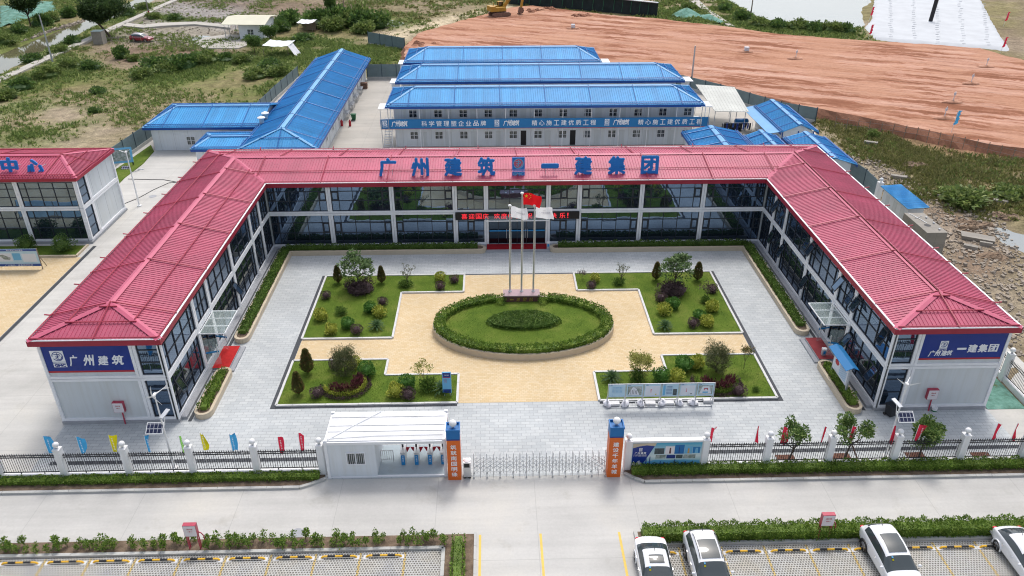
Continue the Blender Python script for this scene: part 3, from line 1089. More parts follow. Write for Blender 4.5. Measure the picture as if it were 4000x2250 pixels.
# water
for nm, poly, z, mt in (('canal', [(-103.5, 20), (-103.5, 200), (-94, 200), (-93, 120), (-91.5, 76), (-90.5, 20)], -.55, 'water_brown'),
						('pond', POND, -.5, 'water')):
	b = MB()
	cx, cy = sum(p[0] for p in poly) / len(poly), sum(p[1] for p in poly) / len(poly)
	if nm == 'pond':
		poly = [(x + (x - cx) / math.hypot(x - cx, y - cy) * 3.0, y + (y - cy) / math.hypot(x - cx, y - cy) * 3.0) for x, y in poly]
	b.sheet(poly, z)
	struct(b, nm, mt)
for poly, z in ((PUDDLE, -.16), (POND_SMALL, -.17), (PUDDLE_GREY, -.14)):
	b = MB()
	cx, cy = sum(p[0] for p in poly) / len(poly), sum(p[1] for p in poly) / len(poly)
	b.sheet([(x + (x - cx) * .25, y + (y - cy) * .25) for x, y in poly], z)
	struct(b, 'puddle', 'water')

# red earth field: raised fill with an irregular cut edge
m, t = newmat('graded red earth', 0.95, 0, 0.1)
mp = t.coord(rot=(0, 0, math.radians(26)))
st = t.n('ShaderNodeMapping')
st.inputs['Scale'].default_value = (0.045, 0.36, 1)
t.l(mp, st.inputs['Vector'])
wob = t.n('ShaderNodeTexNoise', Scale=0.35, Detail=4)
t.l(t.coord(), wob.inputs['Vector'])
wa = t.n('ShaderNodeVectorMath', operation='MULTIPLY_ADD')
wa.inputs[1].default_value = (0.5, 1.1, 0)
t.l(wob.outputs['Color'], wa.inputs[0])
t.l(st.outputs[0], wa.inputs[2])
a = t.noise(wa.outputs[0], 1.0, 9, 0.74)
st2 = t.n('ShaderNodeMapping')
st2.inputs['Scale'].default_value = (0.10, 1.1, 1)
t.l(mp, st2.inputs['Vector'])
a2 = t.noise(st2.outputs[0], 1.0, 5, 0.7)
broad = t.noise(t.coord(), 0.06, 6, 0.65)
zone = t.ramp(broad, [(0.46, (0.0,) * 3), (0.56, (1.0,) * 3)])
lo = t.ramp(a, [(0.42, (0.235, 0.098, 0.056)), (0.475, (0.30, 0.132, 0.078)), (0.505, (0.44, 0.235, 0.162)), (0.64, (0.53, 0.325, 0.245))])
hi = t.ramp(a, [(0.36, (0.27, 0.12, 0.066)), (0.43, (0.40, 0.205, 0.13)), (0.60, (0.475, 0.265, 0.18))])
c = t.mix(zone, lo, hi)
c = t.mix(1.0, c, t.ramp(a2, [(0.34, (0.74,) * 3), (0.42, (0.97,) * 3), (0.70, (1.10,) * 3)]), 'MULTIPLY')
f3 = t.noise(t.coord(), 2.2, 6, 0.75)
c = t.mix(1.0, c, t.ramp(f3, [(0.3, (0.86,) * 3), (0.7, (1.12,) * 3)]), 'MULTIPLY')
t.l(c, t.b.inputs['Base Color'])
ad = t.n('ShaderNodeMath', operation='ADD')
t.l(a2, ad.inputs[0])
t.l(f3, ad.inputs[1])
t.bump(ad.outputs[0], 0.55, 0.12)
M['red_earth'] = m
pts = []
for i, (x0, y0) in enumerate(RED):
	x1, y1 = RED[(i + 1) % len(RED)]
	k = max(1, int(math.hypot(x1 - x0, y1 - y0) / 1.6))
	for j in range(k):
		q = j / k
		x, y = x0 + (x1 - x0) * q, y0 + (y1 - y0) * q
		nn = math.hypot(x1 - x0, y1 - y0)
		w_ = random.uniform(-.35, .35)
		pts.append((x + (y1 - y0) / nn * w_, y - (x1 - x0) / nn * w_))
b = MB()
b.sheet(pts, 1.2)
struct(b, 'red_earth_field', 'red_earth')
n = len(pts)
ar = sum(pts[i][0] * pts[(i + 1) % n][1] - pts[(i + 1) % n][0] * pts[i][1] for i in range(n))
if ar < 0:
	pts = pts[::-1]
b = MB()
ring = [[], [], []]
for i in range(n):
	x0, y0 = pts[i - 2]
	x1, y1 = pts[(i + 2) % n]
	d = math.hypot(x1 - x0, y1 - y0)
	ox, oy = (y1 - y0) / d, -(x1 - x0) / d
	for r_, (o_, z_) in enumerate(((0, 1.2), (.45, .5), (1.15, -.5))):
		j = random.uniform(-.15, .25) if r_ else 0
		ring[r_].append((pts[i][0] + ox * (o_ + j), pts[i][1] + oy * (o_ + j), z_))
vs = ring[0] + ring[1] + ring[2]
b.add(vs, [(r_ * n + i, (r_ + 1) * n + i, (r_ + 1) * n + (i + 1) % n, r_ * n + (i + 1) % n) for r_ in range(2) for i in range(n)])
struct(b, 'earth_embankment', 'earth_wall')

# site slab, paving, plaza, road, car park
def flat(name, poly, z, mat, thick=None):
	b = MB()
	if thick:
		b.prism(poly, z - thick, z, bottom=False)
	else:
		b.sheet(poly, z)
	return struct(b, name, mat)


flat('yard', SITE, 0.0, 'concrete', .4)
flat('back_yard', [(-24.2, 12), (-24.2, 68), (26.5, 66.2), (33.6, 56.8), (44.2, 41), (41.3, 24), (33, 12)], 0.004, 'yard')
flat('courtyard_paving', [(-32.1, -33.3), (-32.1, -27.0), (-24.5, -27.0), (-24.5, 0.2), (24.6, .2), (24.6, -27.0), (32.5, -27.0), (32.5, -33.3)], 0.008, 'paver_grey')
cross = [(-5.12, -25.7), (-5.12, -22.2), (-10.68, -22.2), (-10.68, -20.1), (-18.0, -20.1), (-18.0, -17.0), (-10.68, -17.0), (-10.68, -9.5), (-5.12, -9.5), (-5.12, -6.22),
		 (5.12, -6.22), (5.12, -9.5), (10.68, -9.5), (10.68, -17.0), (18.0, -17.0), (18.0, -20.1), (10.68, -20.1), (10.68, -22.2), (5.12, -22.2), (5.12, -25.7)]
flat('yellow_paving', cross, 0.012, 'paver_yellow')
flat('plaza_paving', [(-61.9, -16.9), (-61.9, -1.5), (-42.75, -1.5), (-42.75, -16.9)], 0.008, 'paver_yellow')
b = MB()
for x0, y0, x1, y1 in ((-18.4, -26.05, -18.02, -6.0), (18.02, -26.05, 18.4, -6.0), (-18.02, -26.05, -5.12, -25.78), (5.12, -26.05, 18.02, -25.78), (-18.02, -6.16, 18.02, -6.0),
					   (-42.7, -17, -42.34, 1.0), (-31.2, -31.55, -13.2, -31.2), (10.6, -31.55, 32.5, -31.2), (-23.75, -27.3, -23.5, -.6), (23.6, -27.3, 23.85, -.6)):
	b.sheet([(x0, y0), (x1, y0), (x1, y1), (x0, y1)], 0.016)
struct(b, 'drain_grating', 'grating')
flat('road', FRONT, 0.0, 'road', .4)
flat('car_park_paving', [(-119, -39.2), (-5.3, -39.2), (-5.3, -58), (-119, -58)], 0.006, 'paver_park')
flat('car_park_paving', [(5.85, -39.25), (119, -39.25), (119, -58), (5.85, -58)], 0.006, 'paver_park')
b = MB()
for k in range(14):
	x = -7.55 - 2.5 * k - .06
	b.sheet([(x, -58), (x + .13, -58), (x + .13, -39.3), (x, -39.3)], 0.010)
for k in range(11):
	x = 7.85 + 2.43 * k
	b.sheet([(x, -58), (x + .13, -58), (x + .13, -39.35), (x, -39.35)], 0.010)
struct(b, 'bay_marking', 'paver_line')
b = MB()
for x in (-3.42, 0.08, 4.64):
	b.sheet([(x, -58), (x + .14, -58), (x + .14, -38.12), (x, -38.12)], 0.006)
struct(b, 'lane_marking', 'yellow_line')


def kerb_run(pts, wd=.2, ht=.15, stone=1.0, mat='kerb', name='kerb'):
	b = MB()
	for (x0, y0), (x1, y1) in zip(pts, pts[1:]):
		ln = math.hypot(x1 - x0, y1 - y0)
		k = max(1, round(ln / stone))
		dx, dy = (x1 - x0) / ln, (y1 - y0) / ln
		for i in range(k):
			a, c = i * ln / k + .008, (i + 1) * ln / k - .008
			j = random.uniform(-.006, .006)
			b.bar((x0 + dx * a + dy * j, y0 + dy * a - dx * j, ht / 2 - .05), (x0 + dx * c + dy * j, y0 + dy * c - dx * j, ht / 2 - .05), wd, ht + .1)
	return struct(b, name, mat)


kerb_run([(-60, -34.05), (-14.6, -34.05), (-13.9, -33.75), (-13.1, -33.3)])
kerb_run([(5.75, -33.3), (6.3, -33.75), (6.9, -34.1), (60, -34.15)])
kerb_run([(-60, -39.1), (-5.4, -39.1), (-5.4, -58)])
kerb_run([(-3.62, -38.05), (-3.62, -58)], .14)
kerb_run([(5.65, -38.15), (5.65, -39.15), (60, -39.15)])
for nm, poly in (('verge', [(-60, -33.97), (-14.6, -33.97), (-13.2, -33.2), (-13.2, -32.9), (-60, -32.9)]), ('verge', [(5.8, -33.25), (6.9, -34.0), (60, -34.05), (60, -32.9), (5.8, -32.9)]),
				 ('verge', [(-60, -39.02), (-5.4, -39.02), (-5.4, -58), (-3.7, -58), (-3.7, -38.12), (-60, -38.12)]), ('verge', [(5.75, -38.2), (60, -38.25), (60, -39.07), (5.75, -39.07)])):
	flat(nm, poly, 0.09, 'soil')
# green netting on the side strip and the ground by the canal
b = MB()
b.prism([(32.55, -27.4), (35.3, -27.4), (35.3, -2), (32.55, -2)], -.1, .03)
struct(b, 'net_covered_strip', 'net')
flat('outer_path', [(35.85, -34), (38.6, -34), (38.6, -9), (35.85, -9)], .02, 'concrete', .5)
# field path along the canal
b = MB()
lo, hi = [], []
for k in range(30):
	y = 30 + k * 5.5
	lo.append((-89.5 + random.uniform(-.15, .15), y))
	hi.append((-87.7 + random.uniform(-.15, .15), y))
for (a0, a1), (b0, b1) in zip(zip(lo, hi), zip(lo[1:], hi[1:])):
	b.add([(a0[0], a0[1], .22), (a1[0], a1[1], .22), (b1[0], b1[1], .22), (b0[0], b0[1], .22)], [(0, 1, 2, 3)])
	b.add([(a0[0], a0[1], .22), (b0[0], b0[1], .22), (b0[0], b0[1], -.4), (a0[0], a0[1], -.4)], [(0, 1, 2, 3)])
	b.add([(a1[0], a1[1], .22), (a1[0], a1[1], -.4), (b1[0], b1[1], -.4), (b1[0], b1[1], .22)], [(0, 1, 2, 3)])
struct(b, 'path', 'yard')
flat('path', GP([(2688, 0), (2725, 0), (2770, 40), (2830, 80), (2870, 106), (2845, 104), (2790, 70), (2730, 30)]), .24, 'yard', .5)
flat('path', GP([(490, 92), (560, 100), (640, 92), (760, 88), (900, 100), (900, 112), (760, 98), (640, 104), (560, 112), (480, 104)]), .22, 'yard', .5)
flat('path', GP([(756, 172), (800, 150), (880, 138), (960, 140), (965, 180), (930, 192), (800, 192)]), .2, 'yard', .5)
# ------------------------------------------------------------------ the red-roofed office
ZB, ZM, ZT = 0.25, 3.757, 6.95
ZE, ZR = 6.98, 7.92


def posts(parent, at, x, y, dx, dy, pair=True):
	"""Corner posts of the frames meeting at (x, y) on a wall running along (dx, dy)."""
	b = MB(at)
	for s in ((-1, 1) if pair else (0,)):
		cx, cy = x + dx * s * .115, y + dy * s * .115
		for z0, z1 in ((ZB, ZM - .012), (ZM + .012, ZT)):
			b.box(cx - .1, cy - .1, z0, cx + .1, cy + .1, z1)
		for z in (ZM - .16, ZM + .08):
			b.box(cx - .03, cy - .108, z, cx + .03, cy + .108, z + .1)
	return b.build('column', 'white_frame', parent)


def rails(parent, at, x0, y0, x1, y1):
	"""Level rails of the two storeys along one wall, a shadow gap between them."""
	b = MB(at)
	for za, zb in ((ZB, ZB + .2), (ZM - .215, ZM - .015), (ZM + .015, ZM + .215), (ZT - .22, ZT)):
		b.bar((x0, y0, (za + zb) / 2), (x1, y1, (za + zb) / 2), .17, zb - za)
	return b.build('floor_beam', 'white_frame', parent)


COLS6 = (0, .125, .375, .625, .875, 1)
COLS3 = (0, .37, .63, 1)


def glazing(parent, at, x0, y0, x1, y1, nx_, ny_, z0, z1, cols, rows=(0, .39, .74, 1), vents=(), mat='glass'):
	"""One glazed bay: dark bars as the frame, every pane set at its own slight tilt behind them."""
	ln = math.hypot(x1 - x0, y1 - y0)
	dx, dy = (x1 - x0) / ln, (y1 - y0) / ln
	f = MB(at)
	p = MB(at)
	P = lambda s, z, o: (x0 + dx * s + nx_ * o, y0 + dy * s + ny_ * o, z)
	h = z1 - z0
	up = (nx_, ny_, 0)
	for c in cols:
		s = min(max(c * ln, .03), ln - .03)
		f.bar(P(s, z0, -.02), P(s, z1, -.02), .055, .06, up)
	for r in rows:
		z = min(max(z0 + r * h, z0 + .025), z1 - .025)
		f.bar(P(0, z, -.02), P(ln, z, -.02), .05, .052, (0, 0, 1))
	for ci, ri in vents:
		a, c = cols[ci] * ln + .03, cols[ci + 1] * ln - .03
		za, zb = z0 + rows[ri] * h + .03, z0 + rows[ri + 1] * h - .03
		for q in (a + .05, c - .05):
			f.bar(P(q, za, 0), P(q, zb, 0), .12, .07, up)
		for q in (za + .05, zb - .05):
			f.bar(P(a, q, 0), P(c, q, 0), .1, .064, (0, 0, 1))
	for a, c in zip(cols, cols[1:]):
		for ra, rb in zip(rows, rows[1:]):
			tl, tv = random.gauss(0, .0035), random.gauss(0, .0045)
			w2, h2 = (c - a) * ln / 2, (rb - ra) * h / 2
			o = -.05
			q = []
			for i, j in ((-1, -1), (1, -1), (1, 1), (-1, 1)):
				q.append(P((a + c) / 2 * ln + i * w2, z0 + (ra + rb) / 2 * h + j * h2, o + i * w2 * tl + j * h2 * tv))
			p.add(q, [(0, 1, 2, 3)])
	w_ = f.build('window', 'dark_frame', parent)
	p.build('pane', mat, w_)
	return w_


def vent(parent, at, x, y, nx_, ny_, wd, z0, z1, ang):
	"""A top-hung light standing open by ang."""
	b = MB(at)
	dx, dy = -ny_, nx_
	c, s = math.cos(ang), math.sin(ang)
	h = z1 - z0
	T = Vector((x, y, z1)) + Vector((nx_, ny_, 0)) * .05
	dn = Vector((nx_ * s, ny_ * s, -c))
	d = Vector((dx, dy, 0)) * wd / 2
	up = d.cross(dn).normalized()
	q = [T - d, T + d, T + d + dn * h, T - d + dn * h]
	for i in range(4):
		b.bar(q[i], q[(i + 1) % 4], .07, .05, tuple(up))
	o = b.build('open_window', 'dark_frame', parent)
	g = MB(at)
	g.add(q, [(0, 1, 2, 3)])
	g.build('pane', 'glass', o)


office = thing('office_building', 'U-shaped two-storey office with red hipped roofs and mirrored glass round the courtyard', 'building', (0, 4.5, 0))
OA = (0, 4.5, 0)
XI, XO, YF, YB = (-24.34, 24.46), (-32.24, 32.36), -27.34, 9.2
E_ = .28
# solid walls behind the glass
b = MB(OA)
b.prism([(XO[0] + .06, YF + .32), (XI[0] - .14, YF + .32), (XI[0] - .14, .14), (XI[1] + .14, .14), (XI[1] + .14, YF + .32), (XO[1] - .06, YF + .32), (XO[1] - .06, YB - .06), (XO[0] + .06, YB - .06)], .2, ZT - .02)
b.build('wall', 'panel', office)
b = MB(OA)
for x0, y0, x1, y1 in ((XO[0], YF + .3, XI[0] + .5, YB), (XI[1] - .5, YF + .3, XO[1], YB), (XI[0] + .5, -.5, XI[1] - .5, 1)):
	b.box(x0, y0, -.1, x1, y1, ZB - .004)
b.box(XO[0] - .02, YF - .06, -.1, XI[0] + .1, YF + .3, ZB - .008)
b.box(XI[1] - .1, YF - .06, -.1, XO[1] + .02, YF + .3, ZB - .008)
b.build('plinth', 'plinth', office)
# roof sheets
xc = ((XO[0] + XI[0]) / 2, (XO[1] + XI[1]) / 2)
yr, ya = 4.6, -24.35
eo = (XO[0] - E_, XO[1] + E_)
ei = (XI[0] + E_, XI[1] - E_)
yf, yb, ym = YF - E_, YB + E_, -E_
A_ = [(xc[k], ya, ZR) for k in (0, 1)]
J_ = [(xc[k], yr, ZR) for k in (0, 1)]
roofs = [
	([(eo[0], yb, ZE), (eo[0], yf, ZE), A_[0], J_[0]], 'w'), ([(ei[0], yf, ZE), (ei[0], ym, ZE), J_[0], A_[0]], 'w'), ([(eo[0], yf, ZE), (ei[0], yf, ZE), A_[0]], 'h'),
	([(eo[1], yb, ZE), (eo[1], yf, ZE), A_[1], J_[1]], 'w'), ([(ei[1], yf, ZE), (ei[1], ym, ZE), J_[1], A_[1]], 'w'), ([(ei[1], yf, ZE), (eo[1], yf, ZE), A_[1]], 'h'),
	([(ei[0], ym, ZE), (ei[1], ym, ZE), J_[1], J_[0]], 'm'), ([(eo[1], yb, ZE), (eo[0], yb, ZE), J_[0], J_[1]], 'm')]
b, tb, rc = MB(OA), MB(OA), MB(OA)
for pl, kd in roofs:
	fr = slope(b, pl, .27, .08, .04)
	q = fr[4]
	ln = max(a for a, _ in q)
	m0 = min(a for a, _ in q)
	if kd == 'h':
		tiebars(tb, fr, ((ln + m0) / 2,), (.035, .45, .86))
	else:
		k = round((ln - m0) / 6.15)
		ups = [m0 + (ln - m0) * (i + .5) / k for i in range(k)]
		tiebars(tb, fr, ups, (.03, .5) if kd == 'w' else (.03, .42))
for p, q in [(A_[0], J_[0]), (A_[1], J_[1]), (J_[0], J_[1])] + [((eo[k], yb, ZE), J_[k]) for k in (0, 1)] + [((ei[k], ym, ZE), J_[k]) for k in (0, 1)] + \
		[((eo[k], yf, ZE), A_[k]) for k in (0, 1)] + [((ei[k], yf, ZE), A_[k]) for k in (0, 1)]:
	ridge(rc, p, q, .5, .10)
rf = b.build('roof', 'red_roof', office)
rc.build('ridge_cap', 'red_cap', rf)
# anchors of the tie bars standing over the gutters
for k in range(8):
	for x, s in ((eo[0], -1), (eo[1], 1)):
		y = yb - 4 - k * 4.3
		tb.tube([(x + s * -.15, y, ZE + .16), (x + s * .3, y, ZE + .22)], .05, 5)
	x = -27 + 7.7 * k
	tb.tube([(x, yb - .2, ZE + .1), (x, yb + .15, ZE + .30)], .05, 5)
tb.build('tie_bar', 'red_bar', rf)
b, g_ = MB(OA), MB(OA)
loop = [(eo[0], yf), (ei[0], yf), (ei[0], ym), (ei[1], ym), (ei[1], yf), (eo[1], yf), (eo[1], yb), (eo[0], yb), (eo[0], yf)]
for (x0, y0), (x1, y1) in zip(loop, loop[1:]):
	d = Vector((x1 - x0, y1 - y0, 0)).normalized() * .045
	b.bar((x0 - d.x, y0 - d.y, 6.79), (x1 + d.x, y1 + d.y, 6.79), .10, .42)
	g_.bar((x0, y0, 7.022), (x1, y1, 7.022), .13, .045)
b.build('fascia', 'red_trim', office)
g_.build('gutter', 'white_frame', office)
b = MB(OA)
for x0, y0, x1, y1 in ((eo[0], yf, ei[0], YB), (ei[1], yf, eo[1], YB), (ei[0], ym, ei[1], YB - .1)):
	b.box(x0 + .02, y0 + .02, 6.60, x1 - .02, y1 - .02, 6.64 + .002 * abs(x0))
b.build('eave_soffit', 'panel', office)
# courtyard front
W6, W3 = 6.10, 3.05
xs = [XI[0], -(W6 / 2 + W3 + W6 * 2), -(W6 / 2 + W3 + W6), -(W6 / 2 + W3), -W6 / 2, W6 / 2, W6 / 2 + W3, W6 / 2 + W3 + W6, W6 / 2 + W3 + W6 * 2, XI[1]]
for i, x in enumerate(xs[1:-1]):
	posts(office, OA, x, 0, 1, 0)
rails(office, OA, XI[0] + .1, 0, -W6 / 2, 0)
rails(office, OA, W6 / 2, 0, XI[1] - .1, 0)
b = MB(OA)
b.bar((-W6 / 2, 0, ZM + .115), (W6 / 2, 0, ZM + .115), .17, .2)
b.build('floor_beam', 'white_frame', office)
for i, (x0, x1) in enumerate(zip(xs, xs[1:])):
	a, c = x0 + (.22 if i else .12), x1 - (.22 if i < 8 else .12)
	wide = (c - a) > 4
	mid_ = i == 4
	lowv = ((0, 1), (4, 1)) if wide else ((1, 1),)
	glazing(office, OA, a, 0, c, 0, 0, -1, ZM + .215, ZT - .2, (0, .13, .37, .63, .87, 1) if wide else COLS3, vents=lowv)
	if not mid_:
		glazing(office, OA, a, 0, c, 0, 0, -1, ZB + .2, ZM - .215, COLS6 if wide else COLS3, vents=lowv)
# main entrance: dark doors, teal manifestation band, canopy, carpeted steps
d_ = MB(OA)
for x in (-2.8, -1.87, -.93, 0, .93, 1.87, 2.8):
	d_.box(x - .03, -.03, ZB, x + .03, .05, 3.2)
d_.box(-2.83, -.02, 3.1, 2.83, .06, 3.2)
dr = d_.build('door', 'dark_frame', office)
p_ = MB(OA)
p_.quad((-2.8, .06, ZB), (2.8, .06, ZB), (2.8, .06, 3.75), (-2.8, .06, 3.75))
p_.build('pane', 'glass_dark', dr)
p_ = MB(OA)
p_.box(-2.75, -.045, 1.62, 2.75, -.035, 1.76)
p_.build('door_band', 'turn_blue', dr)
p_ = MB(OA)
for x in (-1.05, -.8, .8, 1.05):
	p_.tube([(x, -.1, .9), (x, -.1, 1.9)], .025, 6)
p_.build('handle', 'steel', dr)


def glass_canopy(x, y, dx, dy, ln, dep, z):
	"""A flat glazed canopy: white edge bars, three panes; (dx, dy) points out from the wall."""
	f, g2 = MB(OA), MB(OA)
	tx, ty = -dy, dx
	P = lambda s, o, zz=0: (x + tx * s + dx * o, y + ty * s + dy * o, z + zz)
	for s in (-ln / 2, -ln / 6, ln / 6, ln / 2):
		f.bar(P(s, 0), P(s, dep), .045, .08)
	for o in (.03, dep):
		f.bar(P(-ln / 2, o, .004), P(ln / 2, o, .004), .05, .09)
	g2.add([P(-ln / 2, .05, .07), P(ln / 2, .05, .07), P(ln / 2, dep, .07), P(-ln / 2, dep, .07)], [(0, 1, 2, 3)])
	o = f.build('canopy', 'white_frame', office)
	g2.build('canopy_glass', 'glass_clear', o)


glass_canopy(0, -.1, 0, -1, 6.2, 1.3, 3.35)
b = MB(OA)
b.box(-3.2, -1.5, 0, 3.2, -.5, .12)
b.box(-3.2, -1.05, .12, 3.2, -.5, .24)
b.build('entrance_step', 'plinth', office)
# wings: courtyard faces
WY = [0]
for s in (W3, W3, W6, W6, W3, W6):
	WY.append(WY[-1] - s)
WY = [y + .1 for y in WY]
WY[0] = 0
for k in (0, 1):
	x, nx_ = XI[k], (1, -1)[k]
	for y in WY[1:-1]:
		posts(office, OA, x, y, 0, 1)
	posts(office, OA, x, YF + .1, 0, 1, False)
	rails(office, OA, x, YF + .2, x, -.1)
	for i, (y0, y1) in enumerate(zip(WY, WY[1:])):
		a, c = y0 - .2, max(y1, YF) + .2
		wide = (a - c) > 4
		cols = COLS6 if wide else COLS3
		s_, e_ = (c, a) if k == 0 else (a, c)
		glazing(office, OA, x, s_, x, e_, nx_, 0, ZM + .215, ZT - .2, cols)
		if i != 4:
			glazing(office, OA, x, s_, x, e_, nx_, 0, ZB + .2, ZM - .215, cols)
	# door bay
	y0, y1 = WY[4] - .2, WY[5] + .2
	f = MB(OA)
	for y in (y0, (y0 + y1) / 2, y1):
		f.box(x - .04, y - .05, ZB, x + .04, y + .05, 3.55)
	f.box(x - .04, y1, 2.7, x + .04, y0, 2.8)
	dr = f.build('door', 'dark_frame', office)
	g2 = MB(OA)
	g2.quad((x - nx_ * .03, y1, ZB), (x - nx_ * .03, y0, ZB), (x - nx_ * .03, y0, 3.55), (x - nx_ * .03, y1, 3.55))
	g2.build('pane', 'glass_dark', dr)
	# the two leaves stand open
	for yy, s in ((y1 + .1, 1), (y0 - .1, -1)):
		lf = MB(OA)
		lf.quad((x + nx_ * .05, yy, ZB + .05), (x + nx_ * 1.05, yy + s * .25, ZB + .05), (x + nx_ * 1.05, yy + s * .25, 2.65), (x + nx_ * .05, yy, 2.65))
		lo = lf.build('door_leaf', 'glass_clear', dr)
		hb = MB(OA)
		for o_ in (-.05, .05):
			hb.tube([(x + nx_ * .92, yy + s * .22 + o_, 1.0), (x + nx_ * .92, yy + s * .22 + o_, 2.1)], .025, 6)
		hb.build('handle', 'steel', lo)
		hb = MB(OA)
		hb.bar((x + nx_ * .1, yy + s * .02, 1.45), (x + nx_ * 1.03, yy + s * .25, 1.45), .02, .14)
		hb.build('door_band', 'turn_blue', lo)
	glass_canopy(x + nx_ * .1, (y0 + y1) / 2, nx_, 0, 3.3, 1.9, 3.45)
	b = MB(OA)
	b.box(x + nx_ * .5, y1 - .35, 0, x + nx_ * 2.1, y0 + .35, .14)
	b.box(x + nx_ * .5, y1 - .2, .14, x + nx_ * 1.75, y0 + .2, .27)
	b.build('entrance_step', 'plinth', office)
	# wing end facing the road: panel bay and a glazed slot
	xo, gx0 = XO[k], XI[k] + (-1.8 if k == 0 else 1.8)
	for xx, pr in ((XO[k] + .1 * nx_, False), (gx0, True), (XI[k] - .1 * nx_ + .004, False)):
		posts(office, OA, xx, YF + .1, 1, 0, pr)
	rails(office, OA, min(xo, XI[k]) + .2, YF + .1, max(xo, XI[k]) - .2, YF + .1)
	for z0, z1 in ((ZB + .2, ZM - .215), (ZM + .215, ZT - .2)):
		a, c = sorted((gx0 - .22 * nx_ * -1, XI[k] - .2 * nx_))
		glazing(office, OA, a, YF + .1, c, YF + .1, 0, -1, z0, z1, (0, 1), (0, .35, .7, 1))
	b = MB(OA)
	a, c = sorted((XO[k] + .2 * nx_, gx0 - .22 * nx_))
	b.box(a, YF + .09, ZB + .2, c, YF + .2, ZT - .2)
	b.build('end_panel', 'panel', office)
	for i, y in enumerate((WY[1] - .55, WY[2] - .55, WY[2] + .55, WY[3] - .5, WY[3] + .5, WY[4] - .5, WY[5] - .5, WY[5] + .55, YF + 1.2)):
		if k == 0 and i in (0, 1, 4, 6):
			continue
		for z in ((4.9, 1.75), (1.75,), (4.9, 1.75), (4.9, 1.75), (4.9,), (4.9,), (4.9, 1.75), (4.9,), (4.9, 1.75))[i][:(2 if k else 1)]:
			if k == 0:
				z = 1.75
			if 4.0 > z and WY[4] > y > WY[5]:
				continue
			vent(office, OA, x, y, nx_, 0, .72, z, z + 1.1, math.radians(random.uniform(18, 32)))

# signs on the wing ends
BRUSH = dict(bold=0.03, shear=0.22)


def wall_sign(k):
	nx_ = (1, -1)[k]
	gx0 = XI[k] + (-1.8 if k == 0 else 1.8)
	a, c = sorted((XO[k] + .22 * nx_, gx0 - .24 * nx_))
	y = YF + .05
	root = thing('wall_sign', ('dark blue wall sign with white emblem and brush-style four-character name above red stripe',
							   'dark blue wall sign with small emblem over brush lettering beside four bold white characters')[k], 'sign', ((a + c) / 2, y, 4.2))
	at = root.location
	b = MB(at)
	b.box(a, y - .02, 4.42, c, y + .03, 6.62)
	b.build('sign_board', 'navy', root)
	b = MB(at)
	b.box(a, y - .023, 4.28, c, y + .03, 4.42)
	b.build('stripe', 'sign_red', root)
	ex, ey = (1, 0, 0), (0, 0, 1)
	t_ = MB(at)
	def at_sign(u, v):
		d = G(u, v, 0) - CAM
		q = CAM + d * ((y - .03 - CAM.y) / d.y)
		return (q.x, y - .03, q.z)
	if k == 0:
		q = at_sign(228, 1404)
		emblem(root, (q[0], y - .022, q[2]), ex, ey, .86, .012, 'ink_white', 'navy', at=at)
		for i, (ch, u, v) in enumerate((('广', 287, 1409), ('州', 347, 1407), ('建', 402, 1408), ('筑', 460, 1406))):
			letter(t_, ch, at_sign(u, v), ex, ey, (.62, .80, .76, .86)[i], (.88, .88, .76, .78)[i], .02, **BRUSH)
	else:
		q = at_sign(3687, 1350)
		emblem(root, (q[0], y - .022, q[2] - .05), ex, ey, .54, .012, 'ink_white', 'navy', at=at)
		for i, (ch, u, v) in enumerate((('广', 3639, 1381), ('州', 3663, 1379), ('建', 3687, 1380), ('筑', 3709, 1378))):
			letter(t_, ch, at_sign(u, v), ex, ey, .42, (.50, .50, .40, .42)[i], .02, **BRUSH)
		for i, (ch, u, v) in enumerate((('一', 3757, 1362), ('建', 3799, 1361), ('集', 3840, 1360), ('团', 3881, 1359))):
			letter(t_, ch, at_sign(u, v), ex, ey, .64, (.12, .66, .66, .62)[i], .02, bold=.035)
	t_.build('lettering', 'ink_white', root)


wall_sign(0)
wall_sign(1)

# roof sign: nine pieces on stilts
rs = thing('roof_sign', 'row of big blue standing characters with square emblem along the long red roof', 'roof sign', (0, 1.0, 7.0))
at = rs.location
z_ = 8.05
for i, (ch, u) in enumerate((('广', 1515), ('州', 1641), ('建', 1770), ('筑', 1900), (None, 2025), ('一', 2148), ('建', 2278), ('集', 2409), ('团', 2537))):
	d = G(u, 660, 0) - CAM
	tt = (1.0 - CAM.y) / d.y
	x = CAM.x + d.x * tt
	a = MB(at)
	for s in (-.42, .42):
		a.tube([(x + s, 1.0, 7.15), (x + s, 1.0, 7.9)], .025, 5)
		a.tube([(x + s, 1.08, 8.1), (x + s, 2.2, 7.55)], .02, 5)
	a.build('stand', 'galv', rs)
	if ch:
		a = MB(at)
		letter(a, ch, (x, 1.0, z_), (1, 0, 0), (0, .12, 1), 1.72, .34 if ch == '一' else 1.8, .14, bold=.042, res=1)
		a.build('letter', 'letter_blue', rs)
		a = MB(at)
		letter(a, ch, (x, 1.045, z_ + .035), (1, 0, 0), (0, .12, 1), 1.72, .34 if ch == '一' else 1.8, .05, bold=.044, res=1)
		a.build('letter_edge', 'letter_edge', rs)
	else:
		emblem(rs, (x, 1.0, z_ - .05), (1, 0, 0), (0, .12, 1), 1.22, .12, 'letter_blue', 'letter_edge', 'red_cap', at=at)

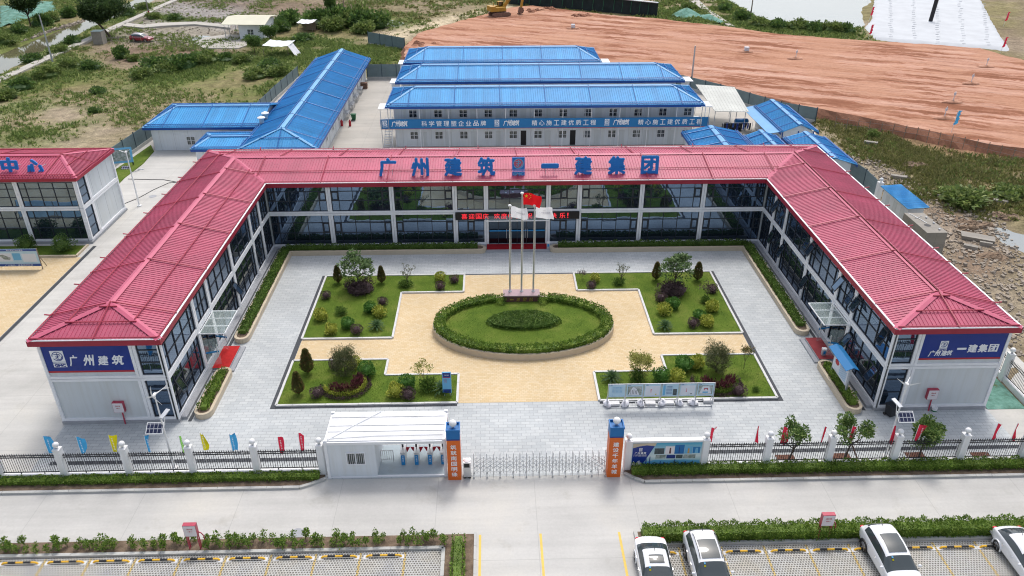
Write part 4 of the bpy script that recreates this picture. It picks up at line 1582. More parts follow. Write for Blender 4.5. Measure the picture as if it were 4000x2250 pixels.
# led strip over the entrance
led = thing('led_display', 'long black LED strip with red running characters over the main entrance', 'display', (0, -.2, 3.1))
at = led.location
b = MB(at)
b.box(-6.08, -.32, 3.02, 6.12, -.12, 3.78)
b.build('display_case', 'screen', led)
b = MB(at)
for ch, u in (('喜', 1814), ('迎', 1842), ('国', 1870), ('庆', 1897), ('欢', 1941), ('度', 1969), ('中', 1997), ('秋', 2024), ('祝', 2068), ('大', 2096), ('家', 2124), ('快', 2163), ('乐', 2197), ('！', 2218)):
	d = G(u, 845, 0) - CAM
	tt = (-.33 - CAM.y) / d.y
	letter(b, ch, (CAM.x + d.x * tt, -.326, 3.40), (1, 0, 0), (0, 0, 1), .14 if ch == '！' else .58, .58, .006, bold=.012, res=1)
b.build('lettering', 'led_red', led)

# red carpets
for nm, box_, lb in (('red_carpet', (-3.05, -.95, 3.05, -.12, .245), 'red carpet covering the top step of the main entrance'),
					 ('red_carpet', (XI[0] + .45, WY[5] - .0, XI[0] + 1.72, WY[4] + .0, .275), 'bright red carpet on the step of the left wing door'),
					 ('red_carpet', (XI[1] - 1.72, WY[5] - .0, XI[1] - .45, WY[4] + .0, .275), 'dull red carpet on the step of the right wing door')):
	x0, y0, x1, y1, z = box_
	c_ = ((x0 + x1) / 2, (y0 + y1) / 2, z)
	b = MB(c_)
	b.box(x0, y0, z, x1, y1, z + .02)
	if y0 > -2:
		b.box(x0, y0 - .12, .02, x1, y0 - .0, z + .016)
	solo(b, nm, 'carpet_dull' if 'dull' in lb else 'carpet' if 'bright' in lb else 'carpet_deep', lb, 'carpet', c_)
# ------------------------------------------------------------------ courtyard: planters, beds, plants
def arc(cx, cy, r, t0, t1, n=8):
	return [(cx + r * math.cos(t0 + (t1 - t0) * i / n), cy + r * math.sin(t0 + (t1 - t0) * i / n)) for i in range(n + 1)]


def planter(outer, inner, label, at, ht=.45):
	"""A low tiled wall round soil: outer and inner outlines have the same number of points."""
	b = MB(at)
	n = len(outer)
	V = [(x, y, 0) for x, y in outer] + [(x, y, ht) for x, y in outer] + [(x, y, ht) for x, y in inner] + [(x, y, ht - .12) for x, y in inner]
	F = []
	for i in range(n):
		j = (i + 1) % n
		for k in range(3):
			F.append((k * n + i, k * n + j, (k + 1) * n + j, (k + 1) * n + i))
	b.add(V, F)
	o = solo(b, 'planter', 'cream', label, 'planter', at)
	s = MB(at)
	s.sheet(inner, ht - .08)
	s.build('planter_soil', 'soil', o)
	return o


def capsule(x, y0, y1, r, n=7):
	return arc(x, y1 - r, r, 0, math.pi, n) + arc(x, y0 + r, r, math.pi, 2 * math.pi, n)


pi = math.pi
for k in (0, 1):
	s = (-1, 1)[k]
	o_ = [(-23.42, -.6), (-23.42, -16.85)] + arc(-22.82, -16.9, .6, pi, 2 * pi, 8)[1:-1] + [(-22.22, -16.85), (-22.22, -1.75)] + \
		[(-3.6, -1.75)] + arc(-3.65, -1.2, .55, -pi / 2, pi / 2, 6)[1:-1] + [(-3.6, -.6)]
	i_ = [(-23.22, -.75), (-23.22, -16.75)] + arc(-22.82, -16.85, .4, pi, 2 * pi, 8)[1:-1] + [(-22.42, -16.75), (-22.42, -1.5)] + \
		[(-3.7, -1.5)] + arc(-3.75, -1.15, .36, -pi / 2, pi / 2, 6)[1:-1] + [(-3.7, -.75)]
	if s > 0:
		o_, i_ = [(-x + .1, y) for x, y in o_], [(-x + .1, y) for x, y in i_]
	at = (s * 22.8, -1.2, 0)
	planter(o_, i_, 'long L-shaped cream planter wall along the %s wing and main front' % ('left', 'right')[k], at)
	b = MB(at)
	X_ = -22.82 if s < 0 else 22.92
	hedge_run(b, [(X_, -16.6), (X_, -1.1), (-3.95 if s < 0 else 4.05, -1.1)], .62, .42, .36, 190, .14)
	solo(b, 'hedge', 'hedge_dark', 'low dark hedge growing in the L-shaped planter along the %s wing' % ('left', 'right')[k], 'hedge', at)
	y0, y1 = (-27.15, -21.35) if s < 0 else (-27.75, -21.55)
	at = (X_, (y0 + y1) / 2, 0)
	planter(capsule(X_, y0, y1, .62), capsule(X_, y0 + .2, y1 - .2, .42), 'short capsule-shaped cream planter beside the %s wing door' % ('left', 'right')[k], at)
	b = MB(at)
	hedge_run(b, [(X_, y0 + .6), (X_, y1 - .6)], .55, .42, .36, 210, .14, rough=.3)
	solo(b, 'hedge', 'hedge', 'bright clipped hedge in the short planter at the %s wing' % ('left', 'right')[k], 'hedge', at)

# four cut-out lawn beds with white borders
BEDS = [[(-18.02, -6.2), (-5.12, -6.2), (-5.12, -9.5), (-10.68, -9.5), (-10.68, -17.0), (-18.02, -17.0)],
		[(5.12, -6.2), (18.02, -6.2), (18.02, -17.0), (10.68, -17.0), (10.68, -9.5), (5.12, -9.5)],
		[(-18.02, -20.1), (-10.68, -20.1), (-10.68, -22.2), (-5.12, -22.2), (-5.12, -25.75), (-18.02, -25.75)],
		[(10.68, -20.1), (18.02, -20.1), (18.02, -25.75), (5.12, -25.75), (5.12, -22.2), (10.68, -22.2)]]
for P_ in BEDS:
	b = MB()
	b.prism(P_, .0, .075, bottom=False)
	tag(b.build('lawn', 'lawn'), kind='stuff')
	kerb_run(P_ + [P_[0]], .17, .14, 1.2, 'kerb_white', 'bed_border')
	# short grass blades over the bed
	b = MB()
	xs_, ys_ = [p[0] for p in P_], [p[1] for p in P_]
	for _ in range(5200):
		x, y = random.uniform(min(xs_) + .15, max(xs_) - .15), random.uniform(min(ys_) + .15, max(ys_) - .15)
		if inpoly(np.array(x), np.array(y), P_):
			leaf(b, Vector((x, y, .07)), Vector((random.uniform(-.6, .6), random.uniform(-.6, .6), .7)), random.uniform(.05, .11), .03)
	tag(b.build('lawn_grass', 'hedge'), kind='stuff')

# plant kinds; each built once at the origin with unit-sized habit
def plant_ball(mat, n, size, r=.55, squash=.9, name='shrub'):
	b = MB()
	core(b, (0, 0, r * squash * .85), r * .70, r * .70, r * squash * .70)
	leafball(b, (0, 0, r * squash * .9), r, r, r * squash, n, size, shell=.78, rough=.16)
	return b, name, mat


def plant_cone(n, size, r=.42, h=2.0):
	b = MB()
	b.lathe([(.05, .05), (r * .42, .25), (r * .36, h * .45), (.04, h * .8)], n=9)
	for _ in range(n):
		t = random.random() ** .8
		rr = r * (math.sin(min(1, t * 3.2) * pi / 2)) * (1 - t) ** .55 * 1.18 * random.uniform(.75, 1.1)
		a = random.uniform(0, 2 * pi)
		leaf(b, Vector((rr * math.cos(a), rr * math.sin(a), .08 + t * h * .95)), Vector((math.cos(a) * .6, math.sin(a) * .6, .8)) + rdir(0) * .4, size * random.uniform(.7, 1.2), size * .5)
	return b


def plant_cycad(n=34, ln=.85):
	b = MB()
	b.lathe([(.14, 0), (.16, .18), (.08, .28)], n=8)
	for i in range(n):
		a = 2.399 * i
		e = .25 + 1.0 * (i / n)
		d = Vector((math.cos(a) * math.cos(e), math.sin(a) * math.cos(e), math.sin(e)))
		side = d.cross(Vector((0, 0, 1))).normalized()
		pr = Vector((0, 0, .25))
		for k in range(7):
			t0, t1 = k / 7, (k + 1) / 7
			f = lambda t: Vector((0, 0, .25)) + d * (ln * t) + Vector((0, 0, -.42 * ln * t * t))
			w_ = .10 * math.sin(pi * (.15 + .8 * t0)) + .02
			p0, p1 = f(t0), f(t1)
			for s in (-1, 1):
				b.add([p0, p0 + side * s * w_ + (p1 - p0) * .9 + Vector((0, 0, -.02)), p1], [(0, 1, 2)])
	return b


def branchy(h, spread, n1, n2, r0, lean=(0, 0), seed=1):
	"""Trunk and limbs as tubes; returns builder and limb tips."""
	rs_ = random.Random(seed)
	b = MB()
	top = Vector((lean[0], lean[1], h * .42))
	b.tube([(0, 0, -.05), top * .5, top], [r0, r0 * .8, r0 * .65], 7)
	tips = []
	for i in range(n1):
		a = 2 * pi * i / n1 + rs_.uniform(-.4, .4)
		e = Vector((math.cos(a) * spread * rs_.uniform(.35, .7), math.sin(a) * spread * rs_.uniform(.35, .7), h * rs_.uniform(.66, .86)))
		s0 = top * rs_.uniform(.75, 1)
		md = (s0 + e) / 2 + Vector((math.cos(a) * spread * .12, math.sin(a) * spread * .12, -.03 * h))
		b.tube([s0, md, e], [r0 * .5, r0 * .38, r0 * .2], 5)
		for j in range(n2):
			q = e + Vector((rs_.uniform(-1, 1), rs_.uniform(-1, 1), rs_.uniform(-.1, 1))) * spread * .38
			b.tube([md.lerp(e, .6), e.lerp(q, .5), q], [r0 * .22, r0 * .15, r0 * .07], 4)
			tips.append(q)
		tips.append(e)
	return b, tips


def tree(name, label, cat, loc, h, spread, n1, n2, r0, mat, nl, size, clump, group=None, seed=1, wid=None, lean=(0, 0), squash=.75, bark='bark', low=0, lowz=.5):
	root = thing(name, label, cat, loc, 0, group)
	b, tips = branchy(h, spread, n1, n2, r0, lean, seed)
	b.build('trunk', bark, root)
	c = MB()
	random.seed(seed * 13 + 5)
	for t_ in tips:
		k = random.uniform(.7, 1.25)
		leafball(c, t_, clump * k, clump * k, clump * k * squash, int(nl / len(tips)), size, wid, shell=.35, up=.25, rough=.2)
	if low:
		leafball(c, (lean[0] * .9, lean[1] * .9, h * lowz), spread * .85, spread * .85, h * (.92 - lowz), low, size, wid, shell=.5, up=.25, rough=.22)
	c.build('crown', mat, root)
	return root


PROTO = {}


def plant(kind, u, v, sc, label, cat='shrub', z=.07):
	p = G(u, v, z)
	p = (p.x, p.y, z)
	a = random.uniform(0, 6.28)
	if kind not in PROTO:
		random.seed(hash(kind) % 1000 if False else sum(map(ord, kind)))
		if kind == 'green':
			o = solo(plant_ball('ball_green', 900, .12)[0], 'round_shrub', 'ball_green', label, cat)
		elif kind == 'yellow':
			o = solo(plant_ball('ball_yellow', 620, .17, squash=.95)[0], 'golden_shrub', 'ball_yellow', label, cat)
		elif kind == 'purple':
			o = solo(plant_ball('ball_purple', 760, .10)[0], 'purple_shrub', 'ball_purple', label, cat)
		elif kind == 'cone':
			o = solo(plant_cone(2200, .15), 'conical_shrub', 'cone_red', label, cat)
		elif kind == 'cycad':
			o = solo(plant_cycad(), 'cycad', 'cycad', label, cat)
		elif kind == 'low':
			b = MB()
			for i in range(7):
				t_ = random.uniform(0, 6.28)
				r = random.uniform(.1, .45)
				leafball(b, (r * math.cos(t_), r * math.sin(t_), .22), .35, .35, .26, 110, .12, shell=.3)
			o = solo(b, 'low_shrub', 'hedge_dark', label, cat)
		elif kind == 'wispy':
			o = tree('wispy_shrub', label, cat, (0, 0, 0), 1.0, .55, 5, 3, .018, 'ball_purple', 260, .09, .14, seed=4)
		PROTO[kind] = o
		o.location = p
		o.rotation_euler = (0, 0, a)
		o.scale = sc if isinstance(sc, tuple) else (sc,) * 3
		return o
	o = dup(PROTO[kind], p, a, label, sc=sc)
	o['category'] = cat
	return o


BL, BR_, FL_, FR_ = 'back left bed', 'back right bed', 'front left bed', 'front right bed'
for kd, u, v, sc, lb in (
	('cone', 1322, 1106, (0.86, 0.86, 0.90), 'red-tipped conical shrub at the outer corner of the back left lawn'),
	('cone', 1492, 1106, (0.82, 0.82, 0.87), 'dull conical shrub right of the broad-leaved tree on the back left lawn'),
	('cone', 2562, 1094, (0.90, 0.90, 0.92), 'rusty conical shrub left of the broad-leaved tree on the back right lawn'),
	('cone', 2723, 1096, (0.95, 0.95, 0.94), 'dark red conical shrub at the outer corner of the back right lawn'),
	('cone', 1204, 1458, (1.07, 1.07, 1.07), 'tall green-brown conical shrub at the back of the front left lawn'),
	('cone', 1168, 1541, (0.95, 0.95, 0.98), 'conical shrub at the outer edge of the front left lawn'),
	('yellow', 1720, 1096, .85, 'golden round shrub behind a purple one near the drive, back left lawn'),
	('purple', 1720, 1130, .82, 'purple round shrub in front of a golden one, back left lawn'),
	('purple', 1775, 1103, .80, 'lone purple round shrub at the inner corner of the back left lawn'),
	('purple', 1274, 1166, .80, 'purple round shrub by the outer drain of the back left lawn'),
	('green', 1446, 1218, 1.0, 'green round shrub left of the golden one above the cycad, back left lawn'),
	('purple', 1495, 1190, .78, 'purple round shrub behind green and golden ones near the yellow paving, back left lawn'),
	('yellow', 1256, 1248, 1.0, 'golden round shrub at the outer border of the back left lawn'),
	('yellow', 1484, 1234, .92, 'golden round shrub directly behind the cycad of the back left lawn'),
	('green', 1360, 1280, 1.0, 'green round shrub beside a purple one at the front of the back left lawn'),
	('purple', 1394, 1303, .86, 'purple round shrub touching a green one at the front of the back left lawn'),
	('yellow', 1294, 1302, .88, 'golden round shrub nearest the front border of the back left lawn'),
	('cycad', 1470, 1282, 1.0, 'dark cycad on the back left lawn'),
	('yellow', 2324, 1100, .8, 'loose golden shrub behind a purple one, back right lawn'),
	('purple', 2310, 1126, .78, 'purple round shrub in front of a golden one, back right lawn'),
	('purple', 2580, 1177, .92, 'purple round shrub left of the purple mound on the back right lawn'),
	('purple', 2782, 1142, .85, 'purple round shrub by the outer drain of the back right lawn'),
	('green', 2627, 1204, 1.05, 'green round shrub behind a golden one near the paving, back right lawn'),
	('yellow', 2594, 1226, 1.0, 'golden round shrub directly behind the cycad of the back right lawn'),
	('yellow', 2779, 1214, .98, 'golden round shrub at the outer side of the back right lawn'),
	('green', 2729, 1248, .95, 'green round shrub behind purple and golden ones, back right lawn'),
	('purple', 2706, 1276, .84, 'purple round shrub at the front of the back right lawn'),
	('yellow', 2760, 1273, .98, 'golden round shrub at the front of the back right lawn'),
	('cycad', 2596, 1282, 1.0, 'dark cycad on the back right lawn'),
	('purple', 1312, 1436, .95, 'purple round shrub half behind the fine-leaved tree, front left lawn'),
	('yellow', 1386, 1432, .85, 'golden round shrub half behind the fine-leaved tree, front left lawn'),
	('green', 1434, 1466, 1.18, 'large green round shrub right of the fine-leaved tree, front left lawn'),
	('purple', 1239, 1550, .85, 'purple round shrub left of the maroon planting, front left lawn'),
	('yellow', 1545, 1545, 1.0, 'pale golden round shrub left of a green one, front left lawn'),
	('green', 1590, 1518, 1.15, 'green round shrub behind a purple one, front left lawn'),
	('purple', 1596, 1556, .9, 'purple round shrub in front of a green one, front left lawn'),
	('cycad', 1727, 1530, 1.15, 'dark cycad behind the blue pylon sign, front left lawn'),
	('cycad', 2388, 1486, 1.1, 'dark cycad at the inner end of the front right lawn, behind the boards'),
	('green', 2580, 1488, 1.15, 'green round shrub right behind the notice boards, front right lawn'),
	('yellow', 2642, 1488, .98, 'pale golden round shrub right behind the notice boards, front right lawn'),
	('green', 2669, 1446, 1.25, 'large green round shrub at the inner corner of the front right lawn'),
	('yellow', 2718, 1434, .98, 'golden round shrub between a green shrub and the fine-leaved tree, front right lawn'),
	('purple', 2885, 1541, .92, 'purple round shrub right of the maroon planting, front right lawn'),
	('low', 1336, 1220, (1.2, 1.1, 1.1), 'low straggling shrub with bare stems in the middle of the back left lawn'),
	('low', 2760, 1180, (.9, .9, 1.2), 'low reddish straggling shrub on the back right lawn'),
	('low', 1592, 1122, (1.35, 1.2, 1.1), 'low shrub ring under the small gnarled tree, back left lawn'),
	('low', 2426, 1112, (1.1, 1.1, 1.2), 'low shrub ring under the small gnarled tree, back right lawn'),
	('low', 2945, 1526, (.55, .55, .6), 'tiny sparse shrub near the outer drain, front right lawn'),
	('low', 1660, 1522, (1.35, 1.2, 2.0), 'spotted-leaf shrub clump under the thin pale tree, front left lawn'),
	('low', 2492, 1490, (1.1, 1.1, 2.2), 'dark shrub clump under the pale golden tree, front right lawn'),
	('wispy', 2274, 1094, 1.0, 'thin leafless-looking purple shrub at the inner end of the back right lawn'),
	('wispy', 2762, 1168, 1.5, 'thin twiggy purple shrub above the low reddish one, back right lawn'),
):
	plant(kd, u, v, sc, lb)


def at_g(u, v, z=.07):
	p = G(u, v, z)
	return (p.x, p.y, z)


def frangipani(label, loc, seed, h=3.0, sp=1.5):
	root = thing('broadleaf_tree', label, 'tree', loc)
	b, tips = branchy(h, sp, 7, 5, .10, seed=seed)
	b.build('trunk', 'bark', root)
	c = MB()
	random.seed(seed)
	for t_ in tips:
		for i in range(15):
			a = 2.4 * i + random.random()
			e = random.uniform(-.25, .8)
			leaf(c, t_ + rdir(0) * .07, Vector((math.cos(a), math.sin(a), e)), random.uniform(.3, .46), .14)
	for _ in range(520):
		q = rdir(0)
		q.z = abs(q.z)
		t_ = Vector((q.x * sp * .95, q.y * sp * .95, h * .52 + q.z * h * .46)) * random.uniform(.8, 1)
		leaf(c, t_, q + rdir(.1), random.uniform(.28, .4), .12)
	c.build('crown', 'frangipani', root)


frangipani('broad-leaved pale green tree over a purple mound, back left lawn', at_g(1402, 1122), 21)
frangipani('broad-leaved pale green tree over a purple mound, back right lawn', at_g(2634, 1126), 22, 3.1, 1.45)
for u, v, lb in ((1408, 1136, 'wide dark purple shrub mound under the broad-leaved tree, back left lawn'), (2630, 1142, 'wide dark purple shrub mound under the broad-leaved tree, back right lawn')):
	b = MB()
	random.seed(u)
	for i in range(16):
		a, r = random.uniform(0, 6.28), random.uniform(.2, 1.15)
		leafball(b, (r * math.cos(a), r * math.sin(a) * .9, .42), .55, .5, .5, 170, .15, shell=.5, rough=.2)
	core(b, (0, 0, .3), 1.15, 1.0, .45)
	solo(b, 'shrub_mound', 'ball_purple', lb, 'shrub', at_g(u, v))
for u, v, lb, sd_ in ((1592, 1116, 'small gnarled tree with a tufted top, back left lawn', 5), (2426, 1108, 'small gnarled tree with a sparse tufted top, back right lawn', 6)):
	tree('gnarled_tree', lb, 'tree', at_g(u, v), 2.0, .75, 5, 3, .055, 'willow', 420, .09, .16, seed=sd_)
for u, v, lb, sd_ in ((1350, 1464, 'grey-green fine-leaved tree behind the maroon planting, front left lawn', 8), (2797, 1454, 'grey-green fine-leaved tree behind the maroon planting, front right lawn', 9)):
	tree('fine_leaved_tree', lb, 'tree', at_g(u, v), 2.1, 1.05, 9, 5, .05, 'willow', 5200, .11, .34, seed=sd_, wid=.035, squash=1.1, low=4200, lowz=.47)
tree('thin_pale_tree', 'thin pale golden tree with sparse feathery twigs, front left lawn', 'tree', at_g(1655, 1505), 2.0, .85, 5, 3, .025, 'pale_tree', 420, .14, .22, seed=11)
tree('pale_golden_tree', 'pale golden feathery tree behind the notice boards, front right lawn', 'tree', at_g(2496, 1482), 2.3, .90, 8, 4, .03, 'pale_tree', 1300, .16, .28, seed=12, low=700, lowz=.45)
tree('twiggy_shrub', 'thin dark reddish upright shrub near the outer corner, front right lawn', 'shrub', at_g(2905, 1441), 2.1, .42, 7, 4, .02, 'cone_red', 620, .11, .20, seed=14, squash=1.4)
# maroon crescents with a golden and a dark rim
for k, (u, v, wh) in enumerate(((1350, 1512, 'left'), (2797, 1500, 'right'))):
	p = at_g(u, v)
	random.seed(50 + k)
	b = MB()
	for _ in range(900):
		a = random.uniform(-2.7, .45) + (.2 if k == 0 else -.35)
		r = random.uniform(.55, 1.15)
		q = Vector((r * 1.1 * math.cos(a), r * math.sin(a), random.uniform(.1, .75)))
		leaf(b, q, Vector((math.cos(a) * .5, math.sin(a) * .5, 1)) + rdir(0) * .5, random.uniform(.22, .38), .075)
	solo(b, 'cordyline_clump', 'cordyline', 'maroon spiky planting curving in front of the fine-leaved tree, front %s lawn' % wh, 'plant', p)
	b = MB()
	for _ in range(900):
		a = random.uniform(-3.1, .6) + (.15 if k == 0 else -.35)
		r = random.uniform(1.18, 1.42)
		leaf(b, Vector((r * 1.1 * math.cos(a), r * math.sin(a), random.uniform(.05, .4))), Vector((math.cos(a) * .4, math.sin(a) * .4, 1)) + rdir(0) * .6, random.uniform(.12, .22), .07)
	solo(b, 'edging_plants', 'ball_yellow' if k == 0 else 'hedge', 'yellow-green edging plants round the maroon planting, front %s lawn' % wh, 'plant', (p[0], p[1], p[2] + .002))
	b = MB()
	for _ in range(1500):
		a = random.uniform(-3.3, .8) + (.15 if k == 0 else -.35)
		r = random.uniform(1.42, 1.72)
		leaf(b, Vector((r * 1.1 * math.cos(a), r * math.sin(a), random.uniform(.02, .25))), Vector((math.cos(a) * .4, math.sin(a) * .4, .8)) + rdir(0) * .7, random.uniform(.08, .14), .05)
	solo(b, 'dark_edging', 'ball_purple', 'low dark outer edging round the maroon planting, front %s lawn' % wh, 'plant', (p[0], p[1], p[2] + .004))

# the raised oval
EC, RX, RY = (.02, -15.75), 7.5, 4.72


def oval(f, n=56, dx=0, dy=0):
	return [(EC[0] + RX * f * math.cos(2 * pi * i / n) + dx, EC[1] + (RY - RX * (1 - f)) * math.sin(2 * pi * i / n) + dy) for i in range(n)]


at = (EC[0], EC[1], 0)
o = planter(oval(1), oval(.972), 'cream tiled wall of the oval bed in the middle of the courtyard', at, .55)
b = MB()
b.sheet(oval(.968), .5)
tag(b.build('lawn', 'lawn'), kind='stuff')
b = MB()
for _ in range(5200):
	a, r = random.uniform(0, 6.28), random.random() ** .5 * .86
	leaf(b, Vector((EC[0] + RX * r * math.cos(a), EC[1] + RY * r * math.sin(a), .49)), Vector((random.uniform(-.6, .6), random.uniform(-.6, .6), .7)), random.uniform(.05, .11), .03)
tag(b.build('lawn_grass', 'hedge'), kind='stuff')
b = MB(at)
ring = oval(.925)
n = len(ring)
i0 = [i for i in range(n) if not (ring[i][1] > EC[1] + 2.0 and abs(ring[i][0]) < 2.0)]
i0.sort(key=lambda i: (2 * pi * i / n - pi / 2) % (2 * pi))
hedge_run(b, [ring[i] for i in i0], .72, .44, .5, 190, .15)
for s in (-1, 1):
	leafball(b, (EC[0] + s * 1.85, -12.15, .78), .5, .6, .42, 420, .14, shell=.6)
solo(b, 'hedge', 'hedge', 'clipped oval ring hedge on the raised bed, open behind the flagpole base', 'hedge', at)
b = MB((.0, -15.55, .5))
core(b, (.05, -15.55, .70), 2.9, 1.2, .42)
for _ in range(4200):
	a, r = random.uniform(0, 6.28), random.random() ** .5
	sx_ = abs(math.cos(a)) ** 1.3 * (1 if math.cos(a) > 0 else -1)
	leaf(b, Vector((.05 + 3.15 * r * math.cos(a), -15.55 + 1.35 * r * math.sin(a), .5 + .68 * (1 - r ** 5) * random.uniform(.75, 1.05))), rdir(.8), random.uniform(.1, .19), .085)
solo(b, 'hedge', 'hedge_dark', 'low dark almond-shaped hedge in the centre of the oval bed', 'hedge', (.0, -15.55, .5))

# flagpole base, poles, flags
base = thing('flag_monument', 'dark red granite flagpole base with gilt characters on its front', 'monument', (0, -11.85, 0))
at = base.location
b = MB(at)
b.box(-1.5, -12.15, .4, 1.52, -11.1, 1.02)
b.build('plinth_block', 'mauve', base)
b = MB(at)
b.box(-1.58, -12.2, 1.02, 1.6, -11.05, 1.12)
b.build('top_slab', 'mauve_top', base)
b = MB(at)
for i, ch in enumerate('一流团队'):
	letter(b, ch, (-.85 + i * .56, -12.156, .72), (1, 0, 0), (0, 0, 1), .34, .12 if ch == '一' else .36, .012, **BRUSH)
b.build('lettering', 'gold', base)


def cloth(P0, ux, uz, wd, ht, amp, ph, sag, nx_=26, ny_=12):
	"""Points of a flag flying from its pole: u runs outwards, v upwards."""
	ux = Vector(ux).normalized()
	nrm = ux.cross(Vector((0, 0, 1))).normalized()

	def f(u, v):
		wv = math.sin(u * 7.5 + ph + v * 1.2) * amp * (.25 + u) + math.sin(u * 15 + ph * 2 - v * 2) * amp * .35 * u
		return Vector(P0) + ux * (u * wd * (.96 - .05 * math.cos(v * 4 + ph))) + Vector((0, 0, (v - 1) * ht - sag * u * u + .05 * math.sin(u * 6 + ph))) + nrm * wv
	return f


def cloth_mesh(b, f, nx_=26, ny_=12, rag=.0):
	vs = [f(i / nx_ * (1 - rag * abs(math.sin(j * 1.3))), j / ny_) for j in range(ny_ + 1) for i in range(nx_ + 1)]
	w_ = nx_ + 1
	b.add(vs, [(j * w_ + i, j * w_ + i + 1, (j + 1) * w_ + i + 1, (j + 1) * w_ + i) for j in range(ny_) for i in range(nx_)])


for x, h, lb in ((-.99, 9.25, 'left shorter steel flagpole with ball finial on the granite base'), (.02, 10.33, 'tall central steel flagpole on the granite base'), (1.05, 9.25, 'right shorter steel flagpole with ball finial on the granite base')):
	p = (x, -11.42, 1.12)
	r = thing('flagpole', lb, 'flagpole', p)
	b = MB()
	b.tube([(0, 0, 0), (0, 0, h - 1.3)], [.085, .05], 10)
	b.lathe([(.16, 0), (.16, .05), (.10, .12)], n=12)
	b.build('pole', 'steel', r)
	b = MB()
	b.lathe([(.04, 0), (.07, .06), (.14, .14), (.15, .2), (.10, .25), (.01, .27)], (0, 0, h - 1.32), 12)
	b.build('finial', 'white', r)
	b = MB()
	b.tube([(.09, -.02, h - 1.5), (.12, -.05, 4.8), (.09, -.03, 1.5)], .012, 4)
	b.build('halyard', 'white', r)
for x, zt, wd, ht, mt, lb, ph in ((.12, 10.62, 1.5, 1.02, 'flag_red', 'red flag with five yellow stars flying from the tall pole', .3),
								  (-.89, 9.2, 1.4, 1.0, 'flag_white', 'white company flag on the left pole', 1.7), (1.15, 9.2, 1.5, 1.0, 'flag_white', 'white company flag on the right pole', 3.0)):
	zt -= .3 if mt == 'flag_red' else .05
	P0 = (x, -11.45, zt - .0)
	f = cloth(P0, (1, -.12, 0), (0, 0, 1), wd, ht, .11, ph, .18)
	b = MB(P0)
	cloth_mesh(b, f)
	fl_ = solo(b, 'flag', mt, lb, 'flag', P0, smooth=True)
	if mt == 'flag_red':
		b = MB(P0)
		for cu, cv, r, rot in ((.16, .74, .155, 0), (.33, .90, .052, .5), (.40, .79, .052, .2), (.40, .65, .052, .6), (.33, .54, .052, .3)):
			pts = []
			for k in range(10):
				q = r if k % 2 == 0 else r * .4
				a = pi / 2 + rot + k * pi / 5
				pts.append(f(cu + q * math.cos(a) * ht / wd, cv + q * math.sin(a)) + Vector((0, -.014, 0)))
			c0 = f(cu, cv) + Vector((0, -.016, 0))
			b.add([c0] + pts, [(0, i + 1, (i + 1) % 10 + 1) for i in range(10)])
		b.build('star', 'flag_yellow', fl_)
	else:
		b = MB(P0)
		for body, cu, cv, wu in (('广州建筑集团', .52, .52, .62), ('GMC', .52, .72, .16)):
			vs, fs, (a0, a1, b0, b1) = glyphs(body, .0, 0, 1)
			sc_ = wu / (a1 - a0)
			b.add([f(cu + (q[0] - (a0 + a1) / 2) * sc_, cv + (q[1] - (b0 + b1) / 2) * sc_ * wd / ht) + Vector((0, -.012, 0)) for q in vs if True], fs)
		b.build('lettering', 'ink_grey', fl_)

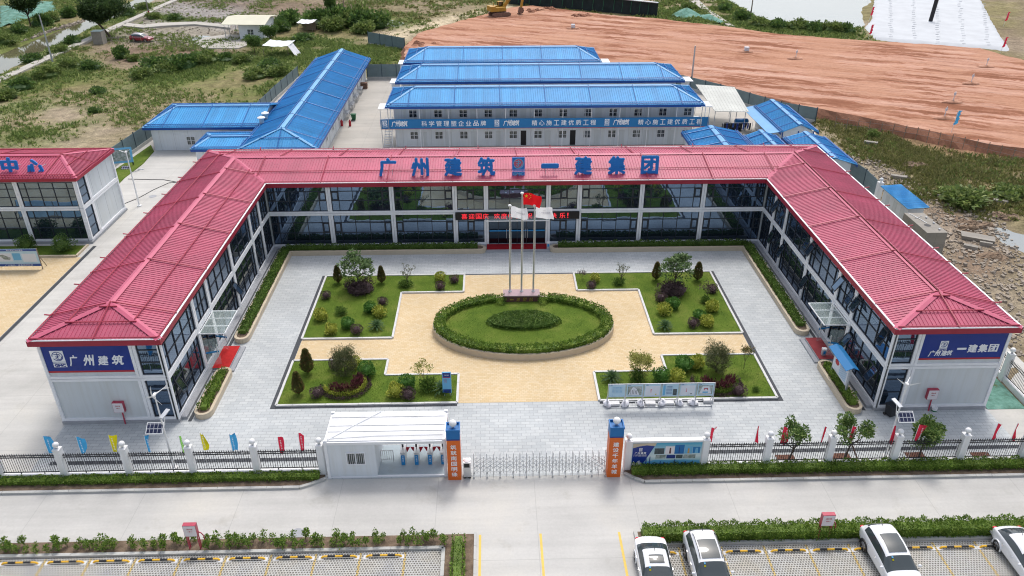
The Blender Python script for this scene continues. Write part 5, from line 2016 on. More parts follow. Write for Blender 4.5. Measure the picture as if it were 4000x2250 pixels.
# ------------------------------------------------------------------ notice boards, pylon sign, small things of the courtyard
def poster(root, at, kind, x0, x1, y, z0, z1):
	"""One printed board in the plane y, facing the road."""
	def r(n, m_, a, c, d, e, o):
		b = MB(at)
		b.box(x0 + (x1 - x0) * a, y - .004 - o * .003, z0 + (z1 - z0) * d, x0 + (x1 - x0) * c, y + .01, z0 + (z1 - z0) * e)
		return b.build(n, m_, root)

	def words(text, a, c, d, mt='poster_navy', hh=.07):
		b = MB(at)
		cx = x0 + (x1 - x0) * (a + c) / 2
		letter(b, text, (cx, y - .02, z0 + (z1 - z0) * d), (1, 0, 0), (0, 0, 1), (x1 - x0) * (c - a), hh, .004, res=1)
		b.build('lettering', mt, root)
	r('board_panel', 'poster', 0, 1, 0, 1, 0)
	words('工程概况' if kind in (0, 3) else '总平面图', .06, .22, .93)
	if kind == 0:
		for i in range(16):
			h = (.05, .14, .09, .2, .07, .12, .05, .16)[i % 8]
			r('skyline', 'poster_mid', .03 + i * .06, .05 + i * .06, .01, h, 1)
		for i in range(5):
			words('建筑工程施工管理', .2, .8, .78 - i * .11, 'poster_mid', .04)
	elif kind in (1, 5):
		r('picture', 'poster_green', .07, .93, .10, .84, 1)
		b = MB(at)
		q = lambda a, d: (x0 + (x1 - x0) * a, y - .014, z0 + (z1 - z0) * d)
		if kind == 5:
			b.add([q(.12, .16), q(.88, .16), q(.70, .78), q(.30, .78)], [(0, 1, 2, 3)])
			b.build('drawing', 'poster_white', root)
			r('drawing', 'pennant_red', .40, .63, .56, .62, 4)
			r('drawing', 'pennant_red', .40, .44, .44, .60, 4)
			r('drawing', 'pennant_red', .60, .64, .44, .60, 4)
			r('drawing', 'poster_mid', .33, .66, .22, .34, 4)
		else:
			b.add([q(.12, .16), q(.80, .14), q(.62, .60), q(.42, .80), (x0 + (x1 - x0) * .34, y - .014, z0 + (z1 - z0) * .76)], [(0, 1, 2, 3, 4)])
			b.build('drawing', 'poster_white', root)
			for i in range(5):
				r('drawing', 'poster_grey', .25 + i * .09, .28 + i * .09, .2, .5 + .05 * (i % 3), 4)
	elif kind in (2, 4):
		r('picture', 'poster_white', .06, .94, .06, .86, 1)
		for i in range(3):
			r('drawing', 'flag_red', .38, .44, .34 + i * .10, .39 + i * .10, 3)
		r('drawing', 'pennant_yellow' if kind == 2 else 'poster_grey', .68, .76, .12, .2, 3)
	else:
		r('picture', 'poster_mid', .06, .20, .06, .86, 1)
		for i in range(6):
			words('施工单位项目名称建设', .26, .62, .80 - i * .12, 'poster_navy', .06)
		r('picture', 'poster_grey', .68, .92, .06, .58, 1)


nb = thing('notice_board_row', 'row of six pale blue project boards on grey steel legs before the front right lawn', 'notice boards', (9.0, -26.2, 0))
at = nb.location
bx0, bx1 = 5.55, 13.05
w1 = (bx1 - bx0) / 6
b = MB(at)
for i in range(7):
	x = bx0 + i * w1
	b.bar((x, -26.55, 0.02), (x, -26.55, 2.08), .05, .05, (0, 1, 0))
	b.bar((x, -25.95, 0.02), (x, -26.52, 1.2), .035, .035, (0, 1, 0))
	b.bar((x, -26.55, .04), (x, -25.9, .04), .045, .04)
for z in (.05, .98, 2.08):
	b.bar((bx0, -26.556, z), (bx1, -26.556, z), .045, .045)
b.bar((bx0, -25.92, .052), (bx1, -25.92, .052), .045, .045)
for i in range(6):
	for s in (.3, .7):
		b.bar((bx0 + (i + s) * w1, -26.55, .03), (bx0 + (i + s) * w1, -25.9, .03), .035, .03)
b.build('leg_frame', 'galv', nb)
for i in range(6):
	poster(nb, at, i, bx0 + i * w1 + .05, bx0 + (i + 1) * w1 - .05, -26.57, 1.01, 2.05)


def sack(label, loc, sx=1, rz=0):
	b = MB()
	b.ball((0, 0, .16), .34 * sx, .25, .19, 12, 8, .10)
	b.lathe([(.13, .26), (.05, .34), (.05, .38), (.13, .47), (.10, .49)], n=9)
	o = b.build('sandbag', 'sack', None, loc, True)
	o.rotation_euler = (0, random.uniform(-.3, .3), rz)
	tag(o, label, 'sandbag', 'white sandbags weighing down the notice boards')


for i, (u, w_) in enumerate(((2368, 'first'), (2440, 'second'), (2498, 'third'), (2582, 'fourth'), (2646, 'fifth'), (2700, 'sixth'))):
	p = G(u, 1572, 0)
	sack('white tied sandbag at the %s leg of the project boards counted from the drive' % w_, (p.x, -26.3, .03), 1.25 if i == 3 else 1, random.uniform(0, 3))
for u, dz, lb in ((2396, 0, 'pale stone block beside the first sandbag'), (2536, 0, 'pale stone block under the third project board'), (2608, 0, 'pale stone block under the fourth project board'),
				  (2702, 0, 'pale stone block under the last project board, lower of a pair'), (2765, 0, 'pale stone block at the outer end of the project boards')):
	p = G(u, 1570, 0)
	b = MB()
	b.box(-.36, -.19, 0, .36, .19, .2)
	solo(b, 'stone_block', 'stone', lb, 'block', (p.x, -26.25 if u != 2765 else -26.0, .055), 'pale stone blocks weighing down the notice boards', rz=random.uniform(-.05, .05))

sp = thing('pylon_sign', 'narrow blue upright direction sign at the corner of the front left lawn', 'sign', at_g(1748, 1546))
b = MB()
for x in (-.2, .2):
	b.box(x - .025, -.025, -.05, x + .025, .025, .35)
b.build('leg', 'galv', sp)
for z0, z1, mt, nm in ((.3, .62, 'navy_dark', 'lower_panel'), (.62, 1.62, 'poster_mid', 'middle_panel'), (1.62, 1.66, 'sign_red', 'stripe'), (1.66, 2.06, 'navy_dark', 'head_panel')):
	b = MB()
	b.box(-.28, -.05, z0, .28, .03, z1)
	b.build(nm, mt, sp)
b = MB()
for x in (-.3, .3):
	b.box(x - .02, -.055, .28, x + .02, .035, 2.08)
b.box(-.32, -.054, 2.06, .32, .034, 2.10)
b.build('sign_frame', 'poster_mid', sp)
b = MB()
letter(b, '指示牌', (0, -.056, 1.86), (1, 0, 0), (0, 0, 1), .3, .09, .004, res=1)
b.build('lettering', 'ink_white', sp)
for i in range(4):
	b = MB()
	letter(b, '办公区', (-.1, -.056, 1.5 - i * .1), (1, 0, 0), (0, 0, 1), .2, .05, .004, res=1)
	b.build('lettering', 'sign_red', sp)

# roofed party notice board by the right wing
rb = thing('roofed_board', 'notice board under a small blue pitched roof in the short right planter', 'notice board', (22.85, -24.6, .37))
at = rb.location
b = MB(at)
for y in (-25.85, -23.3):
	b.box(22.79, y - .06, .3, 22.91, y + .06, 2.75)
b.box(22.8, -25.8, 1.0, 22.9, -23.35, 1.06)
b.build('post', 'galv', rb)
b = MB(at)
b.box(22.76, -25.78, 1.06, 22.84, -23.37, 2.4)
b.build('board_panel', 'poster_white', rb)
b = MB(at)
b.ball((22.755, -23.95, 1.85), .012, .32, .22, 12, 6)
for i in range(5):
	b.box(22.75, -25.4 + i * .2, 2.2, 22.758, -25.28 + i * .2, 2.32)
b.build('board_print', 'sign_red', rb)
b = MB(at)
for i in range(7):
	b.box(22.75, -25.6, 1.25 + i * .12, 22.757, -24.5, 1.29 + i * .12)
b.build('board_print', 'poster_mid', rb)
b = MB(at)
b.add([(22.35, -26.15, 2.62), (22.35, -23.0, 2.62), (22.85, -23.0, 2.86), (22.85, -26.15, 2.86), (23.3, -26.15, 2.66), (23.3, -23.0, 2.66)], [(0, 1, 2, 3), (3, 2, 5, 4)])
b.add([(22.35, -26.15, 2.58), (22.35, -23.0, 2.58), (22.85, -23.0, 2.82), (22.85, -26.15, 2.82), (23.3, -26.15, 2.62), (23.3, -23.0, 2.62)], [(3, 2, 1, 0), (4, 5, 2, 3)])
b.build('roof', 'banner', rb)


def litter_bin(label, loc):
	r = thing('litter_bin', label, 'bin', loc)
	b = MB()
	b.box(-.15, -.13, 0, .15, .13, .78)
	b.build('body', 'galv', r)
	b = MB()
	b.box(-.165, -.145, .78, .165, .145, .9)
	b.build('lid', 'white', r)
	b = MB()
	b.box(-.09, -.137, .42, .09, -.12, .7)
	b.build('sticker', 'turn_blue', r)


litter_bin('small grey steel bin with blue sticker beside the main entrance steps', at_g(2141, 976, 0))
litter_bin('small grey steel bin with blue sticker at the end of the short right planter', at_g(3213, 1398, 0))


def wheelie(name, mt, label, loc, rz):
	r = thing(name, label, 'bin', loc, rz)
	b = MB()
	V = []
	for z, sx, sy in ((.12, .22, .24), (.9, .29, .33)):
		V += [(-sx, -sy, z), (sx, -sy, z), (sx, sy, z), (-sx, sy, z)]
	b.add(V, [(0, 3, 2, 1), (4, 5, 6, 7), (0, 1, 5, 4), (1, 2, 6, 5), (2, 3, 7, 6), (3, 0, 4, 7)])
	b.build('body', mt, r)
	b = MB()
	b.box(-.31, -.36, .9, .31, .36, .97)
	b.box(-.25, .34, .9, .25, .42, .95)
	b.build('lid', mt, r)
	for x in (-.24, .24):
		b = MB()
		b.tube([(x - .03, .26, .12), (x + .03, .26, .12)], .12, 10)
		b.build('wheel', 'tyre', r)


wheelie('wheeled_bin', 'plastic_black', 'black wheeled bin at the corner of the right wing', (25.25, -27.95, 0), .3)
wheelie('wheeled_bin', 'plastic_green', 'green wheeled bin by the long blue-roofed shed in the back yard', (lambda p: (p.x, p.y, 0))(G(1383, 470)), 1.5)
pb = thing('paint_bucket', 'used white paint bucket by the right wing end wall', 'bucket', (lambda p: (p.x, p.y, 0))(G(3647, 1607)))
b = MB()
b.lathe([(.16, 0), (.2, .36), (.18, .36), (.15, .3)], n=12)
b.build('body', 'white', pb)
b = MB()
b.lathe([(.183, .06), (.19, .16)], n=12)
b.build('label_band', 'plastic_green', pb)
# ------------------------------------------------------------------ front fence, gate, guard house
def globe_top(parent, at, x, y, z, r=.19):
	b = MB(at)
	b.tube([(x, y, z - .02), (x, y, z + .12)], .07, 8)
	b.build('globe_base', 'galv', parent)
	b = MB(at)
	b.ball((x, y, z + .1 + r * .95), r, r, r, 16, 10)
	b.build('globe_lamp', 'white', parent, smooth=True)


def fence(label, xs_, y, root_at, skip=()):
	root = thing('railing_fence', label, 'fence', root_at)
	at = root.location
	for i, x in enumerate(xs_):
		b = MB(at)
		b.box(x - .2, y - .2, -.1, x + .2, y + .2, 2.34)
		b.box(x - .22, y - .22, 2.34, x + .22, y + .22, 2.42)
		p = b.build('pillar', 'white', root)
		globe_top(p, at, x, y, 2.42)
	for i, (x0, x1) in enumerate(zip(xs_, xs_[1:])):
		if i in skip:
			continue
		a, c = x0 + .2, x1 - .2
		b = MB(at)
		b.box(a, y - .11, -.1, c, y + .11, .36)
		b.box(a, y - .13, .36, c, y + .13, .42)
		b.build('base_wall', 'white', root)
		b = MB(at)
		for z in (.55, 1.72, 1.88):
			b.tube([(a, y, z), (c, y, z)], .036, 5)
		for s in (.3, .7):
			x = a + (c - a) * s
			b.tube([(x, y, .42), (x, y, .55)], .03, 5)
		k = 25
		for j in range(k):
			x = a + (c - a) * (j + .5) / k
			b.tube([(x, y, .55), (x, y, 1.96)], .018, 4, False)
			b.lathe([(.034, 0), (.012, .10), (.002, .14)], (x, y, 1.92), 5)
		for j in range(6):
			xa, xb = a + (c - a) * j / 6, a + (c - a) * (j + 1) / 6
			b.tube([(xa, y - .01, 1.74), (xb, y - .01, 1.86)], .009, 4, False)
			b.tube([(xa, y + .01, 1.86), (xb, y + .01, 1.74)], .009, 4, False)
		b.build('railing', 'black_iron', root)
	return root


FYL = -32.75
fence('white-pillared black railing fence left of the guard house', [-41.45, -37.45, -33.44, -29.43, -25.41, -21.43, -17.44, -13.35], FYL, (-25, FYL, 0))
rf_ = fence('white-pillared black railing fence right of the gate with billboard wall', [5.95, 10.85, 14.86, 18.87, 23.1, 27.4, 31.45, 35.5], -32.85, (20, -32.85, 0), skip=(0,))
at = rf_.location
b = MB(at)
b.box(6.15, -32.97, -.1, 10.65, -32.73, 2.3)
b.box(6.15, -33.02, 2.3, 10.65, -32.68, 2.42)
b.build('billboard_wall', 'white', rf_)
bb = thing('billboard', 'printed billboard of towers and skyline with navy corner on the white wall by the gate', 'billboard', (8.4, -32.98, .4))
at = bb.location
y = -32.985
Q = lambda x, z, o=0: (6.2 + 4.4 * x, y - .003 * o, .42 + 1.82 * z)


def bq(nm, mt, pts, o=1, n=None):
	b = MB(at)
	b.add([Q(px_, pz_, o) for px_, pz_ in pts], [tuple(range(len(pts)))])
	return b.build(nm, mt, bb)


b = MB(at)
b.box(6.2, y, .42, 10.6, y + .015, 2.24)
b.build('board', 'poster', bb)
m, t = newmat('billboard sky print', 0.4, 0, 0.4)
mp = t.coord(which='Generated')
sx_ = t.n('ShaderNodeSeparateXYZ')
t.l(mp, sx_.inputs[0])
t.l(t.ramp(sx_.outputs[2], [(0.05, S(120, 190, 206, .8)), (0.4, S(226, 240, 240, .8)), (1.0, S(58, 172, 208, .8))]), t.b.inputs['Base Color'])
M['bb_sky'] = m
b = MB(at)
b.box(6.22, y - .004, .44, 10.58, y - .001, 2.22)
b.build('sky_print', 'bb_sky', bb)
bq('corner_print', 'navy', [(.005, .01), (.16, .01), (.34, .99), (.005, .99)], 2)
bq('corner_print', 'sand_print' if 'sand_print' in M else 'cream', [(.005, .78), (.10, .86), (.20, .90), (.32, .86), (.34, .99), (.005, .99)], 3)
for i in range(9):
	h = (.12, .2, .16, .1, .14, .2, .22, .16, .12)[i]
	bq('skyline', 'ink_white', [(.01 + i * .016, .01), (.021 + i * .016, .01), (.021 + i * .016, h), (.01 + i * .016, h)], 4)
for x0, x1, z0, z1, mt in ((.32, .46, .50, .76, 'poster_grey'), (.475, .605, .50, .84, 'pink_white'), (.61, .745, .50, .90, 'azure'), (.75, .865, .50, .83, 'poster_mid'), (.87, .975, .52, .80, 'banner'),
						   (.345, .49, .30, .46, 'poster_green'), (.50, .63, .30, .46, 'navy_dark'), (.64, .735, .30, .46, 'poster_grey'), (.745, .92, .30, .46, 'poster_green')):
	bq('picture', mt, [(x0, z0), (x1, z0), (x1, z1), (x0, z1)], 3)
for x, w_, z1, mt in ((.42, .045, .72, 'poster_grey'), (.545, .03, .78, 'mauve'), (.675, .012, .84, 'navy_dark'), (.81, .03, .74, 'gold'), (.925, .05, .76, 'poster_mid')):
	bq('tower_print', mt, [(x - w_ / 2, .52), (x + w_ / 2, .52), (x + w_ / 3, z1), (x - w_ / 3, z1)], 5)
bq('skyline', 'poster_mid', [(.17, .14), (.35, .25), (.55, .22), (.75, .24), (.985, .20), (.985, .05), (.17, .05)], 3)
for i in range(15):
	x = .20 + i * .052
	h = (.36, .40, .12, .1, .18, .15, .12, .1, .26, .08, .13, .17, .1, .18, .12)[i]
	bq('skyline', 'poster_navy', [(x, .04), (x + .022, .04), (x + .018, h), (x + .006, h)], 6)
bq('park_print', 'plastic_green', [(.14, .01), (.985, .01), (.985, .05), (.5, .07), (.18, .06)], 7)
emblem(bb, Q(.12, .70, 6), (1, 0, 0), (0, 0, 1), .2, .002, 'ink_white', 'navy', at=at)
b = MB(at)
for i, ch in enumerate('广州建筑'):
	letter(b, ch, Q(.055 + i * .043, .565, 8), (1, 0, 0), (0, 0, 1), .17, .17, .003, res=1, **BRUSH)
letter(b, '广州建筑集团有限公司', Q(.115, .48, 8), (1, 0, 0), (0, 0, 1), .82, .07, .003, res=1)
letter(b, '广州一建建设集团', Q(.115, .435, 8), (1, 0, 0), (0, 0, 1), .82, .06, .003, res=1)
b.build('lettering', 'ink_white', bb)

for k, (x0, x1, txt, wh) in enumerate(((-5.39, -4.57, '筑就南国明珠', 'left'), (4.61, 5.46, '建设千年羊城', 'right'))):
	root = thing('gate_pillar', 'orange and blue gate pillar with white globe and vertical white lettering, %s of the gate' % wh, 'gate pillar', ((x0 + x1) / 2, -33.15, 0))
	at = root.location
	y0, y1 = -33.56, -32.78
	b = MB(at)
	b.box(x0, y0, -.05, x1, y1, 3.18)
	b.build('shaft', 'orange', root)
	b = MB(at)
	b.box(x0 - .004, y0 - .004, 3.18, x1 + .004, y1 + .004, 3.28)
	b.build('stripe', 'navy_dark', root)
	b = MB(at)
	b.box(x0 - .002, y0 - .002, 3.28, x1 + .002, y1 + .002, 3.86)
	for a, c, d, e in ((x0 - .02, y0 - .02, x1 + .02, y0 + .05), (x0 - .02, y1 - .05, x1 + .02, y1 + .02), (x0 - .02, y0 + .05, x0 + .05, y1 - .05), (x1 - .05, y0 + .05, x1 + .02, y1 - .05)):
		b.box(a, c, 3.86, d, e, 4.0)
	b.build('cap', 'azure', root)
	globe_top(root, at, (x0 + x1) / 2, (y0 + y1) / 2, 3.88, .235)
	b = MB(at)
	for i, ch in enumerate(txt):
		letter(b, ch, ((x0 + x1) / 2, y0 - .008, 2.66 - i * .44), (1, 0, 0), (0, 0, 1), .36, .34, .014, bold=.012)
	b.build('lettering', 'ink_white', root)

# folding gate
gt = thing('folding_gate', 'closed folding gate of stainless steel lattice between the orange pillars', 'gate', (0, -33.25, 0))
at = gt.location
xg0, xg1, ng = -3.78, 4.5, 20
for i in range(ng + 1):
	x = xg0 + (xg1 - xg0) * i / ng
	b = MB(at)
	for y in (-33.45, -33.02):
		b.tube([(x, y, .06), (x, y, 1.72)], .022, 5)
	b.tube([(x, -33.45, 1.72), (x, -33.36, 1.9), (x, -33.11, 1.9), (x, -33.02, 1.72)], .022, 5)
	if i % 2 == 0:
		for y in (-33.45, -33.02):
			b.tube([(x, y - .02, .06), (x, y + .02, .06)], .06, 8)
	b.build('upright', 'steel', gt)
b = MB(at)
for i in range(ng):
	xa, xb = xg0 + (xg1 - xg0) * i / ng, xg0 + (xg1 - xg0) * (i + 1) / ng
	xm = (xa + xb) / 2
	for y in (-33.43, -33.04):
		for za, zb in ((.45, .85), (.85, .45), (.85, 1.2), (1.2, .85)):
			b.tube([(xa, y, za), (xb, y, zb)], .017, 4, False)
		b.tube([(xm, y, .4), (xm, y, 1.42)], .016, 4)
		b.tube([(xa, y, 1.2), (xm, y, 1.32), (xb, y, 1.2)], .014, 4, False)
b.build('lattice', 'steel', gt)
gm_ = thing('gate_motor', 'stainless drive box with small screen at the left end of the folding gate', 'gate motor', (-4.2, -33.25, 0))
b = MB()
b.box(-.23, -.24, .16, .23, .24, 1.32)
b.build('housing', 'steel', gm_)
b = MB()
b.ball((0, 0, 1.32), .235, .245, .09, 12, 6)
b.build('top_cap', 'pink_white', gm_)
b = MB()
b.box(-.17, -.252, .95, .17, -.235, 1.25)
b.build('screen', 'screen', gm_)
for x in (-.15, .15):
	b = MB()
	b.tube([(x, -.2, .1), (x, .2, .1)], .1, 10)
	b.build('wheel', 'tyre', gm_)

# guard house: a container with an office end and an open passage
gh = thing('guard_house', 'white container guard house with barred window and open turnstile passage', 'guard house', (-9.2, -31.7, 0))
at = gh.location
x0, x1, y0, y1, xm = -12.95, -5.47, -33.22, -30.22, -9.85
b = MB(at)
b.box(x0 + .1, y0 + .06, .12, xm, y0 + .12, 2.72)
b.box(x0 + .1, y1 - .12, .12, xm, y1 - .06, 2.72)
b.box(x0 + .04, y0 + .12, .12, x0 + .1, y1 - .12, 2.72)
b.box(xm - .06, y0 + .12, .12, xm, y1 - .12, 2.72)
b.build('wall', 'panel_hut', gh)
b = MB(at)
for x in (x0 + .08, x1 - .08):
	for y in (y0 + .08, y1 - .08):
		b.box(x - .09, y - .09, 0, x + .09, y + .09, 2.9)
b.box(x0 + .17, y0, 2.68, x1 - .17, y0 + .16, 2.88)
b.box(x0 + .17, y1 - .16, 2.68, x1 - .17, y1, 2.88)
b.box(x0, y0 + .17, 2.68, x0 + .16, y1 - .17, 2.88)
b.box(x1 - .16, y0 + .17, 2.68, x1, y1 - .17, 2.88)
b.box(x0 + .17, y0 + .01, 0, x1 - .17, y0 + .13, .11)
b.build('container_frame', 'white_frame', gh)
b = MB(at)
b.box(x0 + .1, y0 + .1, 2.86, x1 - .1, y1 - .1, 2.93)
for s in (.33, .52, .80):
	y = y0 + (y1 - y0) * s
	b.bar((x0 + .12, y, 2.945), (x1 - .12, y, 2.945), .05, .03)
rf2 = b.build('roof', 'white_roof', gh)
b = MB(at)
for x in (x0 + .1, x1 - .1):
	for y in (y0 + .1, y1 - .1):
		b.box(x - .1, y - .08, 2.9, x + .1, y + .08, 3.0)
b.build('corner_casting', 'white_frame', rf2)
b = MB(at)
b.tube([(x0 + .1, y0 + .05, 2.96), (x0 + 1.5, y0 + 1.4, 2.97), (x0 + 3.2, y1 - .1, 2.97)], .02, 5)
b.tube([(x0 + .2, y0 + .3, 2.96), (x0 + 3, y0 + .5, 2.97), (x1 - .2, y0 + .55, 2.97)], .018, 5)
b.build('cable', 'white_frame', rf2)
b = MB(at)
b.box(x0 + .05, y0 + .03, -.02, x1 - .05, y1 - .03, .10)
b.build('floor', 'guard_floor', gh)
wf = MB(at)
wx0, wx1, wz0, wz1 = x0 + 1.25, x0 + 2.45, 1.05, 2.05
for a, c, d, e in ((wx0, wz0, wx1, wz0 + .07), (wx0, wz1 - .07, wx1, wz1), (wx0, wz0 + .07, wx0 + .07, wz1 - .07), (wx1 - .07, wz0 + .07, wx1, wz1 - .07), ((wx0 + wx1) / 2 - .04, wz0 + .07, (wx0 + wx1) / 2 + .04, wz1 - .07)):
	wf.box(a, y0 + .02, c, d, y0 + .07, e)
for i in range(9):
	x = wx0 + .12 + i * (wx1 - wx0 - .24) / 8
	wf.tube([(x, y0 + .0, wz0 + .03), (x, y0 + .0, wz1 - .03)], .012, 5)
w_ = wf.build('window', 'white_frame', gh)
p_ = MB(at)
p_.quad((wx0, y0 + .055, wz0), (wx1, y0 + .055, wz0), (wx1, y0 + .055, wz1), (wx0, y0 + .055, wz1))
p_.build('pane', 'glass_hut', w_)
for i, (u, v) in enumerate(((1578, 1806), (1630, 1806), (1682, 1806), (1732, 1806))):
	p = G(u, v, .1)
	r = thing('turnstile', ('steel flap turnstile nearest the guard room with blue front sticker', 'second steel flap turnstile from the guard room', 'third steel flap turnstile from the guard room',
							'steel flap turnstile nearest the orange pillar, partly hidden by it')[i], 'turnstile', (p.x, -31.6, .1), 0, 'turnstiles in the guard house passage')
	b = MB()
	b.box(-.13, -.62, 0, .13, .62, .95)
	b.box(-.16, -.66, .95, .16, .66, 1.03)
	b.build('cabinet', 'steel', r)
	b = MB()
	b.box(-.12, -.632, .02, .12, -.619, .82)
	st_ = b.build('sticker', 'turn_blue', r)
	b = MB()
	for j, ch in enumerate(('刷脸通行', '刷卡通行', '进入通道', '访客通道')[i]):
		letter(b, ch, (0, -.638, .70 - j * .13), (1, 0, 0), (0, 0, 1), .09, .09, .004, res=1)
	b.build('lettering', 'ink_white', st_)
	b = MB()
	b.tube([(0, -.3, 1.03), (0, -.3, 1.3)], .025, 6)
	b.box(-.06, -.34, 1.25, .06, -.3, 1.48)
	b.build('reader', 'trim_black', r)
	for s in ((-1, 1) if 0 < i < 3 else ((1,) if i == 0 else (-1,))):
		b = MB()
		b.add([(s * .13, -.01, .95), (s * .42, -.01, .98), (s * .20, -.01, .52), (s * .13, .01, .95), (s * .42, .01, .98), (s * .20, .01, .52)], [(0, 1, 2), (5, 4, 3), (0, 3, 4, 1), (1, 4, 5, 2), (2, 5, 3, 0)])
		b.build('flap', 'flap_red', r)
rl = thing('guard_rail', 'short steel barrier rail between guard room and turnstiles', 'rail', (-9.4, -31.9, .1))
b = MB()
for z in (.25, .95):
	b.tube([(-.38, 0, z), (.42, 0, z)], .02, 5)
for i in range(7):
	x = -.38 + i * .8 / 6
	b.tube([(x, 0, 0 if i in (0, 6) else .25), (x, 0, .95)], .015 if i % 6 else .022, 5)
b.build('rail_frame', 'steel', rl)

# pennants on the front fence
PN = [(165, 1703, 178, 1775, 'pennant_blue', 1.2), (294, 1705, 318, 1776, 'pennant_blue', 1.0), (420, 1697, 447, 1767, 'pennant_yellow', .9), (560, 1700, 568, 1768, 'pennant_blue', .8), (697, 1702, 706, 1764, 'pennant_green', .7),
	  (778, 1690, 786, 1760, 'pennant_yellow', .7), (893, 1695, 905, 1762, 'pennant_blue', .8), (1082, 1705, 1090, 1766, 'pennant_red', .75), (1163, 1690, 1169, 1758, 'pennant_red', .7)]
LBP = ['wrinkled blue pennant, leftmost on the fence', 'blue pennant left of the first full fence pillar gap', 'yellow pennant left of a fence pillar, farther from the guard house', 'blue pennant with a strip of white characters',
	   'lime green pennant left of a fence pillar', 'yellow pennant nearest the lime green one', 'blue pennant nearest the guard house', 'torn red pennant farther from the guard house', 'swallow-tailed red pennant nearest the guard house']
PR = [(2778, 1668, 2770, 1733), (2960, 1662, 2944, 1726), (3060, 1666, 3043, 1730), (3222, 1662, 3205, 1727), (3330, 1662, 3302, 1729), (3492, 1662, 3466, 1728), (3590, 1658, 3566, 1720), (3898, 1652, 3872, 1718), (3975, 1652, 3938, 1716)]
LBR = ['red pennant nearest the billboard', 'narrow red pennant between billboard and first street tree', 'broad red pennant beside the first street tree', 'thin curled red pennant over a pillar, right of the first street tree',
	   'red pennant before the second street tree', 'narrow red pennant hanging near the lamp post', 'broad red pennant before the third street tree', 'wide red pennant, second from the right end', 'folded red pennant at the right end of the fence']
for i, ((u0, v0, u1, v1, *q), lb) in enumerate(zip(PN + PR, LBP + LBR)):
	mt = q[0] if q else 'pennant_red'
	wv = q[1] if q else (.8, .4, 1.0, .2, .7, .35, 1.0, .8, .5)[i - 9]
	yy = FYL + .12 if i < 9 else -32.73
	d = G(u0, v0, 0) - CAM
	tp = CAM + d * ((yy - CAM.y) / d.y)
	x = tp.x
	r = thing('pennant', lb, 'pennant', (x, yy, .4), 0, 'pennants along the front fence')
	zt = tp.z - .4
	b = MB()
	b.tube([(0, 0, 0), (0, 0, zt * .7), (.03, 0, zt)], .014, 5)
	b.build('pole', 'white', r)
	b = MB()
	n1, n2 = 12, 7
	W_, H_ = .52 * wv, 1.35
	vs = []
	for j in range(n1 + 1):
		s = j / n1
		for k in range(n2 + 1):
			a = k / n2
			wd = W_ * (1 - .35 * (s > .75) * (s - .75) * 4 * (i % 2)) * (.75 + .25 * math.sin(s * 3 + i))
			vs.append((a * wd + .02, .16 * math.sin(a * 4 + s * 2.5 + i * 1.7) * (1.2 - wv * .5) * a, zt - .02 - s * H_ - (.10 * a if s == 0 else .12 * a * (i % 3 - 1))))
	b.add(vs, [(j * (n2 + 1) + k, j * (n2 + 1) + k + 1, (j + 1) * (n2 + 1) + k + 1, (j + 1) * (n2 + 1) + k) for j in range(n1) for k in range(n2)])
	c_ = b.build('cloth', mt, r, smooth=True)
	if wv > .6:
		b = MB()
		for j, ch in enumerate('创建安全文明工地'):
			letter(b, ch, (.03 + W_ * .42, -.10 + .0, zt - .25 - j * .125), (1, 0, 0), (0, 0, 1), .085, .085, .004, res=1)
		b.build('lettering', 'ink_white', c_)


# lamp posts with wind rotor and solar panel
def lamp_post(label, u, v, z0, arm, tilt):
	p = G(u, v, 0)
	r = thing('street_lamp', label, 'lamp post', (p.x, p.y, 0))
	b = MB()
	b.lathe([(.24, 0), (.24, .22), (.22, .25)], n=14)
	b.build('footing', 'stone', r)
	b = MB()
	b.tube([(0, 0, .2), (0, 0, 3.4), (0, 0, 5.9)], [.075, .055, .038], 10)
	b.build('pole', 'white', r)
	b = MB()
	b.tube([(0, 0, 3.4), (arm * .15, -.05, 3.7), (arm * .35, -.1, 4.6)], [.035, .03, .025], 6)
	ar = b.build('lamp_arm', 'white', r)
	b = MB()
	b.obox((arm * .45, -.28, 4.72), (.26, .75, .06), Matrix.Rotation(math.radians(12), 3, 'X') @ Matrix.Rotation(arm * -.3, 3, 'Z'))
	b.build('lamp_head', 'galv', ar)
	b = MB()
	R_ = Matrix.Rotation(math.radians(38), 3, 'X')
	b.obox((-arm * .42, -.2, 3.55), (.98, .66, .04), R_)
	sp_ = b.build('solar_panel', 'solar', r)
	b = MB()
	for dx, dy, sx, sy in ((0, .35, 1.02, .04), (0, -.35, 1.02, .04), (.5, 0, .04, .66), (-.5, 0, .04, .66)):
		b.obox(Vector((-arm * .42, -.2, 3.55)) + R_ @ Vector((dx, dy, .003)), (sx, sy, .05), R_)
	b.build('panel_frame', 'white', sp_)
	b = MB()
	c0 = Vector((0, 0, 5.95))
	b.ball(c0, .10, .20, .10, 10, 8)
	b.tube([c0, c0 + Vector((.25, .35, .05)), c0 + Vector((.42, .55, .12))], [.05, .025, .02], 6)
	b.add([c0 + Vector((.35, .46, .05)), c0 + Vector((.62, .75, .38)), c0 + Vector((.55, .68, .1)), c0 + Vector((.66, .8, -.1))], [(0, 1, 2), (0, 2, 3)])
	tb_ = b.build('rotor_housing', 'white', r)
	h = c0 + Vector((-.07, -.19, 0))
	for k in range(3):
		a = tilt + k * 2 * pi / 3
		d = Vector((math.cos(a) * .94, -math.cos(a) * .34, math.sin(a)))
		b = MB()
		s = d.cross(Vector((.34, .94, 0))).normalized()
		b.add([h + s * .04, h + d * .25 + s * .07, h + d * .78 + s * .01, h + d * .78 - s * .01, h + d * .25 - s * .04, h - s * .03], [(0, 1, 2, 3, 4, 5)])
		b.build('rotor_blade', 'white', tb_)


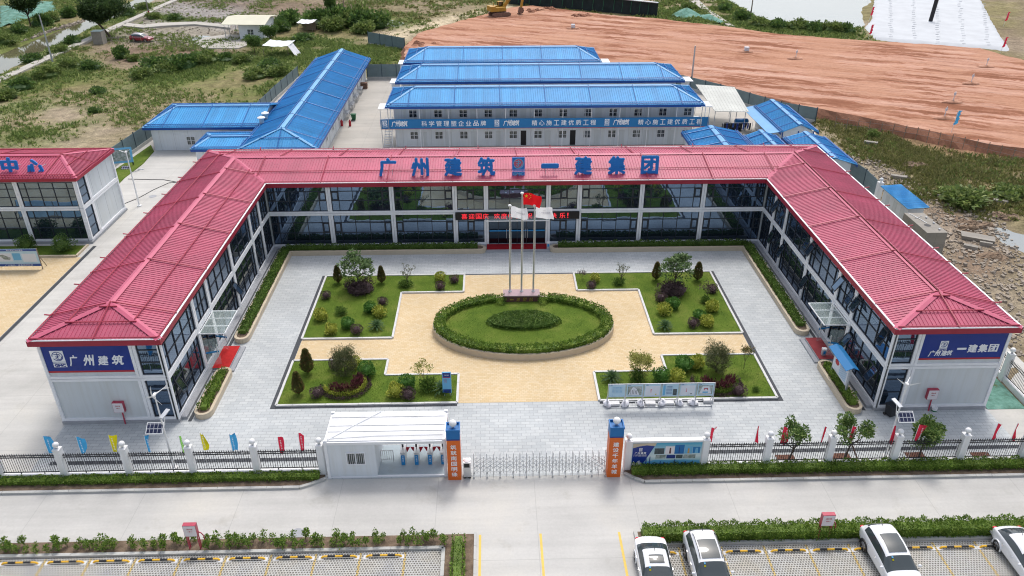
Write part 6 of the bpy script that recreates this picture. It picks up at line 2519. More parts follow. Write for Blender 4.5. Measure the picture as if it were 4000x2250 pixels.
lamp_post('white lamp post with wind rotor and solar panel in front of the left wing', 684, 1835, 0, 1, 1.45)
lamp_post('white lamp post with wind rotor and solar panel in front of the right wing', 3455, 1790, 0, -1, 2.6)


def hose_box(label, loc, wall=True, rz=0):
	r = thing('fire_hose_cabinet', label, 'fire cabinet', loc, rz)
	b = MB()
	z = 1.05
	b.box(-.36, -.26, z, .36, 0, z + .82)
	b.build('case', 'hydrant_red', r)
	b = MB()
	b.box(-.34, -.275, z + .02, .34, -.255, z + .78)
	d = b.build('door', 'pink_white', r)
	b = MB()
	letter(b, '消火栓', (0, -.28, z + .56), (1, 0, 0), (0, 0, 1), .34, .11, .006, res=1)
	letter(b, '火警119', (0, -.28, z + .38), (1, 0, 0), (0, 0, 1), .26, .08, .006, res=1)
	b.build('lettering', 'sign_red', d)
	b = MB()
	if wall:
		b.tube([(.1, -.12, z), (.1, -.12, .7), (.1, -.16, 0)], .05, 7)
		b.build('pipe', 'hydrant_red', r)
	else:
		for x, y in ((-.3, -.2), (.3, -.2), (-.3, -.04), (.3, -.04)):
			q = MB()
			q.box(x - .025, y - .025, 0, x + .025, y + .025, z)
			q.build('leg', 'hydrant_red', r)
		b.tube([(.36, -.1, z + .2), (.5, -.1, z + .1), (.6, -.1, z - .1), (.62, -.05, 0)], .03, 6)
		b.build('pipe', 'hydrant_red', r)


def on_front(u, v):
	d = G(u, v, 0) - CAM
	return CAM + d * ((YF - CAM.y) / d.y)


p = on_front(470, 1600)
hose_box('red and pale fire hose cabinet on the left wing end wall', (p.x, YF + .08, .0))
p = on_front(3632, 1560)
hose_box('red and pale fire hose cabinet on the right wing end wall', (p.x, YF + .08, .0))
p = G(768, 2134, .09)
hose_box('red and pale fire hose cabinet on legs in the sparse left verge', (p.x, p.y, .09), False)
p = G(3212, 2098, .09)
hose_box('red and pale fire hose cabinet on legs in the dense right hedge', (p.x, p.y + .1, .09), False)

# street trees in pits behind the right fence
for i, (u, v, h, sp_, lean, lb) in enumerate(((3082, 1806, 2.9, 1.0, (.25, 0), 'small street tree behind the fence nearest the billboard'), (3300, 1800, 3.0, 1.35, (.2, 0), 'spreading small street tree propped by a stake, middle of three behind the fence'),
											  (3592, 1796, 3.1, .95, (0, 0), 'upright dense small street tree, rightmost of three behind the fence'))):
	p = G(u, v, 0)
	b = MB()
	b.box(-.6, -.55, 0, .6, .55, .04)
	solo(b, 'tree_pit', 'pit_soil', 'square pit of red soil under the %s street tree from the gate' % ('first', 'second', 'third')[i], 'tree pit', (p.x - .1, p.y + .15, .0))
	tree('street_tree', lb, 'tree', (p.x, p.y + .15, .03), h, sp_, 6, 4, .075, 'tree_leaf', (1900, 2300, 2600)[i], .17, (.27, .30, .34)[i], seed=31 + i, lean=lean, low=(0, 0, 1100)[i], lowz=.62)
p = G(3840, 1790, 0)
b = MB()
b.box(-.6, -.55, 0, .6, .55, .04)
solo(b, 'tree_pit', 'pit_soil', 'empty square tree pit of reddish soil behind the right end of the fence', 'tree pit', (p.x, p.y, 0))
p = G(3352, 1800, 0)
b = MB((p.x, p.y, 0))
b.tube([(p.x, p.y, 0), (p.x - .95, p.y + .1, 1.9)], .05, 6)
solo(b, 'stake', 'rust', 'slanted brown stake propping the spreading street tree', 'stake', (p.x, p.y, 0))

# hedges of the road verges
for pts, wd, ht, mt, lb, dens in (([(-42, -33.22), (-13.5, -33.22)], .5, .34, 'hedge', 'low clipped hedge at the foot of the left front fence', 280),
								  ([(6.2, -33.28), (42, -33.3)], .62, .48, 'hedge', 'low clipped hedge at the foot of the right front fence and billboard', 290),
								  ([(5.95, -38.68), (42, -38.7)], .80, .74, 'hedge', 'dense clipped hedge along the right car park, behind the white cars', 330),
								  ([(-4.55, -38.7), (-4.55, -46)], .62, .62, 'hedge', 'clipped hedge turning along the lane beside the left car park', 170)):
	c_ = (sum(q[0] for q in pts) / 2, sum(q[1] for q in pts) / 2, .09)
	b = MB(c_)
	random.seed(len(lb))
	hedge_run(b, pts, wd, ht, .09, dens, .115, rough=.12)
	solo(b, 'hedge', mt, lb, 'hedge', c_)
# sparse young shrubs of the left verge, each its own plant
protos = []
for k in range(4):
	random.seed(70 + k)
	b = MB()
	for i in range(random.randint(4, 6)):
		a, r, h = random.uniform(0, 6.28), random.uniform(.02, .16), random.uniform(.34, .74)
		b.tube([(0, 0, 0), (r * math.cos(a), r * math.sin(a), h * .8)], .008, 4, False)
		leafball(b, (r * math.cos(a), r * math.sin(a), h * .82), .14, .14, .20, 30, .13, shell=.2)
	b2 = b.build('young_shrub', 'hedge')
	protos.append(b2)
random.seed(5)
YS = 'young verge shrubs of the left car park'
rows = [(-38.42, 'thin young shrub in the row next to the road, left car park verge', 0), (-38.82, 'thin young shrub in the row next to the kerb, left car park verge', .22)]
for y, lb, off in rows:
	x, j = -31.5 + off, 0
	while x < -5.2:
		if not (-19.9 < x < -18.9 and y < -38.6) and random.random() > .14:
			o = protos[0] if False else protos[random.randrange(4)].copy()
			COL.objects.link(o)
			o.location = (x, y + random.uniform(-.1, .1), .09)
			o.rotation_euler = (0, 0, random.uniform(0, 6.28))
			o.scale = (random.uniform(.75, 1.15),) * 3
			tag(o, lb, 'shrub', YS)
		x += random.uniform(.36, .72)
for o in protos:
	bpy.data.objects.remove(o)

# wheel stops
def wheel_stop(x, y, lb, g):
	r = thing('wheel_stop', lb, 'wheel stop', (x, y, .01), 0, g)
	b = MB()
	for s in (-1, 1):
		b.box(s * .98 - .16, -.13, 0, s * .98 + .16, .13, .012)
	b.build('mortar_pad', 'stone', r)
	b = MB()
	ps = [(-.98, 0, .0), (-.9, 0, .09), (-.8, 0, .12), (.8, 0, .12), (.9, 0, .09), (.98, 0, .0)]
	b.tube(ps, .055, 8)
	t_ = b.build('bar', 'yellow_paint', r)
	for a in (-.42, .42):
		b = MB()
		b.tube([(a - .21, 0, .12), (a + .21, 0, .12)], .058, 8)
		b.build('black_band', 'plastic_black', t_)


for k in range(9):
	x = -28.82 + 2.5 * k + (.1 if k > 5 else 0)
	wheel_stop(x, -39.6, ('%s yellow and black wheel stop from the left, left car park' % ('first', 'second', 'third', 'fourth', 'fifth', 'sixth', 'seventh', 'eighth', 'ninth')[k]) if 0 < k < 8 else ('yellow and black wheel stop at the left edge of the picture, left car park' if k == 0 else 'yellow and black wheel stop nearest the lane, left car park'), 'wheel stops of the left car park')
for k, lb in enumerate(('yellow and black wheel stop under the white sedan', 'yellow and black wheel stop under the white SUV with bare roof rails', 'yellow and black wheel stop right of the railed SUV', 'yellow and black wheel stop in the middle of the empty right bays',
						'yellow and black wheel stop just left of the dark-roofed SUV', 'yellow and black wheel stop under the dark-roofed SUV', 'yellow and black wheel stop right of the dark-roofed SUV', 'yellow and black wheel stop next but one to the white hatchback', 'yellow and black wheel stop under the white hatchback')):
	wheel_stop((6.7, 9.1, 11.5, 14.05, 16.45, 18.8, 21.3, 23.7, 26.0)[k], -39.82, lb, 'wheel stops of the right car park')
# ------------------------------------------------------------------ cars
def car(label, loc, rz, kind, paint, roof='body', sunroof='small', rails_=True):
	"""A car built round its own centre, nose towards -Y: one smooth shell cut into body, glass and roof."""
	root = thing('parked_car', label, 'car', loc, rz)
	if kind == 'sedan':
		ST = [(-2.32, .62, .70, .34, .56, .55, .60), (-2.2, .78, .84, .22, .64, .62, .72), (-1.65, .82, .89, .20, .76, .66, .86), (-1.0, .84, .90, .19, .86, .68, .96), (-.15, .84, .90, .19, .91, .60, 1.37),
			  (.35, .84, .90, .19, .93, .60, 1.45), (.95, .84, .90, .19, .95, .58, 1.40), (1.62, .84, .90, .20, .97, .62, 1.07), (2.12, .80, .87, .26, .93, .60, 1.03), (2.3, .68, .76, .40, .78, .50, .86)]
		ws, rs_, cab = 3, 6, (4, 6)
	elif kind == 'hatch':
		ST = [(-2.2, .62, .70, .34, .58, .55, .62), (-2.08, .78, .84, .22, .66, .62, .76), (-1.55, .82, .89, .20, .80, .66, .92), (-1.0, .84, .90, .19, .90, .68, 1.0), (-.15, .84, .91, .19, .96, .60, 1.44),
			  (.45, .84, .91, .19, 1.0, .60, 1.53), (1.15, .84, .91, .19, 1.04, .58, 1.46), (1.85, .84, .90, .22, 1.06, .56, 1.16), (2.1, .78, .84, .34, .96, .54, 1.04), (2.2, .66, .74, .45, .80, .48, .86)]
		ws, rs_, cab = 3, 6, (4, 6)
	else:
		ST = [(-2.36, .66, .74, .40, .66, .58, .72), (-2.22, .82, .88, .28, .76, .66, .88), (-1.7, .86, .93, .25, .90, .70, 1.02), (-1.1, .87, .94, .24, .98, .70, 1.08), (-.35, .87, .94, .24, 1.03, .64, 1.56),
			  (.3, .87, .94, .24, 1.05, .66, 1.68), (1.1, .87, .94, .24, 1.08, .65, 1.68), (1.85, .87, .93, .25, 1.12, .62, 1.60), (2.2, .84, .90, .34, 1.06, .60, 1.18), (2.34, .72, .80, .46, .86, .56, .94)]
		ws, rs_, cab = 3, 7, (4, 7)
	V, F, MI = [], [], []
	n = 0
	for y, w0, wm, zs, zb, wr, zr in ST:
		half = [(w0, zs), (wm, zs + .16), (wm, zb - .07), (wm - .035, zb), (wr + .03, zr - .05), (wr - .10, zr), (0, zr + .025)]
		ring = [(-a, y, z) for a, z in half] + [(a, y, z) for a, z in half[-2::-1]]
		n = len(ring)
		V += ring
	for i in range(len(ST) - 1):
		for k in range(n - 1):
			F.append((i * n + k, i * n + k + 1, (i + 1) * n + k + 1, (i + 1) * n + k))
			kk = min(k, n - 2 - k)
			mi = 0
			if i == ws and kk in (4, 5):
				mi = 1
			elif i == rs_ and kk in (4, 5):
				mi = 2
			elif kk == 3 and cab[0] - 1 <= i <= cab[1] - (0 if kind != 'suv' else 1):
				mi = 3
			elif kk in (4, 5) and ws < i < rs_:
				mi = 4
			MI.append(mi)
		F.append((i * n + n - 1, i * n, (i + 1) * n, (i + 1) * n + n - 1))
		MI.append(0)
	F.append(tuple(range(n)))
	F.append(tuple((len(ST) - 1) * n + k for k in range(n - 1, -1, -1)))
	MI += [0, 0]
	me = bpy.data.meshes.new('shell')
	me.from_pydata(V, [], F)
	for q in range(5):
		me.materials.append(None)
	me.polygons.foreach_set('material_index', MI)
	o = bpy.data.objects.new('shell', me)
	COL.objects.link(o)
	md = o.modifiers.new('s', 'SUBSURF')
	md.levels = md.render_levels = 2
	bpy.context.view_layer.update()
	ev = o.evaluated_get(bpy.context.evaluated_depsgraph_get())
	m2 = bpy.data.meshes.new_from_object(ev)
	co = [tuple(v.co) for v in m2.vertices]
	pg = [(p.material_index, tuple(p.vertices)) for p in m2.polygons]
	bpy.data.objects.remove(o)
	bpy.data.meshes.remove(m2)
	for q, (nm, mt) in enumerate((('body', paint), ('windscreen', 'car_glass'), ('rear_window', 'car_glass'), ('side_window', 'car_glass'), ('roof', paint if roof == 'body' else roof))):
		fs = [f for mi, f in pg if mi == q]
		sets = [fs] if q != 3 else [[f for f in fs if co[f[0]][0] < 0], [f for f in fs if co[f[0]][0] >= 0]]
		for fs in sets:
			ids = sorted({i for f in fs for i in f})
			mp = {i: j for j, i in enumerate(ids)}
			b = MB()
			b.add([co[i] for i in ids], [tuple(mp[i] for i in f) for f in fs])
			b.build(nm, mt, root, smooth=True)
	H = max(s[6] for s in ST)
	big = sunroof == 'big'
	if sunroof:
		b = MB()
		y0, y1, hw = (-.22, 1.0, .50) if big else (-.05, .48, .40)
		vs = []
		for j in range(7):
			yy = y0 + (y1 - y0) * j / 6
			zz = np.interp(yy, [s[0] for s in ST], [s[6] for s in ST]) + .015
			for k in range(5):
				a = -1 + k / 2
				vs.append((a * hw, yy, zz + .028 - .03 * a * a - .012 * (j in (0, 6))))
		b.add(vs, [(j * 5 + k, j * 5 + k + 1, (j + 1) * 5 + k + 1, (j + 1) * 5 + k) for j in range(6) for k in range(4)])
		b.build('sunroof', 'car_glass', root, smooth=True)
	if rails_:
		for s in (-1, 1):
			b = MB()
			ys = [-.2 + 1.7 * j / 8 for j in range(9)]
			b.tube([(s * (.60 if kind == 'suv' else .55), yy, np.interp(yy, [q[0] for q in ST], [q[6] for q in ST]) + (.045 if 0 < j < 8 else -.03)) for j, yy in enumerate(ys)], .02, 6)
			b.build('roof_rail', 'trim_black', root)
	wb, rw = (1.33, .315) if kind != 'suv' else (1.36, .355)
	for yy in (-wb, wb):
		for s in (-1, 1):
			x = s * (ST[4][2] - .085)
			b = MB()
			prof = [(rw - .10, -.10), (rw - .02, -.105), (rw, -.07), (rw, .07), (rw - .02, .105), (rw - .10, .10)]
			vs, n2 = [], 22
			for r_, off in prof:
				for k in range(n2):
					a = 2 * pi * k / n2
					vs.append((x + s * off, yy + r_ * math.cos(a), rw + r_ * math.sin(a)))
			b.add(vs, [(i * n2 + k, i * n2 + (k + 1) % n2, (i + 1) * n2 + (k + 1) % n2, (i + 1) * n2 + k) for i in range(5) for k in range(n2)])
			wl = b.build('tyre', 'tyre', None, smooth=True)
			hub = bpy.data.objects.new('wheel', None)
			COL.objects.link(hub)
			hub.parent = root
			wl.parent = hub
			b = MB()
			xo = x + s * .085
			b.tube([(xo - s * .12, yy, rw), (xo - s * .10, yy, rw)], rw - .10, 20)
			for k in range(5):
				a = 2 * pi * k / 5 + .3
				d = Vector((0, math.cos(a), math.sin(a)))
				b.bar(Vector((xo, yy, rw)), Vector((xo, yy, rw)) + d * (rw - .085), .075, .03, (1, 0, 0))
			b.tube([(xo - .012, yy, rw), (xo + .012, yy, rw)], .065, 10)
			rm = b.build('rim', 'rim', hub)
			b = MB()
			arch = [(x + s * .092, yy + (rw + .05) * math.cos(a), rw + (rw + .05) * math.sin(a)) for a in [pi * (-.08 + 1.16 * k / 14) for k in range(15)]]
			b.tube(arch, .045, 5)
			b.build('wheel_arch', 'trim_black' if kind == 'suv' else paint, root)
	b = MB()
	for s in (-1, 1):
		b.ball((s * .70, ST[-2][0] + .05, ST[-2][4] - .10), .20, .13, .085, 12, 8)
	b_ = MB()
	for s in (-1, 1):
		q = MB()
		q.ball((s * (.70 if kind != 'suv' else .74), ST[-2][0] + .03, ST[-2][4] - .09), .14, .10, .075, 12, 8)
		q.build('tail_light', 'tail', root, smooth=True)
		q = MB()
		yy = ST[ws][0] + .35
		q.ball((s * (ST[4][2] + .10), yy, ST[4][4] + .06), .11, .07, .075, 10, 8)
		q.build('wing_mirror', paint, root, smooth=True)
		for yy in (.1, .95):
			q = MB()
			q.tube([(s * (ST[4][2] + .005), yy - .09, ST[4][4] - .14), (s * (ST[4][2] + .03), yy, ST[4][4] - .135), (s * (ST[4][2] + .005), yy + .09, ST[4][4] - .14)], .018, 6)
			q.build('door_handle', 'chrome', root)
	b = MB()
	b.obox((0, ST[-1][0] + .015, .66 if kind != 'suv' else .74), (.46, .02, .13))
	b.build('number_plate', 'poster_navy', root)
	b = MB()
	b.bar((-.80, ST[-2][0] + .03, .46), (.80, ST[-2][0] + .03, .46), .30, .10)
	b.build('rear_bumper', 'trim_black' if kind == 'suv' else paint, root)
	b = MB()
	b.tube([(0, ST[rs_][0] - .22, H - .05), (0, ST[rs_][0] + .02, H + .08)], .015, 5)
	b.build('aerial', 'trim_black', root)
	b = MB()
	for i, (x, mt) in enumerate(((-.42, 'poster_mid'), (-.42, 'pennant_yellow'))):
		q = MB()
		yy = ST[4][0] - .12 - i * .12
		zz = np.interp(yy, [s[0] for s in ST], [s[6] for s in ST]) + .012
		q.obox((x, yy, zz), (.09, .10, .01), Matrix.Rotation(math.atan2(ST[4][6] - ST[3][6], ST[4][0] - ST[3][0]), 3, 'X'))
		q.build('windscreen_sticker', mt, root)
	return root


car('white sedan with small dark sunroof, parked nearest the lane', (6.15, -41.6, .01), math.radians(-1), 'sedan', 'car_white', rails_=False)
car('white SUV with roof rails and long dark sunroof, next to the sedan', (9.05, -41.35, .01), math.radians(1), 'suv', 'car_white', sunroof='big')
car('white SUV with big dark roof panel, parked alone in the middle bays', (19.2, -41.2, .01), math.radians(1), 'suv', 'car_white', sunroof='big', rails_=False)
car('white hatchback with dark rear window at the right edge of the picture', (26.7, -41.3, .01), math.radians(0), 'hatch', 'car_white', sunroof=None, rails_=False)
p = G(556, 162, 0)
car('red SUV with silver roof parked on the dirt track by the canal', (p.x, p.y, gz(p.x, p.y) + .03), math.radians(78), 'suv', 'car_red', roof='car_silver', sunroof=None)

# ------------------------------------------------------------------ excavator
ex = thing('excavator', 'dusty yellow tracked excavator with bent boom and bucket on the red earth', 'excavator', (-.3, 122.6, 1.2), math.radians(22))
for y in (-1.35, 1.35):
	b = MB()
	prof = [(-2.3, .45), (-2.15, .12), (-1.8, 0), (1.8, 0), (2.15, .12), (2.3, .45), (2.15, .78), (1.8, .9), (-1.8, .9), (-2.15, .78)]
	n = len(prof)
	b.add([(x, y - .32, z) for x, z in prof] + [(x, y + .32, z) for x, z in prof], [tuple(range(n)), tuple(range(2 * n - 1, n - 1, -1))] + [(i, n + i, n + (i + 1) % n, (i + 1) % n) for i in range(n)])
	for i in range(7):
		b.tube([(-1.8 + i * .6, y - .36, .3), (-1.8 + i * .6, y + .36, .3)], .2, 8)
	b.build('track', 'rust', ex)
b = MB()
b.box(-1.0, -1.0, .45, 1.0, 1.0, 1.05)
b.lathe([(.8, 1.0), (.8, 1.2)], n=16)
b.build('undercarriage', 'rust', ex)
b = MB()
b.box(-2.7, -1.35, 1.2, -1.5, 1.35, 2.35)
b.box(-1.5, -1.35, 1.2, 1.2, 1.35, 1.75)
b.box(-1.5, .2, 1.75, -.1, 1.3, 2.25)
b.box(-1.5, -1.3, 1.75, 1.1, -.5, 2.05)
b.tube([(-1.2, .8, 2.2), (-1.2, .8, 2.9)], .07, 8)
b.build('house', 'digger', ex)
b = MB()
for x, y in ((-.1, .45), (1.15, .45), (1.15, 1.3), (-.1, 1.3)):
	b.box(x - .05, y - .05, 1.75, x + .05, y + .05, 3.05)
b.box(-.15, .4, 3.05, 1.2, 1.35, 3.13)
b.box(-.1, .45, 1.75, 1.15, 1.3, 2.1)
cb = b.build('cab', 'digger', ex)
b = MB()
b.box(-.06, .49, 2.1, 1.11, 1.26, 3.04)
b.build('window', 'glass_hut', cb)
b = MB()
for a, c, h in (((.9, -.15, 1.7), (2.4, -.15, 4.15), .6), ((2.3, -.15, 4.1), (6.1, -.15, 3.9), .5)):
	b.bar(a, c, .42, h, (0, 1, 0) if False else (0, 0, 1))
b.tube([(1.4, -.15, 1.9), (2.9, -.15, 3.7)], .11, 8)
b.build('boom', 'digger', ex)
b = MB()
b.bar((6.15, -.15, 4.6), (5.5, -.15, 1.4), .36, .5, (1, 0, 0))
b.tube([(4.2, -.15, 4.3), (6.2, -.15, 4.55)], .1, 8)
b.tube([(6.0, -.15, 3.9), (5.8, -.15, 1.8)], .08, 8)
b.build('dipper_arm', 'digger', ex)
b = MB()
pr = [(5.2, 1.6), (5.9, 1.5), (6.1, .9), (5.8, .3), (5.1, .15), (4.9, .5)]
n = len(pr)
b.add([(x, -.7, z) for x, z in pr] + [(x, .4, z) for x, z in pr], [tuple(range(n)), tuple(range(2 * n - 1, n - 1, -1))] + [(i, n + i, n + (i + 1) % n, (i + 1) % n) for i in range(n)])
for i in range(5):
	b.box(4.75, -.68 + i * .25, .05, 5.1, -.58 + i * .25, .2)
b.build('bucket', 'rust', ex)

# ------------------------------------------------------------------ blue-roofed huts
def hut_window(parent, at, x, y, nx_, ny_, z0, wd=1.0, ht=.95, mat='glass_hut', bars=True):
	dx, dy = -ny_, nx_
	f = MB(at)
	P = lambda s, z, o: (x + dx * s + nx_ * o, y + dy * s + ny_ * o, z)
	up = (nx_, ny_, 0)
	for s in (-wd / 2, 0, wd / 2):
		f.bar(P(s, z0, .02), P(s, z0 + ht, .02), .06, .06, up)
	for z in (z0, z0 + ht * .5, z0 + ht):
		f.bar(P(-wd / 2, z, .022), P(wd / 2, z, .022), .05, .05)
	for i in range(6):
		s = -wd / 2 + wd * (i + .5) / 6
		f.tube([P(s, z0, .06), P(s, z0 + ht, .06)], .010, 4, False)
	w_ = f.build('window', 'white_frame', parent)
	p_ = MB(at)
	p_.add([P(-wd / 2, z0, .012), P(wd / 2, z0, .012), P(wd / 2, z0 + ht, .012), P(-wd / 2, z0 + ht, .012)], [(0, 1, 2, 3)])
	p_.build('pane', mat, w_)


def hip_hut(label, x0, y0, x1, y1, zE, zR, oh, axis='x', hips=(1, 1), front_oh=0, seams=(), gap=.3, mats=('blue_roof', 'blue_bar', 'blue_trim', 'panel_hut'), name='site_hut', cat='hut', hip=3.7, pitch=6.1, fascia=True):
	"""A sandwich-panel hut: walls on [x0,x1]x[y0,y1], ribbed hipped or gabled roof overhanging by oh."""
	at = ((x0 + x1) / 2, (y0 + y1) / 2, 0)
	root = thing(name, label, cat, at)
	b = MB(at)
	b.box(x0, y0, -.05, x1, y1, zE - .1)
	wl = b.build('wall', mats[3], root)
	b = MB(at)
	for k in range(int((x1 - x0) / 1.9)):
		b.box(x0 + 1.9 * (k + .5) - .012, y0 - .006, 0, x0 + 1.9 * (k + .5) + .012, y0 + .01, zE - .12)
	for k in range(int((y1 - y0) / 1.9)):
		for x in (x0 - .006, x1 - .01):
			b.box(x, y0 + 1.9 * (k + .5) - .012, 0, x + .016, y0 + 1.9 * (k + .5) + .012, zE - .12)
	b.build('panel_seam', 'seam', wl)
	X0, X1, Y0, Y1 = x0 - oh, x1 + oh, y0 - max(oh, front_oh), y1 + oh
	b, tb_, rc = MB(at), MB(at), MB(at)
	if axis == 'x':
		ym_ = (Y0 + Y1) / 2
		a = (X0 + (hip if hips[0] else 0), ym_, zR)
		c = (X1 - (hip if hips[1] else 0), ym_, zR)
		sh = [[(X0, Y0, zE), (X1, Y0, zE), c, a], [(X1, Y1, zE), (X0, Y1, zE), a, c]]
		ends = [[(X0, Y1, zE), (X0, Y0, zE), a], [(X1, Y0, zE), (X1, Y1, zE), c]]
		corners = [((X0, Y0, zE), (X0, Y1, zE), a), ((X1, Y0, zE), (X1, Y1, zE), c)]
	else:
		xm_ = (X0 + X1) / 2
		a = (xm_, Y0 + (hip if hips[0] else 0), zR)
		c = (xm_, Y1 - (hip if hips[1] else 0), zR)
		sh = [[(X1, Y0, zE), (X1, Y1, zE), c, a], [(X0, Y1, zE), (X0, Y0, zE), a, c]]
		ends = [[(X0, Y0, zE), (X1, Y0, zE), a], [(X1, Y1, zE), (X0, Y1, zE), c]]
		corners = [((X0, Y0, zE), (X1, Y0, zE), a), ((X0, Y1, zE), (X1, Y1, zE), c)]
	for pl in sh:
		fr = slope(b, pl, gap)
		q = fr[4]
		m0, m1 = min(k for k, _ in q), max(k for k, _ in q)
		k = max(1, round((m1 - m0) / pitch))
		tiebars(tb_, fr, [m0 + (m1 - m0) * (i + .5) / k for i in range(k)] if k > 1 else [m0 + .3, m1 - .3], (.04, .12, .90), .05, .11)
	for h_, pl, cn in zip(hips, ends, corners):
		if h_:
			fr = slope(b, pl, gap)
			q = fr[4]
			m0, m1 = min(k for k, _ in q), max(k for k, _ in q)
			tiebars(tb_, fr, ((m0 + m1) / 2,), (.05, .5), .05, .11)
			ridge(rc, cn[0], cn[2], .4, .09)
			ridge(rc, cn[1], cn[2], .4, .09)
	ridge(rc, a, c, .62, .09)
	rf = b.build('roof', mats[0], root)
	rc.build('ridge_cap', 'red_cap' if 'red' in mats[0] else 'blue_cap', rf)
	tb_.build('tie_bar', mats[1], rf)
	for k in (0, 1):
		if hips[k]:
			continue
		b = MB(at)
		if axis == 'x':
			x = (x0, x1)[k]
			q = [(x, y0, zE - .1), (x, y1, zE - .1), (x, (Y0 + Y1) / 2, zR - .1)]
			b.add(q + [(p_[0] + .05, p_[1], p_[2]) for p_ in q], [(0, 1, 2), (5, 4, 3), (0, 2, 5, 3), (1, 4, 5, 2)])
		else:
			y = (y0, y1)[k]
			q = [(x0, y, zE - .1), (x1, y, zE - .1), ((X0 + X1) / 2, y, zR - .1)]
			b.add(q + [(p_[0], p_[1] + .05, p_[2]) for p_ in q], [(0, 1, 2), (5, 4, 3), (0, 2, 5, 3), (1, 4, 5, 2)])
		b.build('gable', mats[3], root)
	if fascia:
		b = MB(at)
		lp = [(X0, Y0), (X1, Y0), (X1, Y1), (X0, Y1), (X0, Y0)]
		for i, ((xa, ya_), (xb, yb_)) in enumerate(zip(lp, lp[1:])):
			d = Vector((xb - xa, yb_ - ya_, 0)).normalized() * .035
			if axis == 'x' and ((i == 1 and not hips[1]) or (i == 3 and not hips[0])) or axis == 'y' and ((i == 0 and not hips[0]) or (i == 2 and not hips[1])):
				continue
			b.bar((xa - d.x, ya_ - d.y, zE - .16), (xb + d.x, yb_ + d.y, zE - .16), .08, .30)
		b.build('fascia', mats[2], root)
	return root, at


# the dormitory with its banner
dorm, DA = hip_hut('two-storey blue-roofed dormitory with long blue banner along its gallery', -15.3, 31.0, 24.6, 37.6, 6.0, 7.4, .9, front_oh=1.9, hip=3.7, name='dormitory', cat='dormitory')
b = MB(DA)
b.box(-16.2, 29.3, 2.95, 25.5, 31.0, 3.07)
b.build('gallery_deck', 'galv', dorm)
b = MB(DA)
for k in range(12):
	x = -15.6 + 41.3 / 11 * k
	b.tube([(x, 29.4, 0), (x, 29.4, 5.75)], .045, 6)
b.box(-16.2, 29.36, 4.0, 25.5, 29.42, 4.06)
b.build('gallery_post', 'white_frame', dorm)
for k in range(12):
	b = MB(DA)
	x = -15.3 + 39.9 * k / 11
	b.tube([(x, 30.97, 0), (x, 30.97, 5.8)], .05, 6)
	b.build('downpipe', 'white_frame', dorm)
random.seed(3)
for fl in (0, 1):
	for k in range(12):
		x = -12.85 + 3.33 * k
		hut_window(dorm, DA, x, 31.0, 0, -1, 1.05 + 2.95 * fl, 1.05, 1.0, 'glass_hut' if random.random() < .7 else 'glass_dark')
		if k < 11:
			b = MB(DA)
			x2 = x + (1.25 if k % 2 == 0 else -1.25) + (0 if k % 2 == 0 else 2.9)
			if fl == 0 and k in (4, 6):
				b.box(x + 1.0, 30.985, .05, x + 1.75, 31.02, 2.1)
				b.build('doorway_shade', 'screen', dorm)  # black slab on the wall: the dark of an open doorway, painted
			else:
				b.box(x + .95, 30.975, .05 + 3.05 * fl, x + 1.72, 31.02, 2.05 + 3.05 * fl)
				b.build('door', 'panel', dorm)
for s, x in ((-1, -16.4), (1, 25.7)):
	b = MB(DA)
	b.box(x - .75, 29.0, 5.72, x + .75, 31.4, 5.80)
	b.build('stair_canopy', 'white', dorm)
	b = MB(DA)
	for i in range(12):
		b.box(x - .45, 30.2 + i * .3, .15 + i * .26, x + .45, 30.5 + i * .3, .19 + i * .26)
	for xx in (x - .48, x + .48):
		b.bar((xx, 30.2, .1), (xx, 33.9, 3.2), .05, .18)
		b.tube([(xx, 29.2, 0), (xx, 29.2, 5.75)], .04, 6)
	b.build('outside_stair', 'galv', dorm)
bn = thing('banner', 'long blue banner with white emblems and slogan characters along the dormitory gallery', 'banner', (4.6, 29.3, 3.0))
at = bn.location
b = MB(at)
b.box(-17.0, 29.26, 3.02, 26.3, 29.33, 4.28)
b.build('banner_cloth', 'banner', bn)
b = MB(at)
b.box(-17.0, 29.25, 2.96, 26.3, 29.33, 3.02)
b.build('stripe', 'sign_red', bn)


def bx(u):
	d = G(u, 480, 0) - CAM
	return CAM.x + d.x * ((29.25 - CAM.y) / d.y)


tx = MB(at)
for u in (1503, 1941, 2371):
	emblem(bn, (bx(u), 29.258, 3.66), (1, 0, 0), (0, 0, 1), .60, .012, 'ink_white', 'banner', at=at)
for u0, u1 in ((1538, 1578), (1975, 2016), (2404, 2446)):
	for i, ch in enumerate('广州建筑'):
		letter(tx, ch, (bx(u0 + (u1 - u0) * i / 2.55 * 1.0) if False else bx(u0 + 15.2 * i), 29.25, 3.68 + (.0, .04, 0, .02)[i]), (1, 0, 0), (0, 0, 1), .62, (.82, .85, .72, .76)[i], .01, res=1, **BRUSH)
for txt, u0, u1 in (('科学管理塑企业品牌', 1657, 1888), ('精心施工建优质工程', 2088, 2317), ('精心施工建优质工程', 2503, 2731)):
	for i, ch in enumerate(txt):
		letter(tx, ch, (bx(u0 + (u1 - u0) * i / 8), 29.25, 3.68), (1, 0, 0), (0, 0, 1), .72, .72, .01, bold=.012, res=1)
tx.build('lettering', 'ink_white', bn)
hut2, A2 = hip_hut('middle of three parallel long blue-roofed dormitories behind the courtyard', -15.3, 43.2, 24.7, 50.4, 6.0, 7.4, .9, front_oh=1.6, name='dormitory', cat='dormitory')
hut3, A3 = hip_hut('shortest and rearmost long blue-roofed dormitory beside the red earth', -15.3, 55.2, 14.1, 62.6, 6.0, 7.4, .9, front_oh=1.6, name='dormitory', cat='dormitory')
